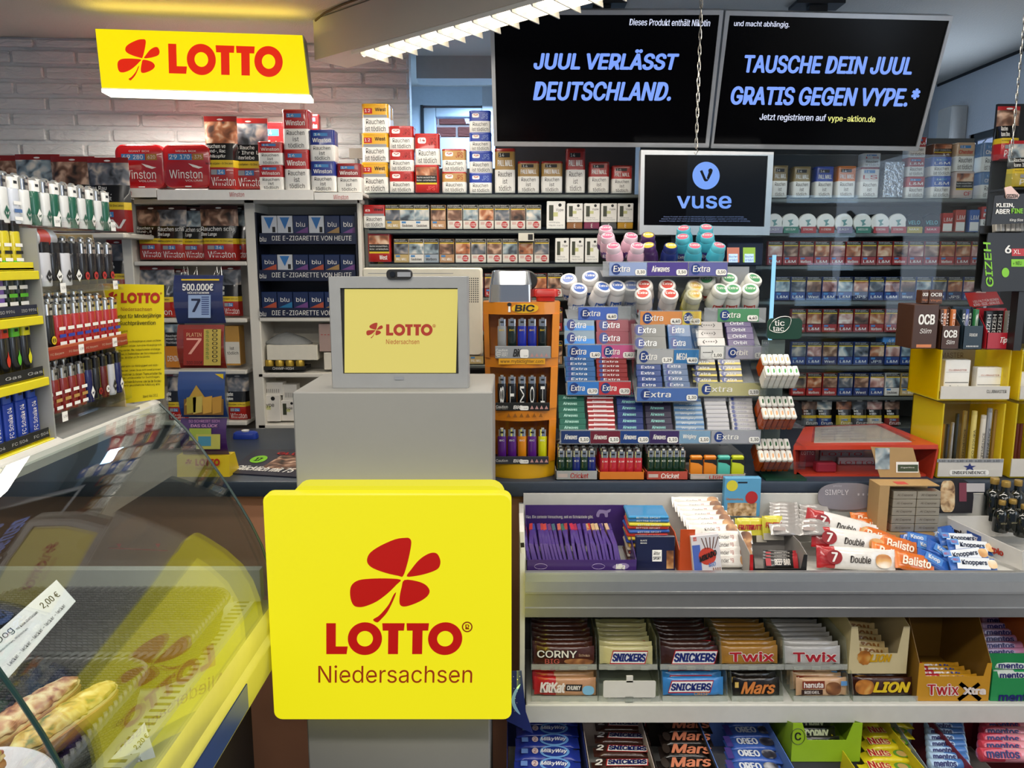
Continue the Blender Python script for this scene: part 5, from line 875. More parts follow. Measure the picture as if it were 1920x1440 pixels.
# ================================================================ stacked yellow acrylic cigar cases
YA = GL('#fff03c', .9, 0, .35); ya = 2.06; py = front(ya)
def yel_case(label, u0, u1, v0, v1, dep, plate, pv, ptxt, extra=None, left=True):
    a, b = py(u0, v1), py(u1, v0); t = thing('acrylic_case', label, 'case', ((a.x + b.x) / 2, ya + dep / 2, a.z)); w_ = .004
    g = G(); g.box(a.x, a.x + w_, ya, ya + dep, a.z, b.z, YA); ob('side_panel', g, t); g = G(); g.box(b.x - w_, b.x, ya, ya + dep, a.z, b.z, YA); ob('side_panel', g, t)
    g = G(); g.box(a.x, b.x, ya + dep - w_, ya + dep, a.z, b.z, M('#8d8578', .4)); ob('back_panel', g, t); g = G(); g.box(a.x, b.x, ya, ya + dep, a.z - .004, a.z, YA); ob('bottom', g, t); g = G(); g.box(a.x, b.x, ya, ya + dep, b.z, b.z + .004, CLR); ob('top', g, t)
    c, d = py(plate[0], pv[1]), py(plate[1], pv[0]); g = G(); g.box(c.x, d.x, ya - .003, ya, c.z, d.z, M('#c8c4bc', .4)); q = front(ya - .0034)
    if extra: extra(g, q)
    ob('front_plate', g, t); return a, b, t
CM = M('#5a4a40', .5)
a, b, t = yel_case('upper yellow acrylic case holding two white cigarillo boxes', 1757, 1898, 656, 748, .16, (1762, 1893), (724, 748), '', lambda g, q: g.tpx('CLUBMASTER', q, 1850, 731, 1887, 737, TX))
g = G(); q = front(ya + .15); g.tpx('CLUBMASTER', q, 1738, 661, 1806, 671, CM); ob('back_print', g, t)
g = G(); p0 = py(1710, 646); g.add([(a.x, ya + .002, a.z), (a.x, ya + .002, b.z), (a.x, ya + .158, b.z), (a.x, ya + .158, a.z)], [(0, 1, 2, 3)], YA); ob('side_film', g, t)
for r, l in (((1768, 676, 1821, 737), 'taller white cigarillo box in the upper yellow case'), ((1829, 690, 1882, 737), 'shorter white cigarillo box in the upper yellow case')):
    h_ = 1 if r[1] < 680 else 0
    box_at(r, ya + .03, .025, WHT, l, 'box', 'cigarillo_box', [('CLUBMASTER', .15, .66, .85, .72, M('#a8482e', .4), {}), ('Rauchen', .22, .12, .78, .22, TX, {}), ('ist tödlich', .22, .0, .78, .10, TX, {})], [(.04, .30, .96, .32, TX), (.05, .62, .95, .63, STEEL)])
a, b, t = yel_case('lower yellow acrylic case full of cigar tubes', 1757, 1887, 757, 893, .16, (1757, 1881), (860, 893), '', lambda g, q: (g.qpx(q, 1757, 861, 1881, 867, GRY), [g.tpx('6.60', q, 1760 + 17 * i, 862, 1772 + 17 * i, 866, TX, res=1, off=.001) for i in range(7)], g.poly([(x / 74 + .5, z / 10 + .5) for x, z in rrect(74, 10, 4, 3)], q(1780, 891), q(1854, 891) - q(1780, 891), q(1780, 881) - q(1780, 891), WHT, .0006), g.tpx('INDEPENDENCE', q, 1785, 883, 1848, 889, TX, bold=.02, off=.0012), g.poly([(.5, 1), (.62, .62), (1, .62), (.7, .38), (.8, 0), (.5, .22), (.2, 0), (.3, .38), (0, .62), (.38, .62)], q(1806, 882), q(1830, 882) - q(1806, 882), q(1806, 868) - q(1806, 882), M('#22306e', .4), .001)))
rr = random.Random(4)
for i, (u, v0, r_, c, n_) in enumerate([(1762, 797, 4, '#c8952a', 'thin gold'), (1770, 795, 4, '#c8952a', 'thin gold'), (1778, 795, 5, '#2a2a2c', 'black'), (1787, 792, 5, '#c4c4c4', 'silver'), (1796, 775, 6, '#1e211c', 'dark'), (1810, 770, 7, '#b49c5a', 'pale brass'), (1828, 770, 8, '#c8b86a', 'yellowish'), (1845, 778, 8, '#c9c3b8', 'white and navy'), (1857, 765, 8, '#9a9ca2', 'tall silver'), (1868, 768, 5, '#8a6a34', 'brown')]):
    Y = ya + .03 + (.03 if i % 2 and i < 6 else 0); top = P(u, v0, Y); zb = a.z; r = r_ * .0009; g = G(); h = top.z - zb; g.lathe([(0, 0), (r, .001), (r, h * .93), (r * .96, h * .935), (r, h * .94), (r * .95, h * .99), (0, h)], M(c, .3, .4 if n_ in ('silver', 'thin gold', 'pale brass', 'tall silver') else 0, coat=.3), n=14)
    if r_ >= 7: g.text('INDEPENDENCE' if c[1] != 'c' or n_ == 'white and navy' else 'VASCO FIGURA', (r * .4, -r - .0004, h * .1), (0, 0, h * .6), (-r * .9, 0, 0), TX, res=1)
    lob('cigar_tube', g, loc=(top.x, Y, zb + .001), label=f'{n_} cigar tube, {ORD[i]} from the left in the lower yellow case', cat='cigar tube')
yel_case('second upper yellow case, beside the upper case at the picture edge', 1908, 1990, 656, 748, .16, (1911, 1985), (724, 748), ''); yel_case('second lower yellow case, beside the lower case at the picture edge', 1893, 1985, 757, 893, .16, (1893, 1980), (860, 893), '')
for i, u in enumerate((1901, 1908, 1915)): top = P(u, 795, ya + .05); g = G(); g.lathe([(0, 0), (.0055, 0), (.0055, top.z - a.z), (0, top.z - a.z)], M('#5a2418', .4), n=12); lob('cigar_tube', g, loc=(top.x, ya + .05, a.z + .001), label=f'dark red cigar tube, {ORD[i]} from the left in the second lower case', cat='cigar tube')
box_at((1911, 700, 1960, 737), ya + .03, .025, WHT, 'white cigarillo box in the second upper yellow case', 'box', 'cigarillo_box', [('Rauchen', .1, .1, .9, .3, TX, {})])
# rolling paper boxes on the cases
BRN = M('#43281a', .4); SL = M('#c87a4a', .4)
def obox(r, Y, dep, m, label, txts, quads=(), op=True): return box_at(r, Y, dep, m, label, 'box', 'rolling_paper_box', txts, quads)
obox((1708, 572, 1762, 655), ya + .01, .09, BRN, 'large brown rolling paper box on the yellow cases, beside the open boxes', [('OCB', .2, .55, .85, .78, WHT, dict(bold=.03)), ('Slim', .3, .35, .75, .46, WHT, dict(shear=.2))], [(.2, .03, .8, .1, SL)])
def openbox(r, vb, Y, m, label, txts, items, where):
    """small open tray with a low front and packets standing in it"""
    u0, v0, u1, v1 = r; pl = front(Y); a, b = pl(u0, v1), pl(u1, v0); t = .0015; g = G(); W = b.x - a.x; fr_ = pl(u0, vb).z; D = .06
    g.box(a.x, b.x, Y, Y + t, a.z, fr_, m); g.box(a.x, b.x, Y + D, Y + D + t, a.z, b.z, m); g.box(a.x, b.x, Y, Y + D, a.z, a.z + t, m)
    for x in (a.x, b.x - t): g.add([(x + e, y, z) for e in (0, t) for y, z in ((Y, a.z), (Y + D, a.z), (Y + D, b.z), (Y, fr_))], [(3, 2, 1, 0), (4, 5, 6, 7), (0, 1, 5, 4), (1, 2, 6, 5), (2, 3, 7, 6), (3, 0, 4, 7)], m)
    for s_, x0, z0, x1, z1, tm_, kw in txts: g.tl(s_, a.x + x0 * W, a.x + x1 * W, a.z + z0 * (fr_ - a.z), a.z + z1 * (fr_ - a.z), Y, tm_, **kw)
    ob('rolling_paper_box', g, label=label, cat='box')
    for i, (c, st) in enumerate(items):
        n = len(items); h = (b.z - a.z) * .93; g = G(); w_ = (W - .005) / n * .9; g.box(-w_ / 2, w_ / 2, 0, .012, 0, h, M(c, .35), .001)
        g.text(st, (w_ * .3, 0, h * .35), (0, 0, h * .55), (-w_ * .6, 0, 0), WHT, bold=.02, res=1); lob('rolling_paper', g, loc=(a.x + .0025 + (W - .005) * (i + .5) / n, Y + .02 + .006 * (i % 3), a.z + .002), label=f'rolling paper packet, {ORD[i]} from the left in {where}', cat='rolling paper')
openbox((1763, 577, 1804, 655), 611, ya + .005, BRN, 'small brown open box of slim rolling papers', [('OCB', .12, .5, .85, .82, WHT, dict(bold=.03)), ('Slim', .3, .22, .75, .4, WHT, dict(shear=.2))], [('#4a2c1c', 'Slim'), ('#c8743c', 'OCB'), ('#4a2c1c', 'Slim'), ('#c8743c', 'OCB')], 'the small brown box'); openbox((1804, 577, 1848, 655), 611, ya + .005, M('#22343f', .4), 'dark teal open box of black rolling papers', [('PREMIUM', .3, .55, .7, .68, WHT, {}), ('--------', .2, .1, .8, .16, WHT, {})], [('#10242a', 'OCB'), ('#3c4fa0', 'B'), ('#101a1c', 'OCB'), ('#2c7a44', 'B')], 'the dark teal box')
openbox((1849, 580, 1913, 655), 624, ya + .0, M('#a8202c', .35), 'red open box of black paper packets on the yellow cases', [('Tips', .42, .3, .75, .75, WHT, dict(bold=.02, shear=.2))], [('#161616', 'GIZEH'), ('#141414', 'GIZEH'), ('#181818', 'GIZEH'), ('#8a8478', 'GIZEH')], 'the red box')
for i, r in enumerate(((1727, 545, 1742, 570), (1741, 545, 1769, 571))): obox(r, ya + .03 + .0 * i, .03, M('#4a2a18', .4), ['narrow brown paper packet on the large brown box, nearer the rack', 'wider brown paper packet on the large brown box'][i], [('OCB', .1, .55, .9, .8, WHT, dict(bold=.03)), ('Virgin', .1, .15, .9, .35, SL, {})])
sg_ = thing('red_price_sign', 'tilted red card sign with white lettering above the red open box', 'sign', P(1845, 575, ya + .10)); pl = front(ya + .10); g = G(); qd = [pl(1820, 577), pl(1882, 570), pl(1868, 546), pl(1809, 549)]; slab(g, qd, .002, M('#c0281e', .4)); p = pl(1824, 568) + Vector((0, -.0008, 0)); g.text('VIELFALT FÜR DEINEN', p, pl(1872, 563) - pl(1824, 568), Vector((-.003, 0, .008)), WHT, res=1); p = pl(1826, 574) + Vector((0, -.0008, 0)); g.text('KING-SIZE-GENUSS', p, pl(1874, 569) - pl(1826, 574), Vector((-.003, 0, .007)), WHT, res=1); ob('card', g, sg_)
g = G(); g.poly([(.0, 0), (1, 0), (.85, .5), (.55, 1), (.4, .6)], pl(1828, 549) + Vector((0, -.002, 0)), Vector((.03, 0, 0)), Vector((0, 0, .02)), M('#d8b8b0', .4), 0); ob('emblem', g, sg_); g = G(); q = pl(1845, 600); g.box(q.x - .004, q.x + .004, ya + .1015, ya + .105, P(0, 655, ya).z, q.z + .05, STEEL); ob('post', g, sg_)
# black and green card display
YG = 2.0; pg_ = front(YG); BK = M('#141414', .4); GN = M('#7cc01e', .4); gd = thing('card_display', 'black cardboard display with white and green lettering at the picture edge', 'display', pg_(1890, 545))
g = G(); po = lambda pts, y0, y1, m: g.loft([[(pg_(u, v).x, y, pg_(u, v).z) for u, v in pts] for y in (y0, y1)], m)
po([(1865, 367), (1960, 360), (1960, 417), (1858, 421)][::-1], YG, YG + .003, BK); q = front(YG - .0006); g.tpx('KLEIN,', q, 1868, 381, 1901, 390, WHT, bold=.04); g.tpx('ABER', q, 1866, 392, 1893, 401, WHT, bold=.04); g.tpx('FINE', q, 1896, 391, 1918, 400, GN, bold=.04); g.tpx('King Size', q, 1893, 410, 1918, 416, WHT, shear=.2); ob('header_card', g, gd)
g = G(); po([(1882, 352), (1894, 349), (1910, 366), (1906, 373), (1886, 372)], YG - .004, YG - .001, M('#d8b8b0', .4)); g.tpx('GIZEH', front(YG - .0046), 1887, 364, 1908, 371, TX, bold=.03); ob('emblem', g, gd)
g = G(); po([(1960, 545), (1850, 548), (1848, 540), (1862, 436), (1960, 436)], YG + .02, YG + .024, BK); q = front(YG + .0195); p = q(1863, 538); g.text('GIZEH', p, q(1857, 455) - p, q(1849, 537) - p, GN, bold=.03); g.tpx('6', q, 1884, 460, 1896, 475, WHT, bold=.03); g.qpx(q, 1897, 466, 1925, 480, RED); g.tpx('XL', q, 1900, 468, 1913, 476, WHT, off=.001); g.qpx(q, 1896, 486, 1925, 500, GN); g.tpx('+ NEU', q, 1899, 490, 1915, 497, TX, off=.001); g.poly([(.5 + .5 * cos(i * .3), .5 + .5 * sin(i * .3)) for i in range(21)], q(1878, 520), q(1892, 520) - q(1878, 520), q(1878, 502) - q(1878, 520), GN, .0006); ob('body', g, gd)
g = G(); x0 = pg_(1862, 450).x; g.box(x0, x0 + .2, YG + .024, YG + .06, pg_(0, 436).z - .002, pg_(0, 436).z, BK); g.box(x0, x0 + .2, YG + .06, YG + .063, pg_(0, 548).z, pg_(0, 421).z, BK); g.box(x0 + .1, x0 + .12, YG + .03, YG + .06, P(0, 655, ya).z, pg_(0, 548).z, BK); ob('back_card', g, gd)
for i in range(6): p = P(1872 + 9 * i, 434, YG + .03); g = G(); g.box(-.006, .006, 0, .02, 0, .03, M('#a8a49c', .3, .3), .002); lob('filter_bag', g, loc=p, rot=(-.2, 0, R_.uniform(-.3, .3)), label=f'small clear filter bag, {ORD[i]} from the left on the black card display', cat='bag')
for i, r in enumerate(((1872, 197, 1925, 300), (1895, 262, 1975, 352))): pouch_at(r, 2.55 - .03 * i, ['upper tobacco pouch hanging by the right wall', 'lower tobacco pouch with yellow band by the right wall'][i], ['Rauchen', 'kann Ihre'], ph=i, low='#b0242a' if i == 0 else '#b8a030', seam='#b0242a', brand='Pouch')
g = G(); a, b = front(2.56)(1870, 355), front(2.56)(1990, 190); g.box(a.x, b.x, 2.60, 2.61, ZC, b.z, DK); g.box(a.x, b.x, 2.50, 2.60, a.z - .006, a.z, DK); pr0 = ob('pouch_stand', g, label='dark stand panel carrying the hanging pouches by the right wall', cat='stand')
# ================================================================ glass snack case on the left
def PX(u, v, X):
    d = ray(u, v); return _E + d * (X / d.x)
CP = [(-.768, 1.295), (-.742, 1.268), (-.713, 1.236), (-.686, 1.199), (-.660, 1.158), (-.632, 1.113), (-.606, 1.066), (-.583, 1.021), (-.563, .973), (-.551, .930), (-.543, .886), (-.540, .842)]
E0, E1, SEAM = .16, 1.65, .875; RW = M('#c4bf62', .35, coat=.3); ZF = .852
gc = thing('snack_display_case', 'long glass snack case with curved front holding baskets of hot dogs', 'display case', (-.95, .9, 0))
g = G(); g.box(-1.45, -.60, E0, E1 - .02, 0, .68, M('#231a16', .5)); ob('base', g, gc)
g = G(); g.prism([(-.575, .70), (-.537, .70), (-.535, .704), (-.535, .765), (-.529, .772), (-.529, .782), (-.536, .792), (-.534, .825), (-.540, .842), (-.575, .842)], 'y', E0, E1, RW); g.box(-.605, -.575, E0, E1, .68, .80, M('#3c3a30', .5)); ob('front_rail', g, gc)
g = G(); g.box(-.5345, -.531, E0, 1.43, .712, .765, M('#1c3c7c', .35)); ob('price_strip', g, gc, label='dark blue strip on the front rail')
g = G(); g.box(-1.45, -.575, E0, E1, .80, ZF, M('#aeb0ae', .35)); 
for i in range(70): y = .3 + i * .019; g.box(-.612, -.585, y, y + .007, ZF, ZF + .0006, M('#3a3c3c', .6))
ob('deck', g, gc); g = G(); g.box(-1.46, -1.44, E0, E1, .80, 1.30, M('#8c857c', .5)); ob('rear_wall', g, gc)
g = G(); GC = GL('#f2f6f4', 1.8)
def curved(y0, y1):
    o = CP; i = [(x - .005, z - .003) for x, z in CP]; ring = lambda y: [(x, y, z) for x, z in o + i[::-1]]
    g_ = G(); g_.loft([ring(y0), ring(y1)], GC); return g_
ob('curved_glass', curved(SEAM + .002, E1), gc, sharp=25); ob('curved_glass', curved(E0, SEAM - .002), gc, sharp=25)
g = G(); g.tube([(x, SEAM, z) for x, z in CP], .0035, M('#14302c', .3), 6); ob('glass_seam', g, gc)
g = G(); pp = [(-1.44, ZF)] + [(-.54, ZF)] + CP[::-1] + [(-1.44, 1.295)]; g.prism(pp, 'y', E1 - .002, E1 + .003, GL('#eef4f2', 1.0)); ob('end_glass', g, gc)
g = G(); g.tube([(x, E1, z) for x, z in CP], .0028, M('#3c4a48', .2), 6); ob('glass_edge', g, gc)
g = G(); g.prism([(x, z) for x, z in ((-.80, 1.287), (-.797, 1.30), (-.785, 1.303), (-.772, 1.297), (-.766, 1.283), (-.77, 1.268), (-.782, 1.264), (-.80, 1.27))], 'y', E0, E1 + .012, M('#c8c6be', .35, coat=.2)); ob('top_rail', g, gc)
g = G(); g.box(-1.46, -.80, E0, E1, 1.288, 1.296, M('#b8b6b0', .4)); ob('top_shelf', g, gc)
g = G(); g.box(-1.44, -.56, E1 - .03, E1 - .006, ZF, .925, M('#a9aaa6', .4)); q = front(E1 - .0305); ob('end_wall', g, gc)
g = G(); a, b = q(405, 1142), q(438, 1117); g.box(a.x, b.x, E1 - .036, E1 - .03, a.z, b.z, M('#b4b4a4', .4), .002)
for u in (415, 428): p = q(u, 1131); g.lathe([(0, .001), (.004, .001), (.004, 0), (0, 0)], DK, T=Matrix.Translation((p.x, E1 - .0362, p.z)) @ Matrix.Rotation(radians(90), 4, 'X'), n=10)
ob('socket', g, gc)
g = G(); q = front(E1 - .0025); f_ = lambda u, v: q(u, v); g.quad(f_(204, 1028), f_(315, 1033) - f_(204, 1028), Vector((0, 0, .0018)), M('#8a2a20', .5), .001)
for u in (224, 297): p = f_(u, 1028); g.poly([(0, 1), (1, 1), (.5, 0)], p + Vector((-.006, 0, .001)), Vector((.012, 0, 0)), Vector((0, 0, .010)), M('#8a2a20', .5), .001)
ob('fill_mark', g, gc, label='red fill line with two small triangles')
ld = bpy.data.lights.new('case_light', 'AREA'); ld.shape = 'RECTANGLE'; ld.size = .03; ld.size_y = 1.2; ld.energy = 2.6; ld.color = (1, .92, .86)
lo = bpy.data.objects.new('case_light', ld); COL.objects.link(lo); lo.location = (-.84, .95, 1.276)
# woven baskets
def weave():
    k = 'weave'
    if k in _M: return _M[k]
    mt = bpy.data.materials.new('woven_cane'); mt.use_nodes = True; t = mt.node_tree; L = t.links.new; b = t.nodes['Principled BSDF']; b.inputs['Roughness'].default_value = .5
    tc = nn(t, 'ShaderNodeTexCoord'); mp = nn(t, 'ShaderNodeMapping'); mp.inputs['Scale'].default_value = (1, 1, 1); w1 = nn(t, 'ShaderNodeTexBrick'); w1.inputs['Scale'].default_value = 75; w1.inputs['Mortar Size'].default_value = .10; w1.inputs['Mortar Smooth'].default_value = 1.0; w1.inputs['Brick Width'].default_value = .8; w1.inputs['Row Height'].default_value = .36
    w1.inputs['Color1'].default_value = lin('#55535a'); w1.inputs['Color2'].default_value = lin('#3a383e'); w1.inputs['Mortar'].default_value = lin('#1e1d21')
    sp = nn(t, 'ShaderNodeSeparateXYZ'); L(tc.outputs['Object'], sp.inputs[0]); a1 = nn(t, 'ShaderNodeMath', operation='ADD'); L(sp.outputs[0], a1.inputs[0]); L(sp.outputs[1], a1.inputs[1]); a2 = nn(t, 'ShaderNodeMath', operation='MULTIPLY_ADD'); a2.inputs[1].default_value = .4; L(sp.outputs[1], a2.inputs[0]); L(sp.outputs[2], a2.inputs[2]); cb = nn(t, 'ShaderNodeCombineXYZ'); L(a1.outputs[0], cb.inputs[0]); L(a2.outputs[0], cb.inputs[1]); L(cb.outputs[0], w1.inputs['Vector']); L(w1.outputs['Color'], b.inputs['Base Color']); bp = nn(t, 'ShaderNodeBump'); bp.inputs['Strength'].default_value = .8; bp.inputs['Distance'].default_value = .004; L(w1.outputs['Fac'], bp.inputs['Height']); bp.invert = True; L(bp.outputs[0], b.inputs['Normal']); _M[k] = mt; return mt
WV = weave(); WVR = M('#4a484c', .4)
def basket(x0, x1, y0, y1, label, h=.066, r=.05):
    cx_, cy_ = (x0 + x1) / 2, (y0 + y1) / 2; W, D = x1 - x0, y1 - y0; t = thing('woven_basket', label, 'basket', (cx_, cy_, ZF)); rr_ = lambda k, z, d=0: [(cx_ + x, cy_ + y, z) for x, y in rrect(W * k - d, D * k - d, r, 7)]
    g = G(); n = 9; rings = []
    for i in range(n): rings.append(rr_(1 - .06 * (1 - i / (n - 1)), ZF + .001 + h * i / (n - 1), .004 * (i % 2)))
    for i in range(n): rings.append(rr_(1 - .06 * i / (n - 1), ZF + .001 + h - (h - .006) * i / (n - 1), .012))
    g.loft(rings, WV, cap=False); k = len(rings[0]); g.f.append(tuple(range(k - 1, -1, -1))); g.fm.append(0); o_ = (len(rings) - 1) * k; g.f.append(tuple(o_ + j for j in range(k))); g.fm.append(0); ob('body', g, t)
    # braided rim: three strands
    bp_ = rr_(1, ZF + h + .001); N = 620; L_ = []; tot = [0]
    for i in range(len(bp_)): tot.append(tot[-1] + (Vector(bp_[(i + 1) % len(bp_)]) - Vector(bp_[i])).length)
    def at(s_):
        s_ %= tot[-1]
        for i in range(len(bp_)):
            if s_ <= tot[i + 1]: f = (s_ - tot[i]) / max(1e-9, tot[i + 1] - tot[i]); A_, B_ = Vector(bp_[i]), Vector(bp_[(i + 1) % len(bp_)]); return A_.lerp(B_, f), (B_ - A_).normalized()
    g = G()
    for s3 in range(2):
        pts = []
        for i in range(N):
            p, d = at(tot[-1] * i / N); nrm = d.cross(Vector((0, 0, 1))); ph = 2 * pi * (round(tot[-1] / .03) * i / N) + pi * s3; pts.append(p + nrm * (.0042 * cos(ph)) + Vector((0, 0, .0042 * sin(ph))))
        g.tube(pts, .0042, WVR, 5, True)
    ob('braided_rim', g, t); return t
basket(-1.06, -.585, 1.255, 1.53, 'empty dark woven basket at the far end of the glass case'); basket(-1.12, -.615, .80, 1.235, 'dark woven basket with two hot dogs in the glass case')
basket(-1.05, -.615, .42, .78, 'dark woven basket under the white plate in the glass case')
# hot dogs
CRU = M('#b8824e', .6, bump=.6, ns=60, var=.3); CRM = M('#d9bb84', .6, bump=.4, ns=50, var=.2)
def hotdog(x0, y0, x1, y1, label, pal):
    a, b = Vector((x0, y0, 0)), Vector((x1, y1, 0)); d = (b - a); Ln = d.length; t = thing('hot_dog', label, 'hot dog', ((x0 + x1) / 2, (y0 + y1) / 2, ZF + .024), (0, 0, math.atan2(d.y, d.x))); rr_ = random.Random(int(abs(x0) * 1000))
    def body(w, h, zc, k, flat, m, n=18, wob=.0):
        g = G(); rings = []
        for i in range(n + 1):
            s_ = -1 + 2 * i / n; f = max(.05, 1 - abs(s_) ** k) ** .5; ds = rr_.uniform(-wob, wob); rg = []
            for j in range(16):
                an = 2 * pi * j / 16; z = sin(an) * h * f * (1 + .5 * ds); z = min(z, flat * h * f) if flat else z; rg.append((s_ * Ln / 2 * (.96 if wob else 1), cos(an) * w * f * (1 + ds), zc + z + (rr_.uniform(-1, 1) * wob * .012)))
            rings.append(rg)
        g.loft(rings, m); return g
    lob('bun', body(.031, .026, .026, 2.6, .55, CRU), t, label='golden crusty bun'); lob('crumb', body(.027, .010, .036, 2.8, 0, CRM), t); lob('sausage', body(.012, .008, .040, 6, 0, M('#a85a48', .35)), t)
    lob('topping', body(.0255, .013, .042, 4, 0, PH(*pal, sc=55), 30, .10), t, label='melted cheese and onion topping')
CHS, ONI, HAM, REL = M('#d9b04c', .45), M('#dcc78c', .5), M('#9c5248', .4), M('#7c8440', .45)
hotdog(-.775, .985, -.725, 1.19, 'hot dog with ham and onion topping, nearer the large price card', ('#8a5038', '#b8805c', '#d8b88a', '#e4d4a8')); hotdog(-.705, .985, -.655, 1.175, 'hot dog with cheese and green relish, beside the ham one', ('#6c7430', '#c8a048', '#dcc070', '#e8dca0'))
g = G(); rings = []
for i in range(13): s_ = -1 + 2 * i / 12; w_ = max(.04, 1 - abs(s_) ** 2.6) ** .5; rings.append([(.03 * w_ * cos(2 * pi * j / 14), s_ * .085, .03 + .028 * w_ * sin(2 * pi * j / 14)) for j in range(14)])
g.loft(rings, CRU); lob('bread_roll', g, loc=(-1.02, 1.34, ZF + .012), label='plain bread roll behind the large price card', cat='bread roll')
for i, (x, y) in enumerate(((-.64, .70), )):
    g = G(); g.lathe([(0, 0), (.07, 0), (.10, .012), (.115, .02), (.112, .022), (.09, .014), (0, .006)], M('#d8d2dc', .25, coat=.4), n=36); lob('plate', g, loc=(PZ(40, 1405, .945).x - .02, PZ(40, 1405, .945).y - .110, .926), label='white plate resting across the basket rims in the glass case', cat='plate')
pz_ = PZ(40, 1405, .945); hd = hotdog(pz_.x - .09, pz_.y - .19, pz_.x + .015, pz_.y - .055, 'hot dog on the white plate in the near part of the case', ('#7c4a2c', '#c8a048', '#dcc070')); [o for o in bpy.data.objects if o.get('label', '').startswith('hot dog on the white')][0].location.z = .940
# price cards inside the case
def card(name, label, corners, lines, dY, n):
    pl = plane(dY, n); q = [pl(*c) for c in corners]; t = thing(name, label, 'price card', (q[0] + q[1]) / 2); g = G(); slab(g, q, .0015, M('#d4d4d6', .5))
    for st, (a, b, h), m, kw in lines:
        p = pl(*a); px = pl(*b) - p; py = pl(*h) - p; up = pl.n.cross(px).normalized(); py = up * py.dot(up); g.text(st, p, px, py, m, off=.0009, **kw)
    ob('card', g, t); g = G(); slab(g, [q[0] + (q[0] - q[3]) * .02 - pl.n * .002, q[1] + (q[1] - q[2]) * .02 - pl.n * .002, q[2] - pl.n * .002, q[3] - pl.n * .002], .002, CLR); ob('holder', g, t); return q
card('price_card', 'white price card for hot dogs priced 2.00, leaning on the basket', [(14, 1273), (142, 1127), (106, 1087), (-50, 1225)],
     [('Hot Dog', ((-30, 1238), (30, 1185), (-40, 1224)), TX, dict(bold=.01)), ('mit Käse überbacken', ((33, 1182), (72, 1149), (30, 1177)), TX, dict(res=1)), ('2,00 €', ((84, 1144), (116, 1119), (79, 1128)), TX, dict(bold=.02)), ('Weizenbrötchen, Würstchen', ((-10, 1234), (54, 1180), (-12, 1229)), TX, dict(res=1)), ('Lecker - lecker - lecker - lecker - lecker', ((19, 1249), (124, 1136), (15, 1242)), TX, dict(res=1))], P(60, 1190, 1.20), (.42, -.62, .66))
card('price_card', 'white price card priced 2.20 standing at the front rail', [(205, 1490), (302, 1452), (271, 1354), (165, 1470)], [('2,20 €', ((258, 1408), (282, 1382), (252, 1397)), TX, dict(bold=.02)), ('SNACK', ((250, 1440), (268, 1428), (247, 1430)), TX, {})], P(262, 1400, 1.09), (.35, -.65, .67))
# ================================================================ lighter racks on the case
RXF = -.79; YLW = M('#d4c414', .35, coat=.2); BEI = M('#b09a70', .5, ns=8, var=.08); PG = M('#8f8f8c', .35)
rk1 = thing('lighter_rack', 'yellow-edged lighter rack on the glass case, nearest the viewer', 'rack', (-.84, 1.15, 1.296))
rk2 = thing('lighter_rack', 'beige lighter rack with clear trays on the glass case beside the yellow notice', 'rack', (-.84, 1.45, 1.296))
def tier(par, y0, y1, z, m, lip=.012, dep=.085, drop=.02, nm='tray', art=None, yl=False):
    g = G(); g.prism([(RXF - dep, z + drop), (RXF, z), (RXF, z + .003), (RXF - dep, z + drop + .003)], 'y', y0, y1, m); g.box(RXF - .002, RXF, y0, y1, z - .001, z + lip, m, .0005)
    if yl: g.box(RXF - .004, RXF + .008, y0, y1, z - .016, z - .002, m, .001)
    o = ob(nm, g, par)
    if art:
        g = G(); c, st, tm_ = art; g.box(RXF, RXF + .0015, y0 + .004, y1 - .004, z + .001, z + .017, M(c, .4)); n = max(1, int((y1 - y0) / .05))
        for i in range(n): a = y0 + .01 + (y1 - y0) * i / n; g.text(st, (RXF + .0015, a, z + .006), (0, (y1 - y0) / n * .7, 0), (0, 0, .005), tm_, res=1)
        ob('art_strip', g, o)
for z, art in ((1.300, ('#15171c', 'FC S04', M('#a8a8a8', .5))), (1.405, ('#16181c', 'Gas', M('#a8a8a8', .5))), (1.508, ('#141a30', 'ISO 9994', M('#a8a8a8', .5))), (1.582, None)): tier(rk1, 1.06, 1.285, z + .006, YLW, art=art, yl=True)
g = G(); g.box(-.885, -.782, 1.286, 1.290, 1.296, 1.655, PG); ob('end_panel', g, rk1); g = G(); g.box(-.885, -.88, 1.06, 1.286, 1.296, 1.655, M('#c8b41c', .4)); ob('back_panel', g, rk1)
for z, m, art in ((1.322, CLR, None), (1.434, M('#a8502c', .4), ('#8f2c1c', 'FC Bayern', M('#c8a890', .5))), (1.546, CLR, None)): tier(rk2, 1.295, 1.575, z, m, lip=.022, dep=.10, drop=.03, art=art)
g = G(); g.box(-.90, -.895, 1.295, 1.575, 1.296, 1.655, BEI); ob('back_panel', g, rk2); g = G(); g.prism([(-.90, 1.296), (-.806, 1.296), (-.806, 1.33), (-.846, 1.655), (-.90, 1.655)], 'y', 1.576, 1.580, BEI); ob('end_panel', g, rk2); g = G(); g.prism([(-.90, 1.296), (-.79, 1.296), (-.81, 1.655), (-.90, 1.655)], 'y', 1.291, 1.2945, M('#a8a49c', .4)); ob('side_panel', g, rk2)
g = G(); g.box(-.90, -.775, 1.296, 1.574, 1.297, 1.303, PG); ob('base', g, rk2)
QF = radians(90)
S04 = make_lighter('#1f3c9c', .082, .0125, .42, M('#26459c', .35), 'FC Schalke 04', WHT, side='v', sq=True); FLM = {n: make_lighter('#121212', .080, .0125, .5, M(c, .35), 'x', M(c, .4), side='flame') for n, c in (('red', '#c8321c'), ('green', '#5ab82c'), ('yellow', '#d8d01c'))}
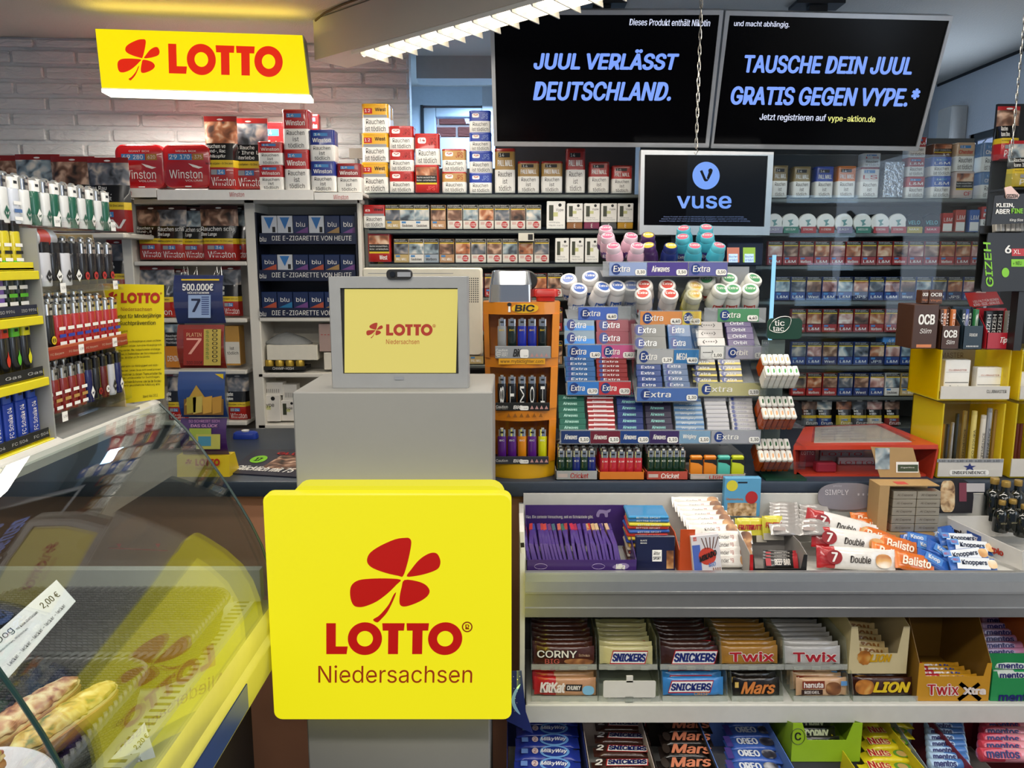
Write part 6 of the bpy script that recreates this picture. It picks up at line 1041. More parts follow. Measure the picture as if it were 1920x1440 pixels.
NEO = dict(green=make_lighter('#1c2a20', .080, .013, .5, M('#5ab82c', .35), 'x', M('#5ab82c', .4), side='wave'), purple=make_lighter('#6a48a0', .080, .013, .5, M('#141414', .35), 'x', M('#d0d0d4', .4), side='wave'))
BVB = make_lighter('#d0be1c', .072, .0115, .5, M('#181818', .35), 'x', TX, side='wave'); WRD = make_lighter('#d8d8d4', .076, .0125, .5, CHROME, 'x', M('#1c5a44', .4), side='dia'); WGR = make_lighter('#1c5a44', .076, .0125, .5, WHT, 'W', WHT, side='dia'); DFB = make_lighter('#c8ccd4', .076, .0125, .5, WHT, 'x', M('#4a6a9c', .4), side='wave')
def row_y(protos, y0, y1, n, z, desc, where, rows=1, dep=.026, lift=.005, h0=None):
    for r_ in range(rows):
        for i in range(n):
            k, (pr_, ds) = (i, protos[i % len(protos)]) if not callable(protos) else (i, protos(i, r_)); y = y0 + (y1 - y0) * (i + .5) / n
            pr_.put((RXF - .017 - dep * r_, y, z + .004 + .0075 * r_ * (dep / .026)), (0, 0, QF), f'{ds} lighter, {ORD[i]} from the near end, {(["front", "second", "third", "rear"][r_] + " row of ") if rows > 1 else ""}{where}')
row_y([(S04, 'blue lettered')], 1.062, 1.284, 7, 1.313, '', 'the lowest yellow tray', 2, .02)
row_y([(FLM['red'], 'black red-flame'), (FLM['red'], 'black red-flame'), (FLM['green'], 'black green-flame'), (FLM['yellow'], 'black yellow-flame')], 1.062, 1.283, 8, 1.418, '', 'the second yellow tray')
row_y([(NEO['green'], 'green and black'), (NEO['green'], 'green and black'), (NEO['purple'], 'purple and black')], 1.062, 1.283, 8, 1.521, '', 'the third yellow tray')
row_y([(BVB, 'yellow and black')], 1.062, 1.283, 8, 1.592, '', 'the uppermost yellow tray')
g = G(); g.box(-.885, RXF - .002, 1.06, 1.575, 1.6585, 1.661, CLR); g.box(RXF - .002, RXF, 1.295, 1.575, 1.6585, 1.678, CLR); ob('top_tray', g, rk2)
row_y(lambda i, r: ((WRD, 'white'), (DFB, 'blue and white'))[i % 2] if i < 9 else ((WRD, 'white diamond'), (WGR, 'green diamond'))[i % 2], 1.062, 1.575, 18, 1.6575, '', 'the clear top shelf', 2, .03, 0)
ZB = make_lighter('#141416', .078, .016, .45, M('#1c1c1e', .3), 'x', WHT, side='dia'); ZW = make_lighter('#c8c8cc', .078, .016, .45, M('#141416', .3), 'x', M('#141416', .4), side='dia'); ZR = make_lighter('#1a1616', .078, .0125, .5, CHROME, 'x', M('#b8302c', .4), side='disc')
row_y(lambda i, r: ((ZB, 'black'), (ZW, 'white'))[i % 2] if i < 5 else (ZR, 'black disc'), 1.297, 1.572, 9, 1.5545, '', 'the upper beige tray', 2, .034)
BAY = make_lighter('#a82024', .080, .0125, .6, CHROME, 'x', M('#2a3c9c', .4), side='wave'); BLKY = make_lighter('#141412', .082, .0125, .6, CHROME, 'B', YL, side='disc'); row_y(lambda i, r: (BLKY, 'black yellow-disc') if i < 2 else (BAY, 'red striped'), 1.297, 1.572, 10, 1.4445, '', 'the middle beige tray', 3, .03)
RDD = make_lighter('#7c1c1a', .080, .0115, .6, CHROME, 'x', M('#b08a4c', .4), side='wave'); MIX = [(make_lighter('#141a50', .084, .0115, .6, M('#18181c', .3), 'x', WHT, side='dia'), 'navy diamond'), (make_lighter('#171719', .084, .0115, .6, M('#18181c', .3), 'x', M('#8a1c1c', .4), side='disc'), 'black'), (make_lighter('#5a1616', .084, .0115, .6, M('#18181c', .3), 'x', WHT, side='disc'), 'dark red'), (make_lighter('#b8b8bc', .084, .0115, .6, M('#18181c', .3), 'x', TX, side='dia'), 'pale grey')]
row_y(lambda i, r: (RDD, 'dark red gold-striped') if i < 5 else MIX[(i - 5 + r) % 4], 1.297, 1.572, 10, 1.3325, '', 'the lowest beige tray', 3, .028)
g = G(); g.lathe([(0, 0), (.017, 0), (.018, .004), (.018, .07), (.015, .076), (0, .08)], M('#c4c4c8', .25, .3), n=20); g.lathe([(.0183, .02), (.0183, .05)], M('#a83a30', .4), n=20); lob('table_lighter', g, loc=(RXF - .03, 1.31, 1.640), rot=(radians(-90), 0, radians(0)), label='large cylindrical lighter lying below the clear top shelf of the beige rack', cat='lighter')
# price labels on trays
for i, (y, z) in enumerate(((1.33, 1.325), (1.52, 1.437), (1.40, 1.437), (1.36, 1.549), (1.54, 1.549), (1.36, 1.663), (1.55, 1.663), (1.13, 1.312), (1.16, 1.417))):
    g = G(); g.box(RXF + .0016, RXF + .0026, y - .008, y + .008, z - .002, z + .015, WHT); g.text('1,50', (RXF + .0026, y - .006, z + .004), (0, .012, 0), (0, 0, .005), TX, res=1); ob('price_label', g, label=['small white price label near the lowest clear tray corner', 'white price label on the red striped tray', 'white price label on the orange tray section', 'white price label under the white lighters', 'white price label under the black disc lighters', 'white price label under the white diamond lighters', 'white price label under the green diamond lighters', 'white price label on the blue lettered tray', 'white price label on the flame lighter tray'][i], cat='price label')
# ================================================================ yellow notice, ticket strip, things on the counter
NY = M('#d8c412', .55); nq = front(1.632); t = thing('yellow_notice', 'yellow printed notice sheet standing at the far end of the lighter rack', 'notice', nq(258, 752)); g = G(); sh = [nq(232, 757), nq(308, 747), nq(307, 534), nq(190, 532), nq(190, 760)]
g.loft([[p + Vector((0, d, 0)) for p in (sh[4], sh[0], sh[1], sh[2], sh[3])] for d in (0, .0015)], NY); RN = M('#a8281c', .5); q = front(1.6314)
p = q(227, 568); g.lotto(p, q(300, 568) - p, q(227, 549) - p, RN); g.tpx('®', q, 300, 548, 304, 552, RN); p = q(200, 568); g.clover(p, q(220, 568) - p, q(200, 547) - p, RN); g.tpx('Niedersachsen', q, 227, 576, 285, 583, M('#8a4a1c', .5)); TN = M('#2c2a14', .5)
g.tpx('Spielverbot für Minderjährige', q, 196, 590, 302, 600, TN, bold=.015, dv=-3); g.tpx('und Suchtprävention', q, 206, 602, 292, 612, TN, bold=.015, dv=-1)
for v, s_, u1 in ((625, 'Liebe Kundinnen,', 240), (643, 'Die Teilnahme von Minderjährigen an Lotterien und Wetten', 302), (651, 'ist gesetzlich verboten. Auch dürfen Minderjährige nicht', 303), (659, 'tätig werden. Die Verkaufsstellen sind ange-', 302), (666, 'wiesen, in Zweifelsfällen den Personalausweis zu', 303), (673, 'prüfen. Wir bitten um Ihr Verständnis.', 282), (689, 'Spielen kann zur Abhängigkeit und süch-', 297), (697, 'tig machen. Lassen Sie es nicht soweit kommen!', 302), (704, 'Informationen zu diesem Thema erhalten Sie', 303), (711, 'bei der Landesstelle für Suchtfragen,', 300), (718, 'der kostenfreien Rufnummer oder bei der Bundes-', 303), (725, 'zentrale für gesundheitliche Aufklärung, Köln', 300), (745, 'Stand: Mai 2012', 296)): g.tpx(s_, q, 222 if v < 740 else 268, v - 4, u1, v + 1, TN, res=1, dv=-3)
ob('sheet', g, t); g = G(); g.box(nq(240, 750).x, nq(250, 750).x, 1.634, 1.66, nq(0, 753).z - .005, nq(0, 730).z, CLR); ob('foot', g, t)
TS = 2.10; tq = front(TS); t = thing('ticket_dispenser', 'clear hanging strip of four lottery ticket pockets on a yellow base', 'ticket holder', (tq(386, 890).x, TS + .04, ZC))
CARDM = [('#1c2860', '#5a6ca8'), ('#8f2a22', '#8f2a22'), ('#2c4a8c', '#2c4a8c'), ('#4a2468', '#4a2468')]
for i, (u0, u1, v0, v1) in enumerate(((335, 416, 518, 604), (341, 418, 611, 688), (343, 420, 699, 780), (346, 423, 786, 850))):
    a, b = tq(u0 - 4, v1 + 2), tq(u1 + 7, v0 - 2); n = 7; Hh = b.z - a.z; bow = lambda f: -.016 * (1 - (2 * f - 1) ** 2)
    strip = lambda x0, x1, off, m: g.loft([[(x0, TS + off + bow(f), a.z + Hh * f), (x1, TS + off + bow(f), a.z + Hh * f), (x1, TS + off + bow(f) + .001, a.z + Hh * f), (x0, TS + off + bow(f) + .001, a.z + Hh * f)] for f in [j / n for j in range(n + 1)]], m)
    g = G(); strip(a.x, b.x, -.003, CLR); ob('pocket', g, t); g = G(); strip(a.x + .003, b.x - .006, 0, M(CARDM[i][0], .35)); q = front(TS - .0192)
    f_ = lambda st, *r, m=WHT, **k: g.tpx(st, q, *r, m, **k)
    if i == 0: g.qpx(q, 340, 523, 411, 526, YL); f_('500.000€', 342, 532, 400, 545, bold=.03); f_('HÖCHSTGEWINN', 352, 546, 392, 551, bold=.02); g.qpx(q, 353, 553, 395, 596, M('#8fa4c8', .4)); f_('7', 359, 560, 376, 585, bold=.03, m=M('#1c2440', .4), off=.001); [g.qpx(q, 378, 556 + 4 * j, 392, 558 + 4 * j, M('#3a4a7c', .4), .001) for j in range(9)]
    if i == 1: g.qpx(q, 344, 617, 414, 685, M('#b8a24c', .4)); g.qpx(q, 344, 617, 382, 685, M('#8f2a22', .4), .0008); f_('PLATIN', 350, 624, 378, 631, m=M('#e0b88a', .4), off=.0014); f_('7', 350, 634, 378, 664, m=M('#e0a090', .4), off=.0014, bold=.0); [f_('0', 398, 617 + 8 * j, 408, 623 + 8 * j, m=TX, off=.001) for j in range(8)]; [f_('$', 386, 619 + 8 * j, 392, 626 + 8 * j, m=M('#4a7c3c', .4), off=.001) for j in range(7)]; f_('300.000€', 350, 677, 380, 683, m=TX, off=.0014)
    if i == 2: g.qpx(q, 345, 748, 419, 778, M('#7c5a28', .5)); g.poly([(0, 0), (1, 0), (.45, 1)], q(346, 760), q(395, 760) - q(346, 760), q(346, 722) - q(346, 760), M('#b8923c', .5), .0008); [g.poly([(.05, 0), (.95, .1), (1, 1), (0, .9)], q(u, 776), q(u + 18, 776) - q(u, 776), q(u, 742) - q(u, 776), M(c, .4), .0014) for u, c in ((350, '#a8983c'), (362, '#c0ac58'), (380, '#c89a44'), (398, '#b88a3c'))]; g.poly([(0, 1), (1, 1), (1, .2)], q(403, 713), q(419, 713) - q(403, 713), q(403, 701) - q(403, 713), YL, .001)
    if i == 3: f_('SO SCHREIBT SICH', 354, 787, 412, 792, m=M('#c88ac0', .4)); f_('DAS GLÜCK', 358, 794, 408, 801, m=M('#d8a0cc', .4), bold=.02); g.qpx(q, 355, 803, 396, 826, M('#9cae4a', .4)); g.qpx(q, 368, 814, 413, 842, M('#b8b45a', .4), .001); g.qpx(q, 372, 818, 396, 836, M('#4a8aa8', .4), .0016)
    ob('ticket', g, t)
g = G(); a, b = tq(338, 891), tq(433, 852); g.prism([(TS - .02, ZC), (TS - .014, b.z), (TS + .03, b.z), (TS + .06, ZC)], 'x', a.x, b.x, M('#d0b41c', .4)); q = front(TS - .0215); p = q(348, 872); g.clover(p, q(360, 872) - p, q(348, 860) - p, RN, .002); p = q(367, 873); g.lotto(p, q(413, 873) - p, q(367, 860) - p, RN, .003); g.tpx('Niedersachsen', q, 367, 876, 403, 880, M('#8a4a1c', .5), off=.001); ob('base', g, t)
g = G()
for u in (338, 345, 362, 400, 408): p = tq(u + 4, 500); g.tube([tq(u, 518) + Vector((0, .002, 0)), p + Vector((0, .01, 0)), tq(u + 7, 518) + Vector((0, .004, 0))], .0009, CHROME, 5)
x_ = tq(330, 680).x; g.box(tq(336, 680).x, tq(421, 680).x, TS + .002, TS + .006, tq(0, 852).z, tq(0, 516).z, CLR); g.box(tq(334, 680).x, tq(422, 680).x, TS - .004, TS + .008, tq(0, 518).z, tq(0, 514).z, CLR); ob('hanging_frame', g, t)
# tape roll dispenser and magazine
p = PZ(461, 822, ZC); t = thing('tape_dispenser', 'small blue tape dispenser on the counter behind the magazine', 'tape dispenser', p); g = G(); g.loft([[(p.x + x, p.y + y, ZC + z) for x, y in rrect(.082 * k, .035 * k, .012, 4)] for z, k in ((.0005, 1), (.006, 1.02), (.02, .95), (.024, .8))], M('#1c3a9c', .35)); ob('body', g, t); g = G(); g.lathe([(0, .0245), (.012, .0245), (.013, .029), (0, .029)], WHT, c=(p.x, p.y, ZC), n=20); ob('tape_roll', g, t)
mg = [PZ(u, v, ZC + .004) for u, v in ((421, 886), (575, 895), (575, 842), (480, 843))]; t = thing('magazine', 'folded magazine with a face on the cover lying on the counter', 'magazine', (mg[0] + mg[2]) / 2); g = G(); slab(g, mg, .0035, M('#2a2a38', .35)); fx = mg[1] - mg[0]; fy = mg[3] - mg[0]; up = Vector((0, 0, .0004))
mp = lambda s_, r_: mg[0] + fx * s_ + fy * r_ + up
g.add([mp(.35, .25), mp(.95, .25), mp(.8, .85), mp(.42, .8)], [(0, 1, 2, 3)], PHOTOS[0]); g.text('Glücklich mit 75', mp(.06, .12), fx * .72, fy * .18, WHT, bold=.02, shear=.15); g.text('GLÜXX', mp(.34, .82), fx * .5, fy * .14, RED, bold=.04); g.poly([(.5 + .5 * cos(i * .3), .5 + .5 * sin(i * .3)) for i in range(21)], mp(.10, .42), fx * .2, fy * .32, GN); g.text('17', mp(.16, .5), fx * .08, fy * .14, TX, off=.001, bold=.03); ob('cover', g, t)
# ================================================================ candy shelf unit
YS = 1.75; ps_ = front(YS); zr1 = ps_(1000, 1070).z; zr0 = ps_(1000, 1152).z; zs = ps_(1000, 1318).z; XL, XR2 = ps_(984, 1200).x, 1.42; ALU = M('#a6a8aa', .32, .7); SHW = M('#c9c8c2', .4)
cs_ = thing('candy_shelf', 'grey and white candy shelf unit in front of the counter, right of the lit terminal', 'shelf', ((XL + XR2) / 2, 1.9, 0))
g = G(); g.prism([(1.735, zr1), (1.752, zr1), (1.752, zr0), (1.735, zr0), (1.732, zr0 + .024), (1.735, zr0 + .026), (1.733, zr1 - .042), (1.729, zr1 - .044), (1.729, zr1 - .050)][::-1], 'x', XL, XR2, ALU); ob('aluminium_rail', g, cs_)
g = G(); g.box(XL + .002, XR2, 1.7325, 1.7345, zr1 - .040, zr1 + .002, SCL); ob('price_channel', g, cs_)
ZT0, ZT1 = zr1 - .028, zr1 - .028
g = G(); g.prism([(1.752, ZT0 - .012), (2.02, ZT1 - .012), (2.02, ZT1), (1.752, ZT0)], 'x', XL, XR2, SHW); g.box(XL, XR2, 2.018, 2.026, ZT1 - .012, P(1000, 926, 2.018).z, SHW); ob('top_tray', g, cs_)
g = G(); g.box(XL + .004, XR2, 1.742, 2.02, zs - .038, zs, SHW, .003); g.box(XL + .002, XR2, 1.738, 1.742, ps_(1000, 1350).z, ps_(1000, 1318).z, SHW, .001); ob('middle_shelf', g, cs_)
g = G(); g.prism([(1.56, .30), (2.02, .30), (2.02, .285), (1.56, .285)], 'x', XL - .04, XR2, SHW); ob('bottom_shelf', g, cs_)
g = G(); g.prism([(1.75, .47), (2.02, .47), (2.02, .95), (1.80, .95), (1.752, .86)], 'x', XL - .012, XL, SHW); ob('side_panel', g, cs_); g = G(); g.box(XL - .012, XR2, 2.02, 2.03, 0, .95, M('#7c7b78', .5)); ob('back_panel', g, cs_); g = G(); g.box(XL, XR2, 1.7, 2.02, 0, .06, DK); ob('plinth', g, cs_)
# ---------------------------------------------------------------- wrapped bars
def make_bar(w, h, t, col, txt=(), bands=(), name='chocolate_bar', cat='chocolate bar', cr=.012, gloss=.28, art=None):
    m = M(col, gloss, coat=.5, bump=.45, ns=55); g = G(); xs = [-w / 2, -w / 2 + cr * .45, -w / 2 + cr, -w / 2 + cr * 2, -w * .15, w * .15, w / 2 - cr * 2, w / 2 - cr, w / 2 - cr * .45, w / 2]; ts = [.10, .10, .25, .9, 1, 1, .9, .25, .10, .10]; hs = [1, .98, .92, .98, 1, 1, .98, .92, .98, 1]; rings = []
    for x, a, b in zip(xs, ts, hs):
        rings.append([(x, t / 2 * a * math.copysign(abs(cos(2 * pi * j / 14)) ** .55, cos(2 * pi * j / 14)), h / 2 + h / 2 * b * math.copysign(abs(sin(2 * pi * j / 14)) ** .55, sin(2 * pi * j / 14))) for j in range(14)])
    ms = []
    for i in range(len(xs) - 1):
        mid = (xs[i] + xs[i + 1]) / 2 / w + .5; mm = m
        for b0, b1, c in bands:
            if b0 <= mid <= b1: mm = M(c, gloss, coat=.5, bump=.45, ns=55)
        ms.append(mm)
    g.loft(rings, ms); y = -t / 2 - .0003; X = lambda f: -w / 2 + f * w
    for k_, it in enumerate(txt):
        o_ = .0002 + .00015 * k_
        if it[0] == 'plate': _, x0, z0, x1, z1, c, sl = it; g.poly([(sl, 1), (1, 1), (1 - sl, 0), (0, 0)][::-1], (X(x0), y, z0 * h), (X(x1) - X(x0), 0, 0), (0, 0, (z1 - z0) * h), M(c, .35), o_)
        elif it[0] == 'oval': _, x0, z0, x1, z1, c = it; g.poly([(.5 + .5 * cos(i * .3), .5 + .5 * sin(i * .3)) for i in range(21)], (X(x0), y, z0 * h), (X(x1) - X(x0), 0, 0), (0, 0, (z1 - z0) * h), M(c, .35), o_)
        elif it[0] == 'pic': _, x0, z0, x1, z1, mt = it; g.poly([(x / 2 + .5, z / 2 + .5) for x, z in rrect(2, 2, .8, 3)], (X(x0), y, z0 * h), (X(x1) - X(x0), 0, 0), (0, 0, (z1 - z0) * h), mt, o_)
        else: s_, x0, z0, x1, z1, c, kw = it; g.tl(s_, X(x0), X(x1), z0 * h, z1 * h, y, M(c, .35), **{**dict(off=.0008 + .00012 * k_, res=1), **kw})
    return Proto(lob(name, g, label='x', cat=cat, sharp=50))
CHP = PH('#54301c', '#8c5a34', '#c89a64'); BB = dict(bold=.05, shear=.15, res=3); SNK = lambda x0, x1, z0, z1: [('plate', x0 - .05, z0 - .14, x1 + .05, z1 + .14, '#a8202c', .08), ('plate', x0 - .035, z0 - .08, x1 + .035, z1 + .08, '#e4e4e4', .08), ('SNICKERS', x0, z0, x1, z1, '#16246c', BB)]
def row_bars(pr_, u0, u1, v0, v1, Y, n, step, z, desc, where, jit=.004, rise=0.0):
    a = P((u0 + u1) / 2, v1, Y); rnd = random.Random(u0)
    for i in range(n): pr_.put((a.x + rnd.uniform(-jit, jit), Y + .012 + step * i, z + rise * i + rnd.uniform(0, .002)), (radians(-9), 0, rnd.uniform(-.03, .03)), f'{desc}, {ORD[i]} from the front in {where}')
def wpx(u0, u1, Y, v=1250): return P(u1, v, Y).x - P(u0, v, Y).x
zu = P(1000, 1252, 1.785).z; YU, YLo = 1.785, 1.765
UPB = [(1000, 1113, '#472016', [('CORNY', .04, .38, .72, .80, '#101010', dict(bold=.09)), ('CORNY', .05, .40, .71, .79, '#e8e4e0', dict(bold=.03, off=.0014, res=3)), ('BIG', .18, .08, .42, .34, '#b8584c', dict(bold=.02)), ('Schoko', .74, .48, .92, .62, '#c8a890', {}), ('pic', .5, .06, .98, .36, CHP)], 'brown muesli bar', 'the first upper box'),
       (1126, 1226, '#c4bb88', SNK(.24, .86, .22, .66), 'cream wrapped chocolate bar', 'the second upper box'), (1240, 1346, '#3a1d16', SNK(.22, .95, .20, .68), 'brown wrapped chocolate bar', 'the third upper box'),
       (1352, 1462, '#a8772c', [('Twix', .14, .18, .92, .74, '#e8e4dc', dict(bold=.11)), ('Twix', .15, .2, .91, .72, '#b01c24', dict(bold=.05, off=.0015, res=3))], 'gold wrapped chocolate bar', 'the fourth upper box'), (1472, 1580, '#bcb9b6', [('Twix', .14, .18, .92, .74, '#e8e4dc', dict(bold=.11)), ('Twix', .15, .2, .91, .72, '#a8202c', dict(bold=.05, off=.0015, res=3))], 'silver wrapped chocolate bar', 'the fifth upper box')]
LOB = [(1000, 1116, '#b82428', [('KitKat', .10, .2, .50, .78, '#e8e0dc', dict(bold=.05, shear=.1, res=3)), ('plate', .5, .3, .78, .66, '#201c1c', .05), ('CHUNKY', .53, .36, .75, .6, '#e4e0dc', dict(bold=.03, shear=.1)), ('pic', .78, .1, .97, .6, M('#7ab0d4', .35))], 'red and biscuit-coloured chocolate bar', 'the first lower box', [(.45, 1, '#b88a68')]),
       None, (1246, 1360, '#3880c4', SNK(.12, .78, .34, .74) + [('CRISP', .5, .08, .74, .26, '#c89858', {})], 'light blue chocolate bar', 'the third lower box', []), (1376, 1464, '#17110e', [('Mars', .18, .16, .88, .82, '#c87a3c', dict(bold=.04, shear=.3)), ('Mars', .19, .18, .87, .80, '#c03024', dict(bold=.0, shear=.3, off=.0014, res=3)), ('plate', .02, .5, .1, .8, '#c8a85a', 0)], 'black chocolate bar with red script', 'the fourth lower box', []),
       (1492, 1588, '#c8a07c', [('plate', .1, .44, .54, .86, '#7c3420', .0), ('hanuta', .13, .5, .51, .8, '#ece6e0', dict(bold=.03)), ('plate', .08, .12, .5, .4, '#301a12', 0), ('RIEGEL', .14, .18, .44, .34, '#e8e2dc', dict(bold=.02)), ('pic', .56, .1, .86, .8, CHP), ('plate', .86, .6, .98, .85, '#5a8cc0', 0)], 'cream hazelnut bar', 'the fifth lower box', []), (1604, 1716, '#3a1a10', [('pic', .02, .1, .34, .9, PH('#5a2a10', '#b8742c', '#d8b060')), ('LION', .34, .22, .92, .8, '#d8b820', dict(bold=.07, shear=.3, res=3))], 'dark brown chocolate bar with yellow letters', 'the sixth lower box', [])]
ACR = GL('#f0f3ee', 1.0, 0, .05); CLP = GL('#f4f6f2', 1.0, 0, .22)
def dispenser(u0, u1, zb, Y, dep, label, hgt=.055):
    a, b = P(u0 - 4, 1300, Y).x, P(u1 + 5, 1300, Y).x; t = .0018; td = thing('acrylic_dispenser', label, 'dispenser', ((a + b) / 2, Y + dep / 2, zb)); g = G(); g.box(a, b, Y, Y + dep, zb, zb + t, ACR); 
    for x in (a, b - t): g.add([(x + e, y, z) for e in (0, t) for y, z in ((Y, zb), (Y + dep, zb), (Y + dep, zb + hgt + .02), (Y + .02, zb + hgt + .02), (Y, zb + .018))], [(4, 3, 2, 1, 0), (5, 6, 7, 8, 9), (0, 1, 6, 5), (1, 2, 7, 6), (2, 3, 8, 7), (3, 4, 9, 8), (4, 0, 5, 9)], ACR)
    ob('tray', g, td); g = G(); g.box(a, b, Y - t, Y, zb, zb + .014, CLP); w_ = (b - a) / 7
    for i in (1, 3, 5): g.box(a + w_ * i, a + w_ * (i + 1), Y - .004, Y - t, zb, zb + .009, CLP, .0008)
    ob('front_clip', g, td); return td
for k, (u0, u1, c, tx_, ds, w_) in enumerate(UPB):
    dispenser(u0, u1, zu - .001, YU - .006, .21, f'clear dispenser box, {ORD[k]} from the left in the upper row under the rail'); row_bars(make_bar(wpx(u0, u1, YU), .047, .020, c, tx_), u0, u1, 0, 1250, YU, 7, .0245, zu + .0025, ds, w_)
for k, it in enumerate(LOB):
    u0, u1 = (it[0], it[1]) if it else (1126, 1232); dispenser(u0, u1, zs + .0005, YLo - .008, .22, f'clear dispenser box, {ORD[k]} from the left in the lower row on the middle shelf', .048)
    if it: row_bars(make_bar(wpx(u0, u1, YLo, 1300), .046, .020, it[2], it[3], it[6]), u0, u1, 0, 1316, YLo, 5, .0245, zs + .004, it[4], it[5])
q = front(YLo - .016); a, b = q(1131, 1308), q(1230, 1277); g = G(); g.loft([[((a.x + b.x) / 2 + x, y, (a.z + b.z) / 2 + z) for x, z in rrect(b.x - a.x, b.z - a.z, .004, 3)] for y in (YLo - .0155, YLo - .0135)], M('#d4d2cc', .45)); g.box((a.x + b.x) / 2 - .008, (a.x + b.x) / 2 + .008, YLo - .0155, YLo - .010, b.z - .004, b.z + .012, M('#d4d2cc', .45)); g.box((a.x + b.x) / 2 - .01, (a.x + b.x) / 2 + .01, YLo - .0155, YLo - .009, zs, a.z + .003, CLR); ob('tag_holder', g, label='blank white tag holder clipped in front of the empty dispenser', cat='tag holder')
g = G(); a, b = front(1.80)(1003, 1198), front(1.80)(1110, 1157)
# cartons with cut-out fronts
def carton(u0, u1, v0, v1, vl, Y, dep, col, label, name='candy_box', slope=.3, texts=(), back=None, inside=None, notch=.12, base=None, extra=None, rise=0):
    """open carton: low notched front, sides rising to the back"""
    pl = front(Y); a, b = pl(u0, v1), pl(u1, v1); zf = pl(u0, vl).z; zt = pl(u0, v0).z if base is None else pl(u0, v0).z; zb = a.z if base is None else base; m = M(col, .5); t = .0014; W = b.x - a.x; n_ = notch * W; td = thing(name, label, 'box', ((a.x + b.x) / 2, Y + dep / 2, zb)); mi_ = M(inside, .5) if inside else m
    g = G(); g.loft([[(x, y, z) for x, z in ((a.x, zb), (b.x, zb), (b.x, zf + (zt - zf) * slope), (b.x - n_ * .6, zf + (zt - zf) * slope), (b.x - n_, zf), (a.x + n_, zf), (a.x + n_ * .6, zf + (zt - zf) * slope), (a.x, zf + (zt - zf) * slope))] for y in (Y, Y + t)], m); q = front(Y - .0002)
    for s_, r_, c, kw in texts: g.tpx(s_, q, *r_, M(c, .4), **{**dict(off=.0008), **kw})
    if extra: extra(g, q)
    ob('front', g, td); zk = zt + rise
    for x in (a.x, b.x - t): g = G(); g.add([(x + e, y, z) for e in (0, t) for y, z in ((Y + t, zb), (Y + dep, zb), (Y + dep, zk), (Y + dep * .35, zk), (Y + t, zf + (zt - zf) * slope))], [(4, 3, 2, 1, 0), (5, 6, 7, 8, 9), (0, 1, 6, 5), (1, 2, 7, 6), (2, 3, 8, 7), (3, 4, 9, 8), (4, 0, 5, 9)], mi_); ob('side', g, td)
    g = G(); g.box(a.x + t, b.x - t, Y + dep - t, Y + dep, zb, zk, mi_); g.box(a.x + t, b.x - t, Y + t, Y + dep - t, zb, zb + t, mi_); ob('back', g, td); return a, b, zb, td
def lion(g, q): g.poly([(.5 + .5 * cos(i * .3) * (1 + .1 * (i % 2)), .5 + .5 * sin(i * .3) * (1 + .1 * (i % 2))) for i in range(21)], q(1608, 1246), q(1634, 1246) - q(1608, 1246), q(1608, 1220) - q(1608, 1246), PH('#6a3410', '#b8742c', '#d8b060'), .0006)
a, b, zb, _ = carton(1591, 1700, 1158, 1251, 1225, 1.785, .20, '#cbbb90', 'cream carton with cut-out front on the upper row, beside the silver bars', texts=[('LION', (1632, 1226, 1670, 1241), '#c89a14', dict(bold=.06, shear=.3))], extra=lion, notch=.18, slope=.75, base=zs + .058)
pb_ = make_bar(.10, .036, .02, '#cbb27c', [('LION', .2, .2, .8, .8, '#8a5a1c', dict(bold=.05))]); 
for i in range(6): pb_.put(((a.x + b.x) / 2, 1.81 + .02 * i, zb + .004 + .007 * i), (radians(-25), radians(6), 0), f'cream chocolate bar, {ORD[i]} from the front in the cream carton')
TXR = [('Twix', (1737, 1281, 1798, 1304), '#e8dcd4', dict(bold=.09)), ('Twix', (1738, 1282, 1797, 1303), '#b01c24', dict(bold=.03, off=.0014)), ('Xtra', (1805, 1288, 1848, 1302), '#e8dcd4', dict(bold=.09)), ('Xtra', (1806, 1289, 1847, 1301), '#22307c', dict(bold=.02, off=.0014))]
def xbar(g, q):
    for c_ in (((1797, 1312), (1836, 1282)), ((1800, 1281), (1838, 1312))): p, r_ = q(*c_[0]), q(*c_[1]); d = (r_ - p); n_ = Vector((-d.z, 0, d.x)).normalized() * .005; g.add([p - n_ + Vector((0, -.0005, 0)), p + n_ + Vector((0, -.0005, 0)), r_ + n_ + Vector((0, -.0005, 0)), r_ - n_ + Vector((0, -.0005, 0))], [(0, 1, 2, 3), (3, 2, 1, 0)], CHP)
a, b, zb, _ = carton(1718, 1853, 1170, 1313, 1268, 1.757, .22, '#c08a1e', 'gold carton with red and blue lettering on the middle shelf', texts=TXR, extra=xbar, slope=.25, notch=.1, inside='#7c5a1c', base=zs + .001)
pb_ = make_bar(.15, .034, .02, '#b01c24', [('TWIX', .05, .15, .6, .85, '#e8dcd4', dict(bold=.05)), ('Xtra', .62, .15, .95, .85, '#22307c', dict(bold=.04))], [(.45, 1, '#c08a1e')])
for i in range(4): pb_.put(((a.x + b.x) / 2, 1.775 + .026 * i, zb + .024 - .004 * i), (radians(-30), 0, 0), f'long red and gold chocolate bar, {ORD[i]} from the front in the gold carton')
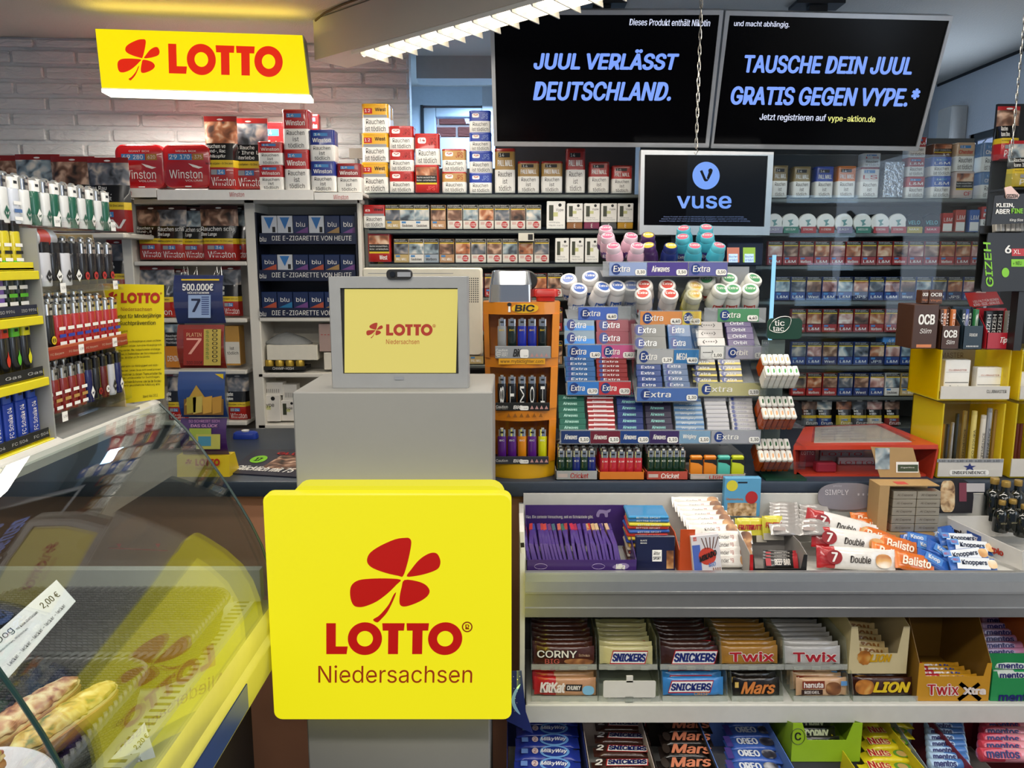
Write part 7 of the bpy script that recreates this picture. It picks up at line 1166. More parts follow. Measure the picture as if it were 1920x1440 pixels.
# mint rolls
def make_roll(c, band, tc_, ln=.13, r=.0115, txt='mentos'):
    g = G(); m = M(c, .28, coat=.5); m2 = M(band, .28, coat=.5); xs = [-.5, -.47, -.44, -.1, .2, .44, .47, .5]; rs = [.55, 1, 1.02, 1.02, 1.02, 1.02, 1, .55]; g.loft([[(x * ln, r * k * cos(2 * pi * j / 14), r + r * k * sin(2 * pi * j / 14)) for j in range(14)] for x, k in zip(xs, rs)], [m, m, m, m2, m2, m, m]); g.poly([(x / 2 + .5, z / 2 + .5) for x, z in rrect(2, 2, .7, 3)], (-ln * .46, -r * 1.1, r * .35), (ln * .62, 0, 0), (0, 0, r * 1.3), m, .0005); g.text(txt, (-ln * .42, -r * 1.1, r * .45), (ln * .55, 0, 0), (0, 0, r * 1.1), M(tc_, .35), bold=.05, shear=.1, off=.001, res=1); return Proto(lob('mint_roll', g, label='x', cat='mint roll', sharp=50))
def pile(pr_, u0, u1, v0, v1, Y0, Y1, n, desc, where, tilt=None, jit=.05, dx=0):
    A_, B_ = P((u0 + u1) / 2, v1, Y0), P((u0 + u1) / 2 + dx, v0, Y1); an = math.atan2(B_.y - A_.y, B_.z - A_.z) if tilt is None else radians(tilt); rnd = random.Random(u0 + n)
    for i in range(n):
        f = i / max(1, n - 1) ; p = A_.lerp(B_, f); pr_.put(p, (-an, 0, rnd.uniform(-jit, jit)), f'{desc}, {ORD[i]} from the front in {where}')
carton(1836, 1945, 1165, 1318, 1250, 1.80, .20, '#b8641c', 'orange-sided carton of fruit mint rolls at the end of the middle shelf', name='mint_carton', slope=.2, base=zs + .001)
pile(make_roll('#b8a0c4', '#c88ab0', '#221c6c'), 1840, 1930, 1172, 1232, 1.85, 1.98, 6, 'lilac mint roll', 'the orange-sided carton', 30)
a, b, zb, _ = carton(1856, 1960, 1240, 1318, 1272, 1.757, .04, '#1f8a4c', 'green mint carton standing at the front edge of the middle shelf', name='mint_carton', slope=.4, base=zs + .001, texts=[('mentos', (1872, 1300, 1950, 1314), '#1c1c6a', dict(bold=.06, shear=.1))])
pile(make_roll('#d4dcd4', '#2c9a5c', '#221c6c'), 1868, 1950, 1256, 1290, 1.775, 1.80, 3, 'green and white mint roll', 'the green mint carton', 20)
# ---------------------------------------------------------------- bottom shelf
def wallbox(u0, u1, v1, vf, Y0, Y1, col, label, ztop, name='candy_box', flap=None, fl_txt=None):
    a, b = P(u0, v1, Y0), P(u1, v1, Y0); zb = .3015; t = .0016; m = M(col, .5); td = thing(name, label, 'box', ((a.x + b.x) / 2, (Y0 + Y1) / 2, zb))
    for x in (a.x, b.x - t): g = G(); g.add([(x + e, y, z) for e in (0, t) for y, z in ((Y0, zb), (Y1, zb), (Y1, ztop), (Y0, a.z + .03))], [(3, 2, 1, 0), (4, 5, 6, 7), (0, 1, 5, 4), (1, 2, 6, 5), (2, 3, 7, 6), (3, 0, 4, 7)], m); ob('side', g, td)
    g = G(); g.box(a.x, b.x, Y1 - t, Y1, zb, ztop, m); ob('back', g, td); g = G(); g.box(a.x, b.x, Y0, Y0 + t, zb, a.z + .01, m); ob('front', g, td); return td
YB0, YB1 = 1.63, 1.88
def bottom(u0, u1, v1, n, bar, col, lbl, desc, where, v0=1362, vb=1452, dx=0, ztop=.43, inset=10):
    wallbox(u0, u1, 1470, v0, YB0 - .012, YB1 + .03, col, lbl, ztop); pile(bar, u0 + inset, u1 - inset, v0, vb, YB0 + .012, YB1 - .03, n, desc, where, dx=dx)
W3 = lambda u0, u1: P(u1, 1400, 1.68).x - P(u0, 1400, 1.68).x
MW = make_bar(W3(960, 1085), .050, .02, '#1f3290', [('oval', .38, -.05, .84, 1.05, '#6a9cd8'), ('oval', .42, .08, .80, .92, '#22368c'), ('MilkyWay', .40, .3, .80, .72, '#e4e6ee', dict(bold=.02, shear=.2)), ('oval', .26, .28, .36, .78, '#d8c4c8'), ('2', .29, .36, .33, .68, '#7c2438', {}), ('plate', .1, .3, .2, .7, '#6a8cd0', 0)]); bottom(950, 1104, 1440, 5, MW, '#1c2660', 'dark blue starry candy box on the bottom shelf beside the terminal', 'blue starry chocolate bar', 'the blue starry box')
fl_ = front(1.615); g = G(); m = M('#1c2864', .4); g.loft([[(fl_(u, v).x, y, fl_(u, v).z) for u, v in ((950, 1352), (1000, 1376), (986, 1335), (978, 1258), (948, 1259))] for y in (1.615, 1.617)], m); q = front(1.6146); rnd = random.Random(9)
for i in range(16): u, v = rnd.uniform(951, 976), rnd.uniform(1263, 1340); p = q(u, v); g.poly([(.5, 1), (.62, .6), (1, .5), (.62, .4), (.5, 0), (.38, .4), (0, .5), (.38, .6)], p, Vector((.003, 0, 0)), Vector((0, 0, .003)), WHT, .0004)
p = q(957, 1340); g.poly(crom([(.9, 1), (.4, .8), (.1, .5), (.3, .2), (.9, 0), (.5, .3), (.4, .5), (.6, .75)], 3), p, q(978, 1340) - p, q(957, 1282) - p, M('#8ab4e0', .4), .0006); g.tpx('28x43g', front(1.70), 979, 1352, 1014, 1361, WHT, bold=.02) if False else None
ob('box_flap', g, label='torn blue starry cardboard flap standing beside the lit terminal panel', cat='cardboard flap')
g = G(); f2 = front(1.90); a, b = f2(968, 1368), f2(1085, 1348); g.box(a.x, b.x, 1.90, 1.902, a.z, b.z, m); g.tpx('28x43g', front(1.8996), 979, 1351, 1014, 1361, WHT, bold=.02); ob('box_label', g, label='dark blue card edge printed with a pack count above the starry bars', cat='card')
SN2 = make_bar(W3(1112, 1222), .048, .022, '#3a1f18', [('plate', .22, .16, .98, .86, '#a8242c', .06), ('plate', .24, .22, .96, .80, '#e4e2e0', .06), ('SNICKERS', .27, .28, .93, .74, '#16205c', BB), ('2', .06, .2, .18, .8, '#d8d4d0', dict(bold=.03, shear=.2))]); bottom(1106, 1230, 1440, 4, SN2, '#a89c98', 'grey-sided candy box of brown bars on the bottom shelf', 'long brown chocolate bar', 'the grey-sided box', v0=1372, vb=1448)
MA2 = make_bar(W3(1236, 1338), .048, .022, '#16100e', [('Mars', .25, .1, .98, .9, '#c87a5c', dict(bold=.04, shear=.3)), ('Mars', .26, .12, .97, .88, '#c02c24', dict(bold=.0, shear=.3, off=.0014)), ('oval', .06, .1, .2, .9, '#2c2420')]); bottom(1232, 1346, 1440, 5, MA2, '#1c1614', 'black candy box of red-script bars on the bottom shelf', 'long black chocolate bar with red script', 'the black box', v0=1354, vb=1450)
OR_ = make_bar(W3(1352, 1455), .046, .02, '#3a5cac', [('OREO', .22, .2, .62, .8, '#e0e4ee', dict(bold=.04)), ('pic', .66, .1, .92, .9, PH('#15151c', '#3c3c48', '#c8c8d0')), ('plate', .0, .0, .12, 1, '#4a3c84', 0)]); bottom(1348, 1492, 1440, 5, OR_, '#5a7ac0', 'light blue-edged candy box of dark blue bars on the bottom shelf', 'dark blue cookie bar', 'the light blue-edged box', v0=1364, vb=1456, dx=-12, inset=22)
a, b, zb, _ = carton(1483, 1612, 1356, 1428, 1388, 1.70, .18, '#8fb41e', 'lime green carton with cut-out front on the bottom shelf', slope=1.0, notch=.22, inside='#7a9a1c', base=P(1483, 1428, 1.70).z, rise=-.03, extra=lambda g, q: (g.tube([q(1496 + 13 * cos(t_ * .3), 1381 + 15 * sin(t_ * .3)) + Vector((0, -.0004, 0)) for t_ in range(21)], .0007, TX, 4, True), g.tpx('C', q, 1490, 1373, 1502, 1388, TX, bold=.03)))
g = G(); g.box(P(1483, 1428, 1.70).x + .002, P(1612, 1428, 1.70).x - .002, 1.705, 1.87, .318, P(1483, 1428, 1.70).z - .001, M('#3a3e44', .5)); ob('display_box', g, label='dark box carrying the lime green carton on the bottom shelf', cat='box')
CG_ = make_bar(.10, .038, .02, '#1a1c14', [('CORNY', .2, .2, .8, .8, '#c8d0a8', dict(bold=.05)), ('plate', 0, 0, .12, 1, '#5c7a1c', 0)])
for i in range(4): CG_.put(((a.x + b.x) / 2, 1.73 + .03 * i, zb + .004 + .008 * i), (radians(-25), 0, 0), f'black muesli bar, {ORD[i]} from the front in the lime green carton')
NU = make_bar(W3(1618, 1718), .045, .024, '#d0c01c', [('Nuts', .14, .16, .56, .86, '#e8dca0', dict(bold=.09, shear=.1)), ('Nuts', .15, .18, .55, .84, '#b8242c', dict(bold=.03, shear=.1, off=.0014)), ('oval', .62, .14, .92, .84, '#5a8c2c'), ('oval', .68, .2, .86, .76, '#b8985a')]); bottom(1606, 1738, 1440, 5, NU, '#c8b81c', 'yellow candy box of nut bars on the bottom shelf', 'yellow nut bar', 'the yellow nut bar box', v0=1366, vb=1456, inset=8, dx=-4)
wallbox(1742, 1824, 1470, 1360, YB0 + .03, YB1 + .03, '#8a98a8', 'grey-blue mint box on the bottom shelf', .43, 'mint_carton'); pile(make_roll('#a4c0dc', '#4a7cc0', '#1c1c60', .098, .0125), 1742, 1820, 1362, 1444, YB0 + .05, YB1 - .02, 8, 'pale blue mint roll', 'the grey-blue mint box', 40, dx=-10)
wallbox(1828, 1960, 1470, 1360, YB0, YB1 + .03, '#7c1c2c', 'dark red mint box at the end of the bottom shelf', .43, 'mint_carton'); pile(make_roll('#c03c50', '#d8909c', '#1c1c60', .14, .016), 1832, 1955, 1362, 1430, YB0 + .03, YB1 - .02, 6, 'red mint roll', 'the dark red mint box', 40)
# ---------------------------------------------------------------- top tray goods
def zt(Y): return ZT0 + (ZT1 - ZT0) * (Y - 1.752) / .268
MK = '#3c2468'; y0 = 1.765; a = P(988, 1066, y0); a.x = XL + .004; b = P(1192, 1066, y0); t = .002; td = thing('chocolate_display_box', 'open purple display box full of thin chocolate tablets', 'box', ((a.x + b.x) / 2, 1.87, zt(y0))); mm = M(MK, .4, coat=.2); zf = P(982, 1050, y0).z; zk = P(982, 947, 1.985).z
g = G(); g.box(a.x, b.x, y0, y0 + t, zt(y0) + .001, zf, mm); q = front(y0 - .0003); g.tpx('Milka', q, 1155, 1057, 1172, 1067, WHT, bold=.04, shear=.1); g.poly(crom([(0, .4), (.3, .9), (.8, 1), (1, .5), (.7, 0), (.2, .1)], 2), q(1148, 1068), q(1180, 1068) - q(1148, 1068), q(1148, 1056) - q(1148, 1068), M('#8a78a8', .5), .0002); [g.tube([q(u + 12 * cos(k * .4), 1062 + 5 * sin(k * .4)) for k in range(16)], .0005, M('#a898c8', .4), 4, True) for u in (1014, 1122)]; ob('front', g, td)
g = G(); x0, x1 = XL + .004, P(1176, 950, 1.985).x; g.box(x0, x1, 1.985, 1.987, zt(1.985) + .0012, zk, mm); q = front(1.9846); g.tpx('Milka. Die zarteste Versuchung, seit es Schokolade gibt.', q, 983, 966, 1112, 973, WHT); g.poly(crom([(0, .3), (.2, .9), (.7, .8), (1, 1), (.95, .6), (.8, .5), (.8, 0), (.6, 0), (.55, .4), (.25, .4), (.2, 0), (.05, 0)], 2), q(1118, 969), q(1145, 969) - q(1118, 969), q(1118, 954) - q(1118, 969), M('#8f80b0', .5), .0006); ob('back', g, td)
for x, xx in ((a.x, x0), (b.x, b.x)): g = G(); e_ = .0012; g.add([(x, y0, zt(y0) + e_), (x, y0, zf), (xx, 1.985, zk), (xx, 1.985, zt(1.985) + e_), (x + .0015, y0, zt(y0) + e_), (x + .0015, y0, zf), (xx + .0015, 1.985, zk), (xx + .0015, 1.985, zt(1.985) + e_)], [(3, 2, 1, 0), (4, 5, 6, 7), (0, 1, 5, 4), (1, 2, 6, 5), (2, 3, 7, 6), (3, 0, 4, 7)], mm); ob('side', g, td)
TBC = ['#a8342c', '#b83a30', '#4a3c98', '#3c4a9c', '#5a3c88', '#b04038', '#c8483c', '#4a3c88', '#7a3c70', '#4a6a78', '#c86858', '#a83c34', '#3c6a5c', '#3c3488', '#c02c40', '#a02c4c', '#5a3c8c', '#4a3480', '#b83828', '#c8a068', '#c8a478', '#c8b088', '#d0b890', '#4a347c', '#c8a888', '#3c2c70']
rnd = random.Random(12)
for i, c in enumerate(TBC):
    u = 998 + (1166 - 998) * i / (len(TBC) - 1); p = P(u, 1052, 1.80); g = G(); g.box(-.0041, .0041, 0, .15, 0, .072, M('#4c3484', .3, coat=.4), .0012); g.box(-.0043, .0043, .105, .1505, .045, .0735, M(c, .35)); g.quad((-.0028, -.0001, .03), (.0056, 0, 0), (0, 0, .045), M('#6a54a0', .35), .0004); lob('chocolate_tablet', g, loc=(p.x, 1.80, zt(1.80) + .004), rot=(0, radians(-12 + rnd.uniform(-3, 3)), rnd.uniform(-.05, .05)), label=f'thin purple chocolate tablet on edge, {ORD[i]} from the left in the purple display box', cat='chocolate tablet')
p = P(980, 1056, 1.772); g = G(); g.box(-.004, .007, 0, .14, 0, .115, WHT, .001); g.quad((-.0035, 0, .075), (.009, 0, 0), (0, 0, .012), TX, .0004); lob('white_carton', g, loc=(p.x + .004, 1.775, zt(1.775) + .002), rot=(0, radians(-4), 0), label='narrow white carton squeezed beside the purple tablets', cat='box')
# square chocolate stack
q_ = front(1.80); a, b = q_(1192, 1069), q_(1268, 1010); x0_, x1_ = a.x, b.x; cxx = (a.x + b.x) / 2; g = G(); W = b.x - a.x; Hh = P(0, 1008, 1.80).z - zt(1.80) - .003; g.box(-W / 2, W / 2, 0, .014, 0, Hh, M('#141a3c', .3, coat=.4), .002); X = lambda f: -W / 2 + f * W; g.ql(X(.42), X(.66), Hh * .3, Hh * .62, 0, WHT); g.tl('Ritter', X(.46), X(.62), Hh * .48, Hh * .58, 0, TX, shear=.2, off=.001); g.tl('SPORT', X(.44), X(.64), Hh * .35, Hh * .44, 0, TX, bold=.02, off=.001); g.tl('BUNTE', X(.12), X(.28), Hh * .86, Hh * .9, 0, WHT); g.tl('MENGE', X(.12), X(.28), Hh * .79, Hh * .83, 0, WHT); g.quad((X(.78), 0, Hh * .1), (W * .18, 0, 0), (0, 0, Hh * .5), CHP, .0006)
lob('square_chocolate', g, loc=(cxx, 1.80, zt(1.80) + .003), rot=(radians(-8), 0, 0), label='upright dark navy square chocolate pack in front of the colourful pile', cat='chocolate tablet')
for i, c in enumerate(['#3c2a24', '#5a4030', '#d0c4b0', '#7c3a2c', '#c8b89c', '#c8982c', '#2c4a9c', '#c8b03c', '#b83024', '#2c5aa8', '#c84030', '#d8c83c', '#3c78b8', '#3a8cc0']):
    p = P(1214, 1010, 1.87); g = G(); g.box(-.052, .052, -.045, .045, 0, .0085, M(c, .3, coat=.4), .003); g.tl('RITTER SPORT', -.03, .03, .002, .0065, -.045, WHT, res=1); lob('square_chocolate', g, loc=(p.x + rnd.uniform(-.003, .003) , 1.895 + rnd.uniform(-.004, .004), zt(1.94) + .0015 + .0092 * i), rot=(0, 0, rnd.uniform(-.06, .06)), label=f'flat square chocolate pack, {ORD[i]} from the bottom of the colourful pile', cat='chocolate tablet')
# kinder bars in a white and orange carton
y1_ = 1.80; zc1 = zt(1.80); td = thing('chocolate_carton', 'white and orange carton of white wrapped bars behind the tilted biscuit box', 'box', (P(1335, 1060, 1.85).x, 1.9, zc1)); xo0, xo1 = P(1273, 1060, y1_).x, P(1398, 1060, y1_).x
g = G(); g.box(xo0, xo0 + .036, y1_ - .004, y1_ - .002, zc1 + .002, P(0, 992, y1_).z, M('#b8481c', .4)); ob('orange_front', g, td)
for x, c in ((xo0 - .001, '#b8481c'), (xo1, '#c9ccd0')): g = G(); g.add([(x + e, y, z) for e in (0, .002) for y, z in ((y1_, zc1 + .001), (2.0, zt(2.0) + .001), (2.0, zt(2.0) + .08), (y1_ + .06, zc1 + .085), (y1_, zc1 + .06))], [(4, 3, 2, 1, 0), (5, 6, 7, 8, 9), (0, 1, 6, 5), (1, 2, 7, 6), (2, 3, 8, 7), (3, 4, 9, 8), (4, 0, 5, 9)], M(c, .45)); ob('side', g, td)
KB = make_bar(.125, .034, .016, '#d6d2cc', [('pic', .74, .05, .98, .9, CHP), ('Kinder', .30, .3, .52, .62, '#4a4444', dict(bold=.0)), ('rg', .55, .3, .61, .62, '#a85048', {})])
pile(KB, 1285, 1395, 952, 1005, 1.88, 1.985, 7, 'white wrapped bar', 'the back pile of the orange-fronted carton', 50, dx=-35); pile(KB, 1320, 1410, 1020, 1064, 1.82, 1.86, 4, 'white wrapped bar', 'the front pile beside the biscuit box', 35)
g = G(); W, Hh = .068, .102; g.box(-W / 2, W / 2, 0, .02, 0, Hh, M('#d0ccd0', .4), .001); X = lambda f: -W / 2 + f * W; g.ql(X(.02), X(.3), Hh * .02, Hh * .78, 0, M('#4a62b0', .4)); g.poly([(.5 + .5 * cos(i * .3), .5 + .5 * sin(i * .3)) for i in range(21)], (X(.22), 0, Hh * .28), (W * .62, 0, 0), (0, 0, Hh * .42), M('#c04030', .4), .0006); g.text('MIKADO', (X(.24), 0, Hh * .36), (W * .62, 0, Hh * .14), (0, 0, Hh * .14), TX, bold=.04, off=.0016); g.text('&GO', (X(.55), 0, Hh * .22), (W * .25, 0, Hh * .03), (0, 0, Hh * .1), M('#4a7ac0', .4), bold=.02, off=.0016); g.ql(X(.08), X(.2), Hh * .88, Hh * .97, 0, M('#b83a34', .4)); g.tl('LU', X(.1), X(.18), Hh * .9, Hh * .95, 0, WHT, off=.001); g.tl('DU LAIT', X(.5), X(.75), Hh * .08, Hh * .13, 0, M('#6a8ab8', .4))
for i in range(5): g.quad((X(.48 + .08 * i), 0, Hh * .66), (W * .03, 0, 0), (-W * .12 + W * .07 * i, 0, Hh * .28), M('#5a3420', .4), .0009)
for i in range(4): g.quad((X(.72 + .06 * i), 0, Hh * .0), (W * .03, 0, 0), (W * .02 * i - .002, 0, Hh * .2), M('#8a5a34', .4), .0009)
lob('biscuit_box', g, loc=(P(1328, 1060, 1.78).x, 1.775, zt(1.775) + .003), rot=(radians(-6), radians(-6), 0), label='tilted white biscuit stick box with red disc at the front of the tray', cat='box')
# blue character-free hanging pack
box_at((1356, 897, 1428, 970), 1.985, .02, M('#5a9cc4', .4), 'light blue toy pack with yellow dot and red disc, above the yellow sachets', 'box', 'toy_pack', [('Überraschung', .06, .42, .52, .50, M('#c87a1c', .4), dict(bold=.02))], [(.1, .02, .9, .36, PH('#7a5a3c', '#c8a478', '#e0c8a8', sc=70)), (.36, .86, .62, .90, M('#1c2430', .4))], extra=lambda g, X, h, y: (g.poly([(.5 + .5 * cos(i * .3), .5 + .5 * sin(i * .3)) for i in range(21)], (X(.05), y, h * .66), (X(.36) - X(.05), 0, 0), (0, 0, h * .28), M('#d0c43c', .4)), g.poly([(.5 + .5 * cos(i * .3), .5 + .5 * sin(i * .3)) for i in range(21)], (X(.58), y, h * .34), (X(.92) - X(.58), 0, 0), (0, 0, h * .32), M('#b02c30', .4), .001)))
FR = make_bar(.052, .062, .014, '#cfc43c', [('FRUTTY', .12, .5, .9, .72, '#b02c30', dict(bold=.05, shear=.1)), ('plate', .0, .0, 1, .28, '#b8b0a0', 0)], name='sweet_sachet', cat='sachet', cr=.004)
for i, (u, v) in enumerate(((1398, 1016), (1417, 1016), (1449, 1012))): p = P(u, v, 1.90 - .01 * (i == 2)); FR.put((p.x, p.y, max(p.z, zt(1.90) + .002)), (radians(-15), 0, 0), ['yellow sweet sachet half behind the white carton side', 'yellow sweet sachet, middle of three', 'yellow sweet sachet beside the clear packets'][i])
SI = make_bar(.075, .034, .012, '#8f8b88', [('plate', .1, .3, .5, .6, '#8a7c78', 0)], name='clear_sachet', cat='sachet', gloss=.2)
pile(SI, 1438, 1510, 962, 1004, 1.86, 1.985, 7, 'silvery clear sachet', 'the pile behind the croissant bags', 50); pile(SI, 1500, 1560, 966, 1004, 1.87, 1.985, 5, 'silvery clear sachet', 'the pile below the oval grey sign', 50)
# oval grey sign
sq = front(2.005); t = thing('shelf_sign', 'oval grey shelf sign with pale lettering at the counter edge', 'sign', sq(1588, 955)); g = G(); c0, c1 = sq(1532, 956), sq(1643, 906); ov = [((c0.x + c1.x) / 2 + (c1.x - c0.x) / 2 * math.copysign(abs(cos(k * pi / 16)) ** .7, cos(k * pi / 16)), (c0.z + c1.z) / 2 + (c1.z - c0.z) / 2 * math.copysign(abs(sin(k * pi / 16)) ** .8, sin(k * pi / 16))) for k in range(32)]; g.loft([[(x, y, z) for x, z in ov] for y in (2.005, 2.008)], M('#8c8890', .35, .2)); q = front(2.0045); g.tpx('SIMPLY', q, 1547, 918, 1591, 928, M('#d8d4d8', .4), bold=.0); g.tpx('smoke', q, 1562, 909, 1578, 913, M('#c0bcc4', .4), res=1); g.tpx('- - - -', q, 1608, 925, 1638, 929, M('#c0bcc4', .4)); ob('sign_face', g, t); g = G(); g.box(sq(1560, 950).x, sq(1615, 950).x, 2.006, 2.012, zt(2.0), c0.z + .004, CLR); ob('foot', g, t)
for i, (u, c, n_) in enumerate(((1592, '#b89aa0', 'pink'), (1605, '#c4a8ac', 'pale pink'), (1620, '#3c3a58', 'navy'), (1634, '#42404c', 'dark grey'))): p = P(u, 988, 1.96); g = G(); g.lathe([(0, 0), (.010, 0), (.010, .042), (.0095, .043), (0, .043)], M(c, .3), n=14); g.lathe([(.0103, .043), (.0103, .056), (0, .057)], M('#b8b4b8', .25, .4), n=14); lob('vapor_stick', g, loc=(p.x, 1.96, zt(1.96) + .002), label=f'{n_} vapor stick standing below the oval grey sign', cat='vapor stick')
# beef snack box
a, b, zb, _ = carton(1405, 1512, 1014, 1072, 1066, 1.762, .15, '#1c1a1a', 'black and red snack carton with low front beside the croissant bags', slope=.5, notch=.1, base=zt(1.762) + .001, inside='#8f8b88', rise=-.022, extra=lambda g, q: g.qpx(q, 1406, 1040, 1412, 1072, RED))
BF = make_bar(.085, .03, .012, '#1a1615', [('BEEF BAR', .3, .25, .75, .75, '#d4ccc4', dict(bold=.03)), ('plate', .05, .2, .2, .8, '#a8242c', 0)], [(.8, 1, '#a8242c')], name='snack_bar', cat='snack bar'); pile(BF, 1425, 1505, 1054, 1066, 1.79, 1.82, 3, 'black beef snack bar', 'the black and red carton', 30)
# croissant bags
CB = make_bar(.19, .056, .036, '#d8d4ce', [('oval', .10, .2, .30, .82, '#8a1c20'), ('7', .16, .3, .24, .72, '#e0dcd8', dict(bold=.05)), ('Double', .40, .3, .66, .62, '#2a2018', dict(bold=.02, shear=.1)), ('pic', .72, .15, .92, .75, PH('#b8743c', '#d8a868', '#ece0d0'))], [(0, .22, '#a81c20')], name='croissant_bag', cat='bag', cr=.02)
for i, (u, v, Y, ry, dz) in enumerate(((1612, 1070, 1.79, 2, 0), (1598, 1040, 1.845, 7, .026), (1580, 1015, 1.90, 14, .045))): p = P(u, v, Y); CB.put((p.x, Y + .02, zt(Y) + .004 + dz), (radians(-22), radians(ry), radians(-4)), ['lowest', 'middle', 'uppermost, steeply tilted'][i] + ' red and white croissant bag of the three')
BA = make_bar(.10, .045, .022, '#c8641c', [('Balisto', .14, .25, .86, .75, '#e8dcc8', dict(bold=.03, shear=.15))], [(0, .1, '#d87828')], name='cereal_bar'); 
for i, (u, v, Y, ry, dz) in enumerate(((1722, 1068, 1.785, 12, 0), (1675, 1058, 1.81, 16, .012), (1690, 1040, 1.84, 14, .022), (1650, 1022, 1.88, 18, .03), (1640, 1005, 1.93, 4, .04), (1638, 996, 1.96, 2, .048))): p = P(u, v, Y); BA.put((p.x, Y + .015, zt(Y) + .004 + dz), (radians(-35), radians(ry), 0), f'orange cereal bar, {ORD[i]} from the front of the orange pile')
KN = make_bar(.115, .036, .022, '#3a68b4', [('plate', .1, .08, .84, .9, '#d4d8dc', .05), ('Knoppers', .22, .3, .76, .72, '#16223c', dict(bold=.03, shear=.1)), ('plate', .03, .5, .2, .92, '#5a8cc8', 0), ('NEU', .05, .62, .16, .8, '#c04034', {}), ('pic', .78, .15, .97, .8, PH('#b8844c', '#d8b078', '#ece0d0'))], name='wafer_bar', cat='wafer bar'); KD = make_bar(.11, .036, .020, '#2858a8', [('plate', .1, .2, .6, .8, '#4a80c4', .1), ('Knop', .2, .3, .5, .7, '#d8dce4', dict(bold=.03))], name='wafer_bar', cat='wafer bar')
for i, (k, u, v, Y, ry, dz) in enumerate(((KN, 1835, 1070, 1.785, 2, 0), (KD, 1762, 1066, 1.80, 28, .0), (KN, 1820, 1050, 1.815, -6, .018), (KD, 1775, 1052, 1.83, 35, .014), (KN, 1830, 1036, 1.85, 4, .032), (KD, 1750, 1040, 1.86, 18, .02), (KN, 1812, 1022, 1.885, 3, .042), (KD, 1735, 1022, 1.90, 10, .034), (KD, 1770, 1012, 1.93, -12, .042))): p = P(u, v, Y); k.put((p.x, Y + .015, zt(Y) + .004 + dz * .62), (radians(-42), radians(ry), R_.uniform(-.1, .1)), f'{"blue and white" if k is KN else "dark blue crumpled"} wafer bar, {ORD[i]} from the front of the blue heap')
# white carton with writing
DU = M('#c9c6c0', .5); td = thing('wafer_carton', 'white open carton with dark and red lettering behind the blue wafer heap', 'box', (P(1850, 1060, 1.87).x, 1.88, zt(1.88)))
def slab4(g, pts, th, m): slab(g, [Vector(p) for p in pts], th, m)
A_ = [P(1776, 1006, 1.975), P(1916, 1070, 1.80), P(1916, 1034, 1.80), P(1777, 971, 1.975)]; g = G(); slab4(g, A_, .002, DU); n_ = (A_[1] - A_[0]).cross(A_[3] - A_[0]).normalized(); q = plane(A_[0] + n_ * .0008, n_)
for st, c4, c in (('duplo', ((1777, 997), (1812, 1013), (1777, 983)), '#2c1c14'), ('duplo', ((1848, 1032), (1882, 1046), (1848, 1018)), '#b83c2c'), ('JETZT', ((1816, 1008), (1834, 1016), (1816, 1000)), '#e0e0e4')):
    p = q(*c4[0]); 
    if st == 'JETZT': pp_ = q(1813, 1014); g.quad(pp_, q(1840, 1026) - pp_, q(1813, 994) - pp_, M('#2c4a8c', .4), .0006)
    g.text(st, p, q(*c4[1]) - p, q(*c4[2]) - p, M(c, .4), bold=.04, off=.0014)
ob('front', g, td); B_ = [P(1777, 1006, 1.975) + Vector((.002, .004, 0)), P(1960, 1006, 1.99), P(1960, 966, 1.99), P(1777, 969, 1.975) + Vector((.002, .004, 0))]; g = G(); slab4(g, B_, .002, DU); ob('back', g, td); g = G(); C4 = [A_[1] + Vector((.002, 0, 0)), P(1975, 1050, 1.85), P(1975, 1010, 1.85), A_[2] + Vector((.002, 0, 0))]; slab4(g, C4, .002, DU); ob('side', g, td)
# kraft carton with small silver boxes
kq = front(1.93); KR = M('#a98a5c', .55); a = kq(1643, 1000); zb = zt(1.93) + .002; b = kq(1760, 912); W = b.x - a.x; td = thing('kraft_carton', 'open kraft cardboard carton holding small silver boxes, lid folded up behind', 'box', ((a.x + b.x) / 2, 1.96, zb))
g = G(); g.box(a.x, a.x + .026, 1.93, 1.99, zb, b.z, KR); g.box(a.x + .026, b.x + .002, 1.985, 1.99, zb, b.z, KR); g.box(a.x, b.x + .002, 1.93, 1.99, b.z, b.z + .0025, KR); q = PZ(1690, 902, b.z + .003); g.box(q.x - .025, q.x + .005, 1.94, 1.965, b.z + .0025, b.z + .003, M('#b8443c', .5)); ob('body', g, td)
g = G(); l2 = front(1.992); slab(g, [l2(1650, 895), l2(1727, 895), l2(1712, 840), l2(1633, 838)], .002, KR); q = front(1.9915); g.qpx(q, 1680, 866, 1722, 886, WHT, .0005); g.qpx(q, 1683, 871, 1721, 884, M('#3c4a34', .5), .001); g.tpx('Zigarillos', q, 1688, 875, 1714, 878, WHT, off=.0016, res=1); g.qpx(q, 1641, 840, 1668, 880, PHOTOS[1], .0004); ob('lid', g, td)
KS = G(); KS.box(-.030, .030, 0, .03, 0, .0205, M('#a8a090', .28, .5), .001); KS.tl('Al Capone', -.02, .02, .007, .014, 0, M('#5a5044', .4), shear=.2); KS = Proto(lob('cigarillo_pack', KS, label='x', cat='cigarillo pack'))
x0, x1 = kq(1674, 960).x, kq(1764, 960).x; zb = kq(1700, 999).z; td_ = G(); td_.box(a.x + .027, b.x + .002, 1.932, 1.984, zt(1.93) + .002, zb - .001, KR); ob('inner_tray', td_, td)
for r_ in range(5):
    for c_ in range(2): KS.put((x0 + (x1 - x0) * (.25 + .5 * c_), 1.935, zb + .001 + .0222 * r_), (0, 0, 0), f'small silver cigarillo box, {ORD[r_]} from the bottom, {["first", "second"][c_]} column of the kraft carton', scale=((x1 - x0) / 2 / .0615, 1, 1.02))
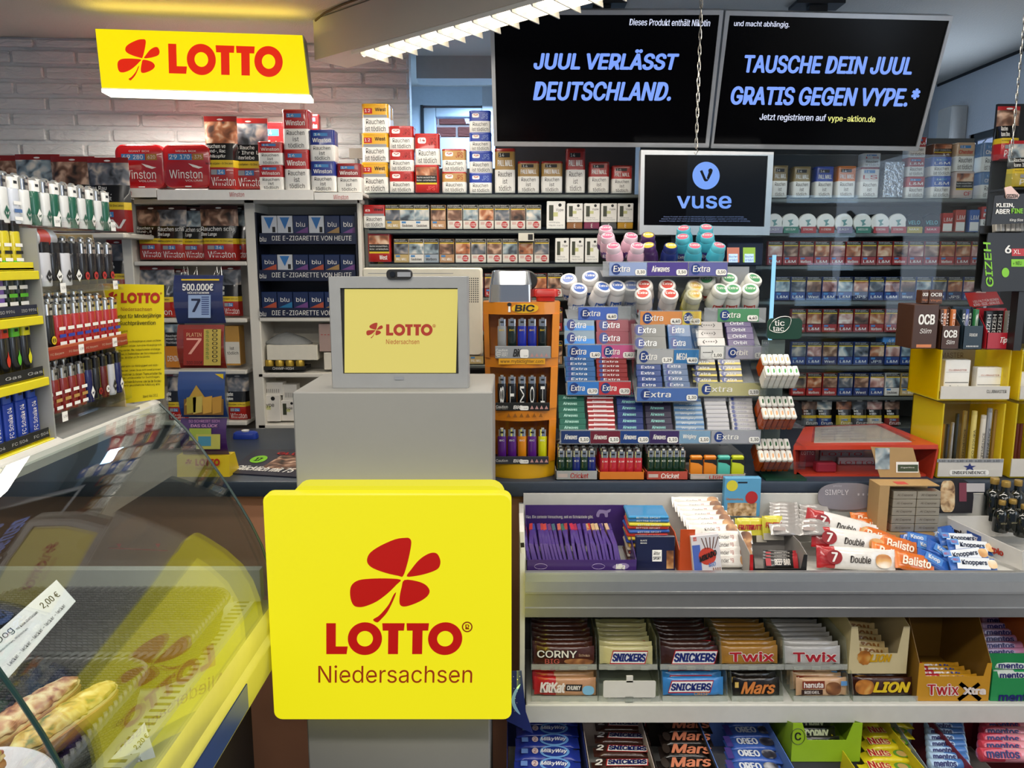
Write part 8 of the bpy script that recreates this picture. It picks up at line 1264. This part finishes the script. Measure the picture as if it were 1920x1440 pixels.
# arched photo card
aq = front(2.0); g = G(); c0, c1 = aq(1757, 962), aq(1829, 897); W, Hh = c1.x - c0.x, c1.z - c0.z; ar = [(0, 0), (1, 0), (1, .45)] + [(.5 + .5 * cos(k * pi / 10), .45 + .55 * sin(k * pi / 10)) for k in range(1, 10)] + [(0, .45)]; g.loft([[(c0.x + x * W, y, c0.z + z * Hh) for x, z in ar] for y in (2.0, 2.003)], M('#1c1a20', .4)); q = front(1.9995); g.poly(rrect(1, 1, .3, 5, .5, .5), aq(1763, 960), aq(1790, 960) - aq(1763, 960), aq(1763, 901) - aq(1763, 960), PH('#6a4a34', '#c8a478', '#e0cca4', sc=60), .001); g.qpx(q, 1798, 905, 1812, 940, M('#7a3848', .4), .001); g.qpx(q, 1812, 906, 1846, 922, M('#b8b4b4', .5), .001); ob('photo_card', g, label='arched dark advertising card with a portrait photo beside the kraft carton', cat='card')
g = G(); g.box(c0.x + .02, c1.x - .02, 2.003, 2.014, zt(2.0), c0.z + .006, CLR); 
# dark bottles
def liq(u, vtop, Y, h, r, label):
    p = P(u, vtop, Y); zb = p.z - h; t = thing('liqueur_bottle', label, 'bottle', (p.x, Y, zb)); g = G(); g.lathe([(0, 0), (r * .96, 0), (r, .003), (r, h * .55), (r * .85, h * .66), (r * .42, h * .74), (r * .38, h * .88), (0, h * .88)], M('#0d1210', .12, coat=.6, var=0), n=22); g.tl('KRÄUTER', -r * .6, r * .6, h * .3, h * .36, -r - .0008, M('#b0a884', .4), res=1); lob('glass', g, t); g = G(); g.lathe([(r * .44, h * .86), (r * .46, h * .87), (r * .46, h * .98), (r * .42, h), (0, h)], M('#a88a48', .3, .5), n=18); lob('cap', g, t)
for i, (u, v, Y, h, r) in enumerate(((1866, 896, 2.0, .115, .024), (1887, 902, 1.975, .11, .024), (1910, 900, 2.0, .11, .022), (1900, 936, 1.945, .085, .020), (1922, 946, 1.93, .085, .020), (1880, 938, 1.955, .085, .019))): liq(u, v, Y, min(h, P(u, v, Y).z - zt(Y) - .001), r, f'dark liqueur bottle with gold cap, {["tallest, nearest the portrait card", "second, before the tallest", "third, at the picture edge behind", "small, in front of the third", "small, at the picture edge in front", "small, next to the white carton"][i]}')
